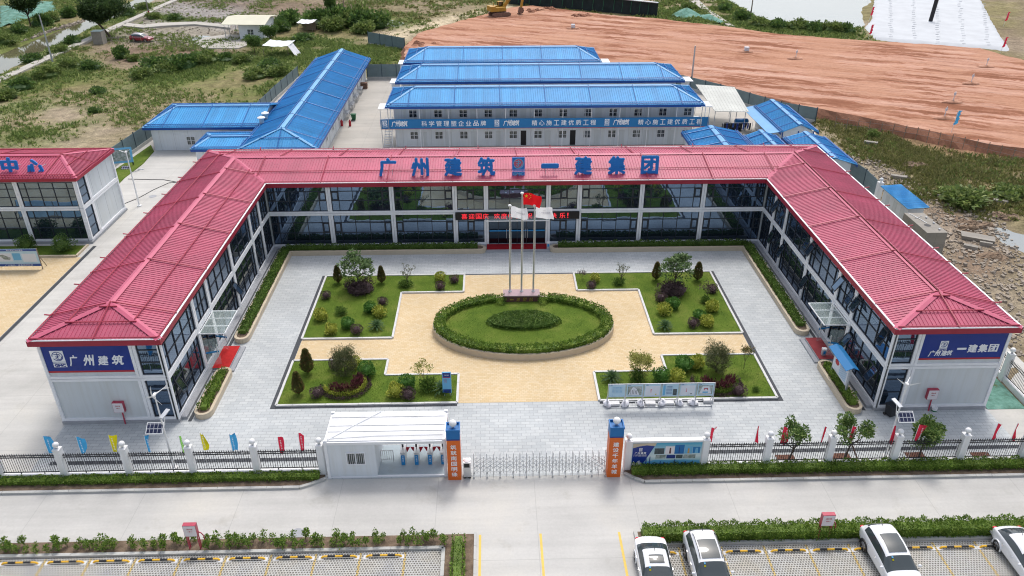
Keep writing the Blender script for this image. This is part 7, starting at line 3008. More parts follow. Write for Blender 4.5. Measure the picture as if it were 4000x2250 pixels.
for h_, A_h, xl, xr, y0 in ((hut2, A2, -15.9, 25.9, 43.2), (hut3, A3, -15.9, 15.4, 55.2)):
	for k in range(int((xr - xl) / 3.3)):
		hut_window(h_, A_h, xl + 2.8 + 3.33 * k, y0, 0, -1, 4.0, 1.05, 1.0)
	for x in (xl - .6, xr + .5):
		b = MB(A_h)
		b.box(x - .6, y0 - 1.0, 5.65, x + .6, y0 + 1.6, 5.75)
		b.box(x - .58, y0 + 1.0, .02, x + .58, y0 + 1.5, 5.65)
		b.build('stair_canopy', 'white', h_)
# long single-storey shed and its neighbours on the left
shed, SA = hip_hut('long single-storey blue-roofed shed running back from the red office, left', -32.4, 21.5, -24.5, 68.2, 3.3, 4.95, .9, 'y', (1, 0), hip=3.4)
for k in range(9):
	y = 26 + k * 4.6
	hut_window(shed, SA, -24.5, y, 1, 0, 1.0, 1.0, 1.0)
	b = MB(SA)
	b.box(-24.52, y + 1.6, .05, -24.48, y + 2.4, 2.05)
	b.build('door', 'panel', shed)
	if k in (4, 5, 6, 7):
		b = MB(SA)
		b.box(-24.4, y - .8, .8, -23.75, y + 1.0, .95)
		for yy in (y - .7, y + .9):
			b.tube([(-23.85, yy, 0), (-23.85, yy, .8)], .03, 5)
		b.build('wash_trough', 'galv', shed)
for i, (u, v) in enumerate(((1037, 455), (1022, 473))):
	d = G(u, v, 3.9)
	r = thing('roof_vent', ('white capped roof vent on the blue valley, farther one', 'white capped roof vent on the blue valley, nearer one')[i], 'roof vent', (d.x, d.y, 3.6))
	b = MB()
	b.tube([(0, 0, -.2), (0, 0, .7)], .3, 12)
	b.build('duct', 'galv', r)
	b = MB()
	b.lathe([(.52, .72), (.50, .8), (.05, 1.0)], n=16)
	b.build('cap', 'white', r)
left_hut, LA = hip_hut('low grey-walled hut with blue hipped roof joined to the long shed, far left', -47.4, 30.3, -33.4, 40.0, 3.3, 4.7, .7, hips=(1, 0), hip=3.0)
hut_window(left_hut, LA, -42.4, 30.3, 0, -1, .75, 1.1, 1.1)
b_hut, BA = hip_hut('small low blue-roofed annex in front of the grey-walled hut', -39.0, 22.4, -32.9, 28.2, 2.9, 3.5, .4, hips=(1, 0), hip=1.6, front_oh=.4)
# three small gabled huts and the canteen on the right
hip_hut('wide low blue-roofed hut just behind the right end of the red main roof', 22.6, 16.2, 29.0, 26.0, 3.2, 4.0, .5, 'y', (0, 0), pitch=3)
hip_hut('middle small gabled blue-roofed hut behind the right end of the red roof', 29.9, 16.0, 33.4, 24.1, 3.2, 4.0, .4, 'y', (0, 0), pitch=3)
hip_hut('rightmost gabled blue-roofed hut beside the rubble behind the red roof', 34.9, 14.3, 39.3, 23.2, 3.2, 4.0, .5, 'y', (0, 0), pitch=3)
cant, CA_ = hip_hut('gabled blue-roofed hut with pale lean-to beside the white canopy and red earth', 35.6, 27.0, 39.6, 38.0, 3.0, 4.0, .5, 'y', (0, 0), pitch=3.4)
b = MB(CA_)
b.add([(35.3, 26.8, 3.02), (35.3, 38.8, 3.02), (33.6, 38.8, 2.75), (33.6, 26.8, 2.75), (35.3, 26.8, 2.97), (35.3, 38.8, 2.97), (33.6, 38.8, 2.7), (33.6, 26.8, 2.7)], [(0, 1, 2, 3), (7, 6, 5, 4), (0, 3, 7, 4), (3, 2, 6, 7), (2, 1, 5, 6)])
b.build('lean_to', 'blue_pale', cant)
b = MB(CA_)
for x in (35.55, 37.6, 39.62):
	b.box(x - .06, 26.93, 0, x + .06, 26.99, 3.0)
b.build('frame_post', 'blue_trim', cant)
for k in range(4):
	hut_window(cant, CA_, 35.6, 28.6 + 2.6 * k, -1, 0, 1.1, 1.0, .9, 'glass_dark')
# open canopy
cp = thing('open_canopy', 'flat pale sheet canopy on thin posts between dormitory and red earth', 'canopy', (30.8, 39.5, 0))
at = cp.location
b = MB(at)
slope(b, [(28.2, 33.6, 3.8), (32.8, 33.2, 3.8), (33.9, 44.6, 4.25), (28.4, 46, 4.25)], .45, .06, .03, .06)
b.build('canopy_sheet', 'canopy_sheet', cp)
b = MB(at)
for x, y in ((28.4, 34), (32.5, 33.6), (33.5, 44), (28.6, 45.4), (30.5, 33.8), (33, 39)):
	b.tube([(x, y, 0), (x, y, 3.9 if y < 40 else 4.2)], .05, 6)
b.build('canopy_post', 'galv', cp)
ln_ = thing('clothes_line', 'clothes line of dark work clothes hanging under the canopy edge', 'clothes line', (31, 32.5, 0))
b = MB()
for x in (-1.7, 2.3):
	b.tube([(x, 0, 0), (x, 0, 2.5)], .03, 5)
b.tube([(-1.8, 0, 2.45), (2.4, 0, 2.45)], .02, 5)
b.build('rail_frame', 'galv', ln_)
random.seed(9)
for k in range(13):
	x = -1.5 + k * .29
	h = random.uniform(.6, 1.1)
	b = MB()
	vs = [(x + a * .12, .06 * math.sin(a * 9 + j), 2.42 - h * j / 4) for j in range(5) for a in (-1, 0, 1)]
	b.add(vs, [(j * 3 + i, j * 3 + i + 1, j * 3 + i + 4, j * 3 + i + 3) for j in range(4) for i in (0, 1)])
	b.build('garment', ('screen', 'navy_dark', 'trim_black', 'screen', 'poster_navy')[k % 5], ln_)
for i, (u, v, lb) in enumerate(((2842, 506, 'coil of black hose on the yard behind the low blue roof, left one'), (2872, 508, 'coil of black hose on the yard behind the low blue roof, right one'))):
	p = G(u, v, 0)
	b = MB()
	for k in range(4):
		r = .75 + .05 * (k % 2)
		b.tube([(r * math.cos(2 * pi * j / 20), r * math.sin(2 * pi * j / 20), .12 + k * .2) for j in range(21)], .11, 6, False)
	solo(b, 'hose_coil', 'plastic_black', lb, 'hose coil', (p.x, p.y, .01))
p = G(2895, 482, .9)
dr_ = thing('barrel_stand', 'blue plastic barrel lying on a low stand in the back yard', 'barrel', (p.x, p.y, 0))
b = MB()
b.tube([(-.95, 0, 1.2), (-.8, 0, 1.2), (.8, 0, 1.2), (.95, 0, 1.2)], [.3, .42, .42, .3], 14)
b.build('barrel', 'azure', dr_)
b = MB()
for x in (-.6, .6):
	b.box(x - .05, -.4, 0, x + .05, .4, .8)
b.build('stand', 'galv', dr_)

# toilet shed, concrete tank, white gate post, side fence on the right
ts = thing('toilet_shed', 'narrow grey shed with flat bright blue ribbed roof beside the concrete tank', 'shed', (41.6, 5.6, 0))
at = ts.location
b = MB(at)
b.box(40.75, 2.8, -.1, 42.35, 8.5, 2.45)
wl = b.build('wall', 'panel_hut', ts)
b = MB(at)
slope(b, [(40.45, 8.9, 2.52), (40.45, 2.5, 2.52), (42.7, 2.5, 2.66), (42.7, 8.9, 2.66)], .26, .09, .06)
b.build('roof', 'blue_roof', ts)
for y in (3.9, 5.6, 7.3):
	b = MB(at)
	b.box(40.73, y - .38, .1, 40.76, y + .38, 2.0)
	b.build('door', 'panel', ts)
tk = thing('concrete_tank', 'stained cast concrete water tank with round hatch beside the right wing', 'tank', (40.7, -.7, 0))
at = tk.location
b = MB(at)
b.box(39.7, -3.14, -.3, 41.75, 1.7, 1.2)
b.box(39.71, -3.13, 1.21, 41.74, 1.69, 2.4)
b.build('tank_body', 'tank', tk)
b = MB(at)
b.lathe([(.32, 2.405), (.32, 2.41)], (40.6, -1.4, 0), 18)
b.build('hatch', 'screen', tk)
b = MB(at)
for x, y in ((41.2, -2.5), (41.4, -1.0), (41.3, .3)):
	b.tube([(x, y, 2.4), (x, y, 2.55)], .1, 8)
b.tube([(40.1, 1.6, 2.42), (40.5, .2, 2.44), (40.75, -1.0, 2.44)], .03, 5)
b.tube([(40.1, .2, 2.43), (41.2, .9, 2.43)], .025, 5)
b.build('pipe', 'galv', tk)
gp_ = thing('gate_post', 'white gate post with globe behind the right wing roof', 'gate post', (41.0, 10.0, 0))
b = MB()
b.box(-.28, -.28, 0, .28, .28, 2.5)
b.build('shaft', 'white', gp_)
globe_top(gp_, (0, 0, 0), 0, 0, 2.5, .22)
fy = [-31.9, -27.9, -23.95, -19.9, -15.9, -11.9]
sf = thing('side_fence', 'white-pillared black railing fence running back along the right wing', 'fence', (35.6, -22, 0))
at = sf.location
for y in fy:
	b = MB(at)
	b.box(35.4, y - .2, -.1, 35.8, y + .2, 2.34)
	b.box(35.38, y - .22, 2.34, 35.82, y + .22, 2.42)
	p = b.build('pillar', 'white', sf)
	globe_top(p, at, 35.6, y, 2.42)
for y0, y1 in zip(fy, fy[1:]):
	b = MB(at)
	b.box(35.48, y0 + .2, -.1, 35.72, y1 - .2, .42)
	b.build('base_wall', 'white', sf)
	b = MB(at)
	for z in (.55, 1.72, 1.88):
		b.tube([(35.6, y0 + .2, z), (35.6, y1 - .2, z)], .028, 5)
	for j in range(25):
		y = y0 + .2 + (y1 - y0 - .4) * (j + .5) / 25
		b.tube([(35.6, y, .55), (35.6, y, 2.05)], .018, 4, False)
	b.build('railing', 'black_iron', sf)

# ------------------------------------------------------------------ the left red building
lb_, LBA = hip_hut('red-roofed two-storey glazed office at the left edge with blue standing characters', -61.5, 1.95, -43.2, 10.1, 6.98, 7.9, .3, hips=(1, 1), hip=3.3, gap=.27, mats=('red_roof', 'red_bar', 'red_trim', 'panel'), name='office_annex', cat='building')
for i, x in enumerate((-43.3, -49.0, -55.1, -61.2)):
	posts(lb_, LBA, x, 1.9, 1, 0, i > 0)
rails(lb_, LBA, -61.4, 1.9, -43.5, 1.9)
for a, c in ((-48.78, -43.42), (-54.88, -49.22), (-61, -55.32)):
	for z0, z1 in ((ZB + .2, ZM - .215), (ZM + .215, 6.5)):
		glazing(lb_, LBA, a, 1.86, c, 1.86, 0, -1, z0, z1, COLS6)
posts(lb_, LBA, -43.16, 2.0, 0, 1, False)
posts(lb_, LBA, -43.16, 3.9, 0, 1)
posts(lb_, LBA, -43.16, 10.0, 0, 1, False)
rails(lb_, LBA, -43.14, 2.1, -43.14, 9.9)
for z0, z1 in ((ZB + .2, ZM - .215), (ZM + .215, 6.5)):
	glazing(lb_, LBA, -43.12, 2.15, -43.12, 3.68, 1, 0, z0, z1, (0, 1), (0, .33, .67, 1))
b = MB(LBA)
b.box(-61.6, 1.6, -.1, -42.95, 10.2, ZB - .01)
b.build('plinth', 'plinth', lb_)
rs2 = thing('roof_sign', 'two big blue standing characters on the red roof at the left edge', 'roof sign', (-48, 3.0, 7.3))
at = rs2.location
for ch, u, v in (('中', 37, 648), ('心', 137, 655)):
	d = G(u, v, 0) - CAM
	q = CAM + d * ((3.0 - CAM.y) / d.y)
	b = MB(at)
	letter(b, ch, (q.x, 3.0, q.z), (1, 0, 0), (0, .15, 1), 1.65, 1.7, .14, bold=.05)
	b.build('letter', 'letter_blue', rs2)
	b = MB(at)
	for s in (-.4, .4):
		b.tube([(q.x + s, 3.0, 7.1), (q.x + s, 3.02, q.z - .5)], .025, 5)
		b.tube([(q.x + s, 3.1, q.z), (q.x + s, 4.3, 7.55)], .02, 5)
	b.build('stand', 'galv', rs2)
b = MB()
b.prism([(-61, -1.3), (-43.35, -1.3), (-43.35, 1.0), (-61, 1.0)], .0, .1, bottom=False)
tag(b.build('lawn', 'lawn'), kind='stuff')
kerb_run([(-61, -1.4), (-43.25, -1.4), (-43.25, 1.1)], .18, .2, 1.2, 'cream', 'bed_border')
for u, v, lb in ((110, 978, 'dark round bush in front of the left red-roofed office, farther from its corner'), (252, 980, 'dark round bush in front of the left red-roofed office, nearer its corner')):
	p = G(u, v, .1)
	b = MB()
	random.seed(u)
	core(b, (0, 0, .75), .55, .55, .5)
	leafball(b, (0, 0, .8), .95, .95, .75, 1300, .16, shell=.55, rough=.25)
	solo(b, 'round_bush', 'wild_dark', lb, 'bush', (p.x, p.y, .1))
fb = thing('notice_board_pair', 'two joined blue-headed notice boards on the yellow plaza at the left edge', 'notice boards', (-47.5, -3.9, 0))
at = fb.location
for i, (xa, xb) in enumerate(((-53.4, -49.45), (-49.35, -45.3))):
	b = MB(at)
	b.box(xa, -3.95, .35, xb, -3.9, 2.15)
	b.build('board_panel', 'poster', fb)
	b = MB(at)
	b.box(xa, -3.956, .35, xb, -3.945, .6)
	b.box(xa, -3.956, 1.93, xb, -3.945, 2.15)
	b.build('board_band', 'poster_navy', fb)
	b = MB(at)
	letter(b, '广州建筑一建集团项目部', ((xa + xb) / 2, -3.96, .47), (1, 0, 0), (0, 0, 1), 2.6, .14, .004, res=1)
	letter(b, '施工现场平面布置图', ((xa + xb) / 2, -3.96, 2.04), (1, 0, 0), (0, 0, 1), 1.5, .11, .004, res=1)
	b.build('lettering', 'ink_white', fb)
	for a, c, d, e, mt in ((.06, .40, .20, .84, 'poster_white'), (.42, .60, .30, .84, 'poster_mid'), (.63, .95, .15, .80, 'poster_white')):
		b = MB(at)
		w_ = xb - xa
		b.box(xa + a * w_, -3.954, .6 + d * 1.33, xa + c * w_, -3.946, .6 + e * 1.33)
		b.build('picture', mt, fb)
	b = MB(at)
	w_ = xb - xa
	b.add([(xa + .1 * w_, -3.958, 1.5), (xa + .2 * w_, -3.958, 1.1), (xa + .33 * w_, -3.958, 1.0), (xa + .37 * w_, -3.958, 1.25), (xa + .2 * w_, -3.958, 1.6)], [(0, 1, 2, 3, 4)])
	b.build('drawing', 'poster_green', fb)
b = MB(at)
for x in (-53.4, -49.4, -45.25):
	b.bar((x, -3.93, 0), (x, -3.93, 2.2), .06, .06, (0, 1, 0))
	b.bar((x, -3.2, 0), (x, -3.9, 1.4), .05, .05, (0, 1, 0))
b.build('leg_frame', 'wood', fb)
# ------------------------------------------------------------------ hoardings
def hoarding(label, pts, ht=2.1, step=3.0, base=.45, name='site_hoarding'):
	c_ = (pts[0][0], pts[0][1], 0)
	r = thing(name, label, 'hoarding', c_)
	b, ps, bs = MB(c_), MB(c_), MB(c_)
	for (x0, y0), (x1, y1) in zip(pts, pts[1:]):
		ln = math.hypot(x1 - x0, y1 - y0)
		k = max(1, round(ln / step))
		for i in range(k):
			a = (x0 + (x1 - x0) * i / k, y0 + (y1 - y0) * i / k)
			c = (x0 + (x1 - x0) * (i + 1) / k, y0 + (y1 - y0) * (i + 1) / k)
			for j in range(4):
				za, zb = base + (ht - base) * j / 4, base + (ht - base) * (j + 1) / 4
				b.bar((*a, (za + zb) / 2), (*c, (za + zb) / 2), .05, zb - za - .03)
			b.bar((*a, (base + ht) / 2), (*c, (base + ht) / 2), .02, ht - base)
			ps.bar((*a, -.1), (*a, ht + .12), .13, .13, (1, 0, 0))
			ps.bar((*c, -.1), (*c, ht + .12), .128, .132, (1, 0, 0))
		bs.bar((x0, y0, base / 2 - .1), (x1, y1, base / 2 - .1), .22, base + .2)
	b.build('panel', 'hoarding', r)
	ps.build('post', 'hoarding_post', r)
	bs.build('base_wall', 'kerb', r)
	return r


hoarding('grey-green hoarding on a concrete base beside the grass strip and low blue hut, far left', [(-50.6, 12), (-50.2, 24), (-49.4, 36.5)], 2.4)
hoarding('grey-green hoarding behind the long blue shed along the rough field', [(-37.6, 41.5), (-37.2, 55), (-36.4, 68.2)], 2.2)
hoarding('grey hoarding closing the back yard between the long shed and the dormitories', [(-24.2, 67.6), (-16.5, 67.6)], 2.6)
hoarding('short run of grey hoarding standing alone where grass meets red earth', [(-28.2, 98.2), (-19.9, 91.6)], 2.3, 3.4, .1)
hoarding('grey hoarding along the red earth behind the white canopy and gabled hut', [(27.2, 63.5), (34.6, 54), (41.0, 43.6), (45.2, 40.2)], 2.2)
hoarding('smooth grey-green hoarding behind the right wing roof', [(40.7, 21.5), (41.4, 14.5), (41.2, 10.6)], 2.3, 3.5, .1)
# dark hoarding beyond the red field
bw = thing('black_hoarding', 'long low black-netted hoarding beyond the red earth', 'hoarding', (20, 138, 0))
at = bw.location
pw = [(2.5, 147.5), (16.4, 140.6), (28.6, 133.2), (38.2, 126.4)]
b, tp = MB(at), MB(at)
for (xa, ya_), (xb, yb_) in zip(pw, pw[1:]):
	b.bar((xa, ya_, 1.6), (xb, yb_, 1.6), .12, 3.4)
	tp.bar((xa, ya_, 3.4), (xb, yb_, 3.4), 1.0, .16)
b.build('net_panel', vm('black netting', (0.022, 0.032, 0.034), .3, .6, rough=.9), bw)
tp.build('coping', 'galv', bw)
b = MB(at)
for (xa, ya_), (xb, yb_) in zip(pw, pw[1:]):
	for i in range(5):
		t_ = i / 5
		x, y = xa + (xb - xa) * t_ - .1, ya_ + (yb_ - ya_) * t_ - .35
		b.tube([(x - .3, y - .9, .6), (x, y, 2.6), (x, y, 3.3)], .06, 5)
b.build('prop', 'plastic_green', bw)

# ------------------------------------------------------------------ far things
co = thing('cottage', 'small white cottage with cream sheet roof reaching over an open porch', 'cottage', (-54, 106, 0))
at = co.location
x0, x1, y0, y1 = -56.0, -50.8, 101.9, 111.2
b = MB(at)
b.box(x0, y0, -.2, x1, y1, 3.3)
b.build('wall', 'white_wall', co)
b = MB(at)
slope(b, [(-59.4, 101.2, 3.35), (-50.0, 100.6, 3.35), (-50.0, 106.2, 4.1), (-59.4, 106.6, 4.1)], .5, .05, .02, .1)
slope(b, [(-50.0, 112, 3.4), (-59.4, 112.2, 3.4), (-59.4, 106.6, 4.1), (-50.0, 106.2, 4.1)], .5, .05, .02, .1)
b.build('roof', vm('cream roof sheet', S(236, 232, 208, .7), .06, .4), co)
hut_window(co, at, -53.6, y0, 0, -1, 1.1, 1.3, 1.1, 'glass_dark')
hut_window(co, at, x1, 104.5, 1, 0, 1.1, 1.2, 1.1, 'glass_dark')
hut_window(co, at, x1, 108.5, 1, 0, 1.1, 1.2, 1.1, 'glass_dark')
b = MB(at)
for y in (102, 105, 109.5):
	b.tube([(-59.0, y, -.1), (-59.0, y, 3.35)], .07, 6)
b.build('porch_post', 'galv', co)
b = MB(at)
b.box(x0 - .02, 103.0, 0, x0 + .02, 104.6, 2.3)
b.build('door', 'screen', co)
for i, (u, v, w_, d_, lb) in enumerate(((1203, 122, 3.6, 3.4, 'small shelter with white sheet roof hidden in the bushes by the cottage'), (1095, 212, 5.2, 4.2, 'low shelter with sagging white tarpaulin roof on the rough ground'))):
	p = G(u, v, 0)
	r = thing('shelter', lb, 'shelter', (p.x, p.y, 0), -.15)
	b = MB()
	n1 = 8
	vs = [(-w_ / 2 + w_ * i_ / n1, -d_ / 2 + d_ * j / 4, 2.1 + .25 * j / 4 - .16 * math.sin(pi * i_ / n1) - .05 * math.sin(i_ * 2.3 + j)) for j in range(5) for i_ in range(n1 + 1)]
	b.add(vs, [(j * 9 + i_, j * 9 + i_ + 1, (j + 1) * 9 + i_ + 1, (j + 1) * 9 + i_) for j in range(4) for i_ in range(n1)])
	b.build('roof_sheet', 'tarp_white', r, smooth=True)
	for x in (-w_ / 2 + .1, w_ / 2 - .1):
		for y in (-d_ / 2 + .1, d_ / 2 - .1):
			b = MB()
			b.tube([(x, y, -.2), (x, y, 2.1)], .05, 5)
			b.build('post', 'wood', r)
	b = MB()
	if i == 0:
		b.box(-w_ / 2 + .3, d_ / 2 - .4, 0, w_ / 2 - .3, d_ / 2 - .3, 1.9)
		b.build('back_wall', 'wood', r)
	else:
		vs = [(w_ / 2 - .1 + .35 * j + .1 * math.sin(k * 1.7), -d_ / 2 + .3 + k * .55, 2.05 - .52 * j + .08 * math.sin(k * 2 + j)) for j in range(5) for k in range(6)]
		b.add(vs, [(j * 6 + k, j * 6 + k + 1, (j + 1) * 6 + k + 1, (j + 1) * 6 + k) for j in range(4) for k in range(5)])
		b.build('hanging_tarpaulin', 'sack', r, smooth=True)
p0, p1 = G(376, 172, 0), G(412, 172, 0)
mb_ = thing('metal_booth', 'pale windowless metal booth beside the concrete path by the canal', 'booth', (-84.6, 99.6, 0))
b = MB()
b.box(-1.0, -1.0, -.1, 1.0, 1.0, 2.5)
for k in range(8):
	b.box(-1.0 + .27 * k, -1.03, 0, -.93 + .27 * k, -1.0, 2.5)
b.build('wall', 'tank', mb_)
b = MB()
b.box(-1.05, -1.05, 2.5, 1.05, 1.05, 2.56)
b.build('roof', 'hoarding', mb_)

# geotextile sheet with pile, small flags
P_ = [(102.6, 150.6), (96.4, 137.6), (89.4, 122), (83.2, 111.9), (79.4, 103), (79.9, 97.8), (88.2, 94.9), (96.5, 90.2), (102.6, 87.1), (110.1, 104), (122, 129.3), (131.7, 149.7), (142, 176), (114, 176)]
LE, RE = [(79.5, 98), (83.2, 111.9), (89.4, 122), (96.4, 137.6), (102.6, 150.6), (114, 176)], [(102.6, 87.1), (110.1, 104), (117, 119), (122, 129.3), (131.7, 149.7), (142, 176)]


def along(E, t_):
	k = min(int(t_ * 5), 4)
	q = t_ * 5 - k
	return E[k][0] + (E[k + 1][0] - E[k][0]) * q, E[k][1] + (E[k + 1][1] - E[k][1]) * q


b = MB((100, 120, 0))
random.seed(8)
nu, nv = 36, 64
for j in range(nv + 1):
	for i in range(nu + 1):
		a_, c_ = along(LE, j / nv), along(RE, j / nv)
		q = i / nu
		e_ = min(i, nu - i, j)
		w_ = random.uniform(-.3, .3) if e_ == 0 else 0
		x, y = a_[0] + (c_[0] - a_[0]) * q + w_, a_[1] + (c_[1] - a_[1]) * q + w_
		b.v.append((x - 100, y - 120, (.42 + random.uniform(-.03, .03) + .05 * math.sin(x * .9 - y * .4)) if e_ else -.1))
b.f = [(j * (nu + 1) + i, j * (nu + 1) + i + 1, (j + 1) * (nu + 1) + i + 1, (j + 1) * (nu + 1) + i) for j in range(nv) for i in range(nu)]
b.mi = [0] * len(b.f)
SHEET = P_
gs = solo(b, 'geotextile_sheet', vm('white geotextile', (0.50, 0.52, 0.54), .08, .25, rough=.85), 'huge white fabric sheet spread over the ground beyond the red earth', 'ground sheet', (100, 120, 0), smooth=True)
b = MB((100, 120, 0))
random.seed(4)
for s in range(6):
	for k in range(24):
		t_ = k / 24
		x = 82.5 + s * 4.3 + t_ * (27 + s * 2.0) + random.uniform(-.3, .3)
		y = 97 - s * 1.6 + t_ * (60 + s * 1.0)
		if inpoly(np.array(x), np.array(y), P_):
			b.bar((x - .35, y, .52), (x + .4, y + random.uniform(-.1, .1), .52), .10, .06)
b.build('stitch_mark', 'galv', gs)
p = G(3634, 84, .4)
pl_ = thing('steel_pile', 'dark leaning steel pile standing in the white sheet', 'pile', (p.x, p.y, .2))
b = MB()
b.tube([(0, 0, -.3), (.35, 0, 8.0)], .45, 14)
b.build('tube', 'screen', pl_)
b = MB()
b.lathe([(.9, 0), (.8, .22), (.4, .25)], n=12)
b.build('collar', 'tarp_white', pl_)
for i, (u, v, ht, lb) in enumerate(((3396, 78, 3, 'small red flag at the pond side of the white sheet'), (3391, 153, 3, 'small red flag at the near left corner of the white sheet'), (3920, 100, 3, 'small red flag beside the ditch right of the white sheet'), (3908, 206, 3, 'small red flag at the near right corner of the white sheet'),
									(3388, 8, 3, 'small red flag at the top edge of the picture beside the white sheet'), (3716, 516, 3, 'small pale blue flag on the cut edge of the red earth'))):
	p = G(u, v, 1.2 if i == 5 else .1)
	r = thing('marker_flag', lb, 'flag', (p.x, p.y, p.z))
	b = MB()
	b.tube([(0, 0, -.2), (.2, 0, ht)], .03, 5)
	b.build('pole', 'white', r)
	b = MB()
	vs = [(.2 - .035 * j + a * .28 * (1 - .3 * (j % 2)), .12 * math.sin(a * 3 + j), ht - .28 * j) for j in range(8) for a in (0, 1, 2)]
	b.add(vs, [(j * 3 + a, j * 3 + a + 1, j * 3 + a + 4, j * 3 + a + 3) for j in range(7) for a in (0, 1)])
	b.build('cloth', 'pennant_red' if i < 5 else 'pennant_blue', r, smooth=True)
# survey marks on small mounds of the red earth
for u, v, lb in ((3107, 230, 'survey stake on a small mound, far side of the red earth'), (3851, 262, 'survey stake on a broad mound, right side of the red earth'), (3792, 328, 'survey stake in the middle right of the red earth'),
				 (3721, 400, 'survey stake on a dark mound, near right part of the red earth'), (3687, 462, 'survey stake nearest the cut edge of the red earth'), (2238, 112, 'pale survey block on a mound left of the middle of the red earth'), (2915, 203, 'pale survey block on a mound in the middle of the red earth')):
	p = G(u, v, 1.2)
	r = thing('survey_mark', lb, 'survey mark', (p.x, p.y, 1.2))
	b = MB()
	random.seed(u)
	b.ball((0, 0, -.15), 1.7, .9, .5, 14, 8, .12)
	b.build('mound', 'red_earth', r, smooth=True)
	b = MB()
	if 'block' in lb:
		b.box(-.4, -.4, .2, .4, .4, .95)
	else:
		b.tube([(0, 0, .2), (.08, 0, 1.7)], .06, 5)
		b.box(-.1, -.1, 1.1, .18, .1, 1.5)
	b.build('stake', 'poster_white', r)

# poles and lamp posts
for u, v, h, lb, mt in ((205, 239, 8.5, 'grey utility pole beside the canal path', 'galv'), (584, 64, 9, 'pale concrete utility pole with banded foot beside the path', 'tank'), (1345, 45, 7.0, 'dark utility pole at the top edge above the bushes', 'wood'), (2930, 78, 7, 'dark utility pole on the bank of the pond', 'wood'), (2700, 330, 6.5, 'thin mast beside the dormitory at the edge of the red earth', 'galv')):
	p = G(u, v, 0)
	r = thing('utility_pole', lb, 'pole', (p.x, p.y, 0))
	b = MB()
	b.tube([(0, 0, -.2), (-.05, 0, h)], [.17, .11], 8)
	b.build('pole', mt, r)
	if mt != 'galv':
		b = MB()
		b.box(-.8, -.05, h - .8, .8, .05, h - .65)
		b.build('crossarm', 'wood', r)
	if 'banded' in lb:
		b = MB()
		b.lathe([(.2, .1), (.2, .6)], n=10)
		b.lathe([(.2, .9), (.2, 1.3)], n=10)
		b.build('painted_band', 'sign_red', r)
p = G(545, 805, 0)
r = thing('street_lamp', 'slim white lamp post on the side yard by the left red-roofed office', 'lamp post', (p.x, p.y, 0))
b = MB()
b.tube([(0, 0, 0), (0, 0, 6.3)], [.09, .05], 10)
b.lathe([(.25, 0), (.25, .12), (.1, .14)], n=10)
b.build('pole', 'white', r)
b = MB()
b.tube([(0, 0, 4.0), (.5, -.1, 4.1), (1.1, -.15, 4.35)], .035, 6)
b.obox((1.25, -.18, 4.42), (.6, .22, .06))
b.build('lamp_arm', 'galv', r)
b = MB()
b.obox((-.45, -.1, 4.6), (.8, .5, .04), Matrix.Rotation(.5, 3, 'X'))
b.build('solar_panel', 'solar', r)
b = MB()
b.ball((0, 0, 6.35), .12, .22, .12, 10, 7)
b.bar((0, -.2, 6.35), (.6, -.2, 6.7), .07, .02)
b.bar((0, -.2, 6.35), (-.6, -.2, 6.6), .07, .02)
b.build('rotor', 'white', r)
p = G(478, 652, 0)
r = thing('tilted_board', 'picture board leaning back on a dark frame beside the grass strip, far left', 'notice board', (p.x, p.y, 0), .25)
b = MB()
R_ = Matrix.Rotation(math.radians(-22), 3, 'X')
b.obox((0, 0, 1.5), (3.0, .08, 1.9), R_)
b.build('board_panel', 'poster_mid', r)
b = MB()
b.obox(Vector((0, 0, 1.5)) + R_ @ Vector((0, -.045, 0)), (2.5, .01, 1.4), R_)
b.build('picture', 'poster_green', r)
b = MB()
for x in (-1.3, 1.3):
	b.bar((x, .35, 0), (x, .35, 2.2), .08, .08, (0, 1, 0))
	b.bar((x, .2, 0), (x, -.3, .8), .06, .06, (0, 1, 0))
b.build('leg_frame', 'screen', r)
flat_ = MB()
flat_.prism(GP([(446, 668), (590, 568), (602, 592), (560, 640), (486, 697), (462, 722)]), .0, .09, bottom=False)
tag(flat_.build('lawn', 'lawn'), kind='stuff')
p = G(1422, 345, 0)
b = MB()
for k in range(4):
	b.box(-.6, -.4, k * .25, .6, .4, k * .25 + .2)
solo(b, 'brick_stack', 'rust', 'small stack of reddish bricks at the far end of the back yard', 'bricks', (p.x, p.y, .01))
for u, v, lb in ((1336, 492, 'red fire extinguisher standing by the long shed wall'), (1368, 493, 'red bucket on the yard beside the green bin')):
	p = G(u, v, 0)
	b = MB()
	b.lathe([(.12, 0), (.14, .05), (.14, .55), (.05, .68), (.03, .75)], n=10)
	solo(b, 'fire_extinguisher' if 'ext' in lb else 'red_bucket', 'sign_red', lb, 'extinguisher' if 'ext' in lb else 'bucket', (p.x, p.y, .01), sc=1.3)

# manhole covers and cables on the side yard
for u, v, lb in ((597, 767, 'round manhole cover on the side yard by the slim lamp post'), (1160, 2085, 'round manhole cover on the concrete road near the left verge')):
	p = G(u, v, 0)
	b = MB()
	b.lathe([(.42, .004), (.42, .014), (.36, .016)], n=20)
	solo(b, 'manhole_cover', 'plinth', lb, 'manhole cover', (p.x, p.y, .002))
for pts, lb in (([(500, 700), (570, 702), (640, 703), (690, 712), (712, 708)], 'black cable lying across the side yard, upper one'), ([(485, 797), (540, 775), (600, 742), (660, 715), (700, 712)], 'black cable lying across the side yard, lower one')):
	W_ = GP(pts)
	b = MB((*W_[0], 0))
	b.tube([(x, y, .035) for x, y in W_], .035, 5)
	solo(b, 'cable', 'plastic_black', lb, 'cable', (*W_[0], 0))

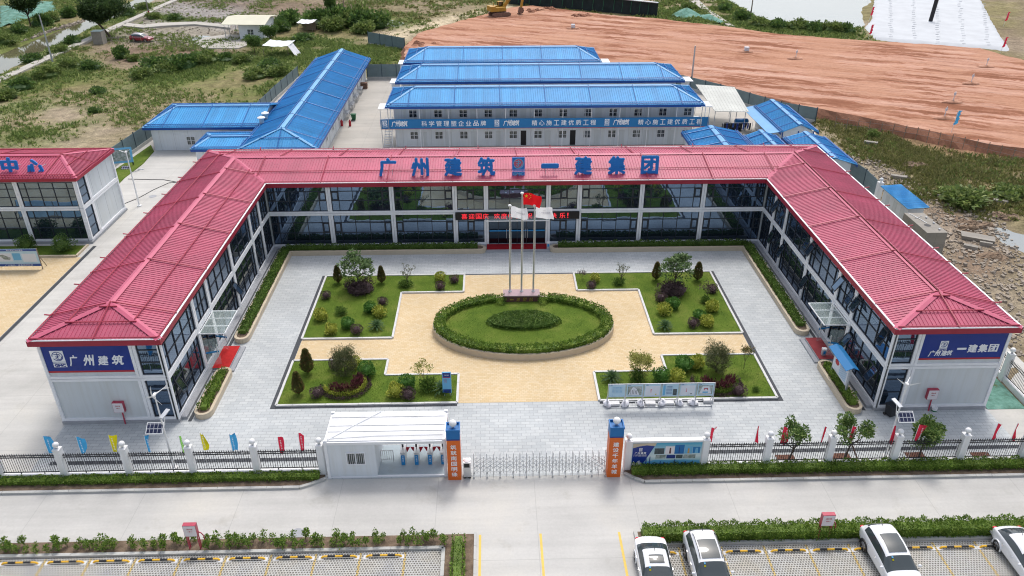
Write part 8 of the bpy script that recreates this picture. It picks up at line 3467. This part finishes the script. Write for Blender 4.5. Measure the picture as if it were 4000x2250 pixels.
# green nets lying on the ground
for poly, lb in (([(0, 24), (60, 26), (140, 12), (200, 6), (220, 40), (120, 72), (60, 90), (0, 106)], 'pale green dust net spread over earth beyond the canal'),
				 ([(2620, 62), (2650, 42), (2700, 40), (2740, 62), (2680, 76)], 'green dust net draped over a mound at the edge of the red earth, left piece'),
				 ([(2730, 62), (2790, 66), (2840, 94), (2800, 92), (2750, 78)], 'green dust net draped over a mound at the edge of the red earth, right piece')):
	W_ = GP(poly)
	xm, ym_ = sum(q[0] for q in W_) / len(W_), sum(q[1] for q in W_) / len(W_)
	xs_ = np.arange(min(q[0] for q in W_) - 1, max(q[0] for q in W_) + 1, .9)
	ys_ = np.arange(min(q[1] for q in W_) - 1, max(q[1] for q in W_) + 1, .9)
	XX, YY = np.meshgrid(xs_, ys_)
	ed = edged(XX, YY, W_)
	ins = inpoly(XX, YY, W_)
	amp = 1.0 if 'mound' in lb else .5
	ZZ = np.where(ins, np.minimum(ed, 4) * .45 * amp * (.5 + fbm(XX, YY, .3, 3)), -.1) + .15
	b = MB((xm, ym_, 0))
	vid = {}
	for (i, j), q in np.ndenumerate(ins | (ed < .6)):
		if q:
			vid[i, j] = len(b.v)
			b.v.append((XX[i, j] - xm, YY[i, j] - ym_, float(ZZ[i, j])))
	for i in range(len(ys_) - 1):
		for j in range(len(xs_) - 1):
			q = [(i, j), (i, j + 1), (i + 1, j + 1), (i + 1, j)]
			if all(k in vid for k in q):
				b.f.append(tuple(vid[k] for k in q))
				b.mi.append(0)
	solo(b, 'dust_net', 'net', lb, 'net', (xm, ym_, 0), smooth=True)

# ------------------------------------------------------------------ wild trees, bushes, weeds
for u, v, h, sp_, n1, n2, r0, mt, nl, sz, cl, sd_, lb in (
	(120, 100, 7.2, 3.2, 9, 5, .2, 'tree_dense', 6500, .45, 1.1, 61, 'tall loose dark tree beyond the canal at the top left'),
	(433, 142, 7.6, 4.0, 10, 6, .30, 'tree_dense', 13000, .5, 1.6, 62, 'big dark dense tree leaning over the canal path'),
	(1296, 92, 6.5, 1.0, 6, 4, .12, 'wild_dark', 2600, .34, .8, 63, 'narrow conical dark tree rising from the bushes right of the cottage'),
	(1060, 172, 3.4, 1.5, 6, 4, .1, 'wild_dark', 2400, .32, .7, 64, 'small round dark tree in front of the cottage'),
	(995, 205, 3.2, 1.5, 6, 4, .1, 'wild_dark', 2200, .32, .7, 65, 'small dark tree at the edge of the concrete pad left of the cottage'),
):
	p = G(u, v, 0)
	tree('wild_tree', lb, 'tree', (p.x, p.y, gz(p.x, p.y) - .1), h, sp_, n1, n2, r0, mt, nl, sz, cl, seed=sd_, lean=(-2.2, 0) if sd_ == 62 else (0, 0), low=6000 if sd_ == 62 else nl // 4, lowz=.68)
BU = [(1225, 108, 2.6, 2.6, 'd', 'dense dark bush left of the conical tree'), (1265, 100, 3.0, 2.8, 'd', 'dense dark bush right behind the shelter with the white sheet'), (1330, 96, 3.2, 3.2, 'd', 'big dark bush right of the conical tree'), (1375, 100, 3.3, 3.0, 'w', 'broad leafy bush in the middle of the thicket by the red earth'),
	  (1420, 106, 3.2, 2.8, 'd', 'dark bush near the right end of the thicket'), (1462, 108, 3.0, 2.6, 'd', 'dark bush at the right end of the thicket'), (1300, 118, 2.6, 2.2, 'w', 'leafy bush in front of the thicket'), (1130, 92, 2.6, 2.4, 'd', 'bush behind the cottage gable'), (1100, 118, 2.2, 2.0, 'd', 'bush beside the cottage wall, right'),
	  (1420, 128, 2.2, 1.8, 'w', 'loose bush below the thicket near the lone hoarding'), (560, 300, 2.6, 1.8, 'w', 'low bush in the middle of the rough field, left one'), (610, 268, 2.9, 2.2, 'd', 'dark leafy bush in the middle of the rough field'), (650, 280, 2.8, 1.8, 'w', 'leafy bush right of the dark one in the rough field'),
	  (720, 265, 2.6, 1.8, 'd', 'bush in the rough field toward the cottage'), (810, 245, 2.4, 1.6, 'w', 'yellowish bush in the rough field below the cottage pad'), (880, 238, 2.2, 1.6, 'd', 'bush at the upper right of the rough field'), (475, 225, 1.8, 2.4, 'd', 'upright dark bush beside the rubble near the red car'),
	  (520, 235, 1.6, 1.2, 'w', 'small bush beside the rubble near the red car'), (360, 270, 2.2, 1.6, 'd', 'dark bush at the right end of the path-side scrub'), (280, 262, 2.2, 1.6, 'w', 'bush in the middle of the path-side scrub'), (190, 300, 2.6, 1.8, 'w', 'bush low in the path-side scrub'), (80, 345, 2.6, 1.8, 'd', 'dark bush near the left edge below the path'),
	  (20, 380, 2.6, 1.8, 'w', 'bush at the left edge below the path'), (385, 362, 1.7, 1.2, 'd', 'lone dark bush on the dry rough ground'), (370, 435, 1.2, .8, 'd', 'tiny lone bush on the dry ground nearer the blue hut'),
	  (30, 170, 2.4, 2.0, 'w', 'bright bush on the far canal bank at the left edge'), (80, 128, 2.2, 2.0, 'd', 'dark bush on the far canal bank'), (160, 100, 2.6, 2.6, 'd', 'dark bush beside the tall loose tree beyond the canal'), (205, 80, 2.4, 2.2, 'w', 'bush beyond the canal right of the loose tree'),
	  (270, 62, 2.6, 2.4, 'd', 'dark bush beyond the canal left of the big dark tree'), (290, 168, 2.0, 1.6, 'd', 'bush between canal and path near the booth'), (220, 205, 2.2, 1.6, 'w', 'bush between canal and path, middle'), (130, 236, 2.2, 1.5, 'd', 'bush between canal and path beside the grey pole'),
	  (500, 62, 2.2, 2.0, 'd', 'bush between canal and path right of the big dark tree'), (560, 36, 2.2, 1.8, 'w', 'bush between canal and path near the top edge'), (600, 70, 2.0, 1.4, 'w', 'low bush on the grassy island by the banded pole'), (690, 76, 2.2, 1.4, 'd', 'low bush on the grassy island in the rubble'),
	  (950, 240, 2.4, 1.7, 'w', 'bush below the sagging shelter'), (1060, 265, 2.6, 1.7, 'd', 'bush on the green slope behind the long blue shed, upper'), (1080, 290, 2.6, 1.8, 'w', 'bush on the green slope behind the long blue shed, lower'), (1180, 160, 2.8, 1.6, 'd', 'brownish dark bush between the two shelters'),
	  (1000, 300, 2.6, 1.6, 'w', 'bush at the left of the green slope'), (3760, 790, 3.3, 1.8, 'w', 'big rounded bright bush on the right rough ground'), (3930, 770, 2.2, 1.4, 'w', 'smaller bush right of the big rounded one'), (3405, 535, 1.2, 1.0, 'w', 'small bright bush under the cut edge of the red earth'),
	  (2900, 78, 2.6, 2.2, 'd', 'bush on the pond bank near the dark pole'), (2960, 104, 2.6, 2.2, 'w', 'bush at the near left of the pond bank'), (3040, 112, 2.6, 2.2, 'd', 'bush on the near pond bank, left'), (3110, 118, 2.6, 2.2, 'w', 'bush on the near pond bank, left of middle'), (3180, 124, 2.6, 2.2, 'd', 'bush on the near pond bank, middle'),
	  (3250, 126, 2.6, 2.2, 'w', 'bush on the near pond bank, right of middle'), (3310, 128, 2.4, 2.0, 'd', 'bush at the right end of the near pond bank'), (2830, 40, 2.4, 1.8, 'd', 'bush on the pond bank beside the dirt path'), (2690, 38, 2.4, 1.9, 'w', 'bush on top of the netted mound')]
BP = {}
for k in 'dw':
	for q in range(3):
		random.seed(80 + q + (3 if k == 'd' else 0))
		b = MB()
		for i in range(9):
			a, r = random.uniform(0, 6.28), random.uniform(.1, .68)
			leafball(b, (r * math.cos(a), r * math.sin(a), .38 + .3 * random.random()), .42, .42, .40, 150, .22, shell=.45, rough=.3)
		core(b, (0, 0, .3), .72, .72, .38)
		BP[k, q] = b
BM = {}
random.seed(77)
for i, (u, v, r, h, k, lb) in enumerate(BU):
	q = i % 3
	p = G(u, v, 0)
	if (k, q) not in BM:
		o = BP[k, q].build('wild_bush', 'wild_dark' if k == 'd' else 'wild')
		BM[k, q] = o
	else:
		o = BM[k, q].copy()
		COL.objects.link(o)
	o.location = (p.x, p.y, gz(p.x, p.y) - .15)
	o.rotation_euler = (0, 0, random.uniform(0, 6.28))
	k_ = 1.35 if 'thicket' in lb or 'conical' in lb or 'cottage' in lb or 'shelter with' in lb else 1.0
	o.scale = (r * k_, r * k_, h * k_)
	tag(o, lb, 'bush')
# weeds and rough grass, too many to count
def tufts(n, area, cond, hmin, hmax, mat, name, seed, blades=6, wide=.16):
	random.seed(seed)
	b = MB()
	x0, x1, y0, y1 = area
	k = 0
	tries = 0
	while k < n and tries < n * 30:
		tries += 1
		x, y = random.uniform(x0, x1), random.uniform(y0, y1)
		j, i = int(round(x - gx[10])) + 10, int(round(y + 60)) + 6
		if not (0 <= i < ny and 0 <= j < nx) or near[i, j] or red[i, j] or Z[i, j] < -.3 or (x > 76 and y > 84 and inpoly(np.array(x), np.array(y), SHEET)) or random.random() > cond(i, j):
			continue
		k += 1
		z = gz(x, y) - .05
		h = random.uniform(hmin, hmax)
		for _ in range(blades):
			d = Vector((random.uniform(-1, 1), random.uniform(-1, 1), random.uniform(.6, 1.4)))
			leaf(b, Vector((x + random.uniform(-.25, .25), y + random.uniform(-.25, .25), z)), d, h * random.uniform(.6, 1.1), wide * random.uniform(.6, 1.2))
	return tag(b.build(name, mat), kind='stuff')


tufts(15000, (-125, 0, 22, 158), lambda i, j: GM[i, j] ** 2 * (.15 + N2[i, j] ** 2 * 2.2), .3, .85, 'wild', 'undergrowth', 1, 7, .17)
tufts(8000, (-125, 0, 22, 158), lambda i, j: np.clip(.5 - abs(GM[i, j] - .35), 0, 1) * (N2[i, j] > .48), .2, .5, 'weed', 'weeds', 2, 6, .11)
tufts(9000, (38, 112, -40, 60), lambda i, j: GM[i, j] ** 1.5, .3, .8, 'weed', 'tall_grass', 3, 7, .15)
tufts(3500, (38, 112, -40, 60), lambda i, j: GM[i, j] ** 2 * (N2[i, j] > .55), .3, .7, 'wild', 'undergrowth', 6, 7, .22)
tufts(3600, (30, 115, 88, 165), lambda i, j: GM[i, j] ** 2, .5, 1.1, 'wild', 'bank_grass', 4, 7, .32)
tufts(900, (-45, 60, 120, 165), lambda i, j: .3 * (N2[i, j] > .5) + GM[i, j], .4, 1.0, 'weed', 'far_weeds', 5, 7, .3)
# rubble
def stones(n, poly, s0, s1, name, seed):
	random.seed(seed)
	b = MB()
	W_ = GP(poly)
	xa, xb = min(q[0] for q in W_), max(q[0] for q in W_)
	ya_, yb_ = min(q[1] for q in W_), max(q[1] for q in W_)
	k = 0
	while k < n:
		x, y = random.uniform(xa, xb), random.uniform(ya_, yb_)
		if not inpoly(np.array(x), np.array(y), W_) or inpoly(np.array(x), np.array(y), SITE):
			continue
		k += 1
		s = s0 + (s1 - s0) * random.random() ** 3
		R_ = Matrix.Rotation(random.uniform(0, 6.28), 3, 'Z') @ Matrix.Rotation(random.uniform(-.5, .5), 3, 'X')
		c = Vector((x, y, gz(x, y) + s * .15))
		P8 = [Vector((i * random.uniform(.6, 1), j * random.uniform(.5, .9), l * random.uniform(.35, .7))) * s * .5 for l in (-1, 1) for i, j in ((-1, -1), (1, -1), (1, 1), (-1, 1))]
		b.add([c + R_ @ q for q in P8], [(0, 3, 2, 1), (4, 5, 6, 7), (0, 1, 5, 4), (1, 2, 6, 5), (2, 3, 7, 6), (3, 0, 4, 7)])
	return tag(b.build(name, 'rubble'), kind='stuff')


stones(4200, [(3200, 560), (3330, 600), (3420, 615), (3560, 690), (3640, 765), (3760, 800), (3900, 830), (4000, 1000), (4000, 1400), (3900, 1330), (3640, 1000), (3300, 640)], .06, .45, 'rubble', 1)
stones(900, [(640, 0), (1010, 0), (1010, 60), (1180, 62), (1000, 112), (880, 140), (560, 175), (430, 150), (520, 62)], .12, .55, 'rubble', 2)
stones(420, [(100, 152), (330, 74), (330, 66), (140, 132), (60, 168)], .2, .7, 'bank_rubble', 3)
for u, v, ln, lb in ((3820, 935, 3.4, 'long broken concrete beam lying by the puddle'), (3790, 970, 1.4, 'broken concrete lump near the long beam'), (3850, 958, 1.2, 'flat pale concrete slab beside the puddle'), (3905, 795, 1.6, 'big grey concrete block beside the rounded bush'), (3680, 778, 1.3, 'pale boulder left of the rounded bush'), (3510, 692, 2.0, 'pale concrete slab in the rubble above the blue shed roof'), (3400, 565, 1.8, 'white broken slab at the foot of the cut edge')):
	p = G(u, v, 0)
	random.seed(u)
	b = MB()
	P8 = [(i * ln / 2 * random.uniform(.85, 1), j * ln * .18 * random.uniform(.8, 1.1), l * .28 * random.uniform(.7, 1)) for l in (-1, 1) for i, j in ((-1, -1), (1, -1), (1, 1), (-1, 1))]
	b.add(P8, [(0, 3, 2, 1), (4, 5, 6, 7), (0, 1, 5, 4), (1, 2, 6, 5), (2, 3, 7, 6), (3, 0, 4, 7)])
	o = solo(b, 'concrete_block', 'tank', lb, 'concrete', (p.x, p.y, gz(p.x, p.y) + .15), rz=-.5)
# heaps of dug earth by the puddle
for u, v, r, lb in ((3800, 880, 1.6, 'low heap of dug brown earth left of the puddle'), (3930, 850, 1.9, 'low heap of dug brown earth behind the puddle'), (3560, 640, 1.5, 'low heap of brown earth between grass and rubble'), (3880, 1010, 1.3, 'low heap of brown earth in front of the puddle'), (2085, 42, 3.2, 'broad heap of red earth just right of the excavator bucket'), (2150, 34, 3.0, 'heap of red earth near the black hoarding'), (2270, 62, 2.2, 'small heap of red earth in front of the black hoarding'), (1650, 172, 2.6, 'low heap of red earth at the far left corner of the red earth')):
	p = G(u, v, 0)
	random.seed(u)
	b = MB()
	for k in range(7):
		a, d = random.uniform(0, 6.28), random.uniform(0, r)
		b.ball((d * math.cos(a), d * .7 * math.sin(a), 0), random.uniform(.5, 1.0), random.uniform(.4, .8), random.uniform(.25, .55), 12, 7, .22)
	if 'red earth' in lb:
		p = G(u, v, 1.2)
	solo(b, 'earth_heap', 'earth_wall' if 'red earth' in lb else 'heap_soil', lb, 'earth heap', (p.x, p.y, 1.15 if 'red earth' in lb else gz(p.x, p.y) - .05))
# wire fence posts
for i, (lb, pts, n_) in enumerate((('line of thin stakes and wire along the dirt track by the red car', [(440, 172), (640, 176), (760, 205)], 14), ('line of rough stakes and wire under the cut edge of the red earth', [(3260, 500), (3560, 540), (3800, 590), (4000, 640)], 16))):
	W_ = GP(pts)
	c_ = (W_[0][0], W_[0][1], 0)
	r = thing('stake_fence', lb, 'fence', c_)
	seg = [math.hypot(b_[0] - a_[0], b_[1] - a_[1]) for a_, b_ in zip(W_, W_[1:])]
	tot = sum(seg)
	pp = []
	for k in range(n_ + 1):
		d = tot * k / n_
		q = 0
		while q < len(seg) - 1 and d > seg[q]:
			d -= seg[q]
			q += 1
		t_ = d / seg[q]
		pp.append(Vector((W_[q][0] + (W_[q + 1][0] - W_[q][0]) * t_, W_[q][1] + (W_[q + 1][1] - W_[q][1]) * t_, 0)))
	for a_ in pp:
		b = MB(c_)
		b.tube([a_ + Vector((0, 0, gz(a_.x, a_.y) - .2)), a_ + Vector((random.uniform(-.1, .1), 0, 1.7))], .05, 5)
		b.build('stake', 'wood', r)
	for z in (.7, 1.4):
		b = MB(c_)
		b.tube([q + Vector((0, 0, z)) for q in pp], .012, 3, False)
		b.build('wire', 'galv', r)
bpy.data.objects.remove(_to)
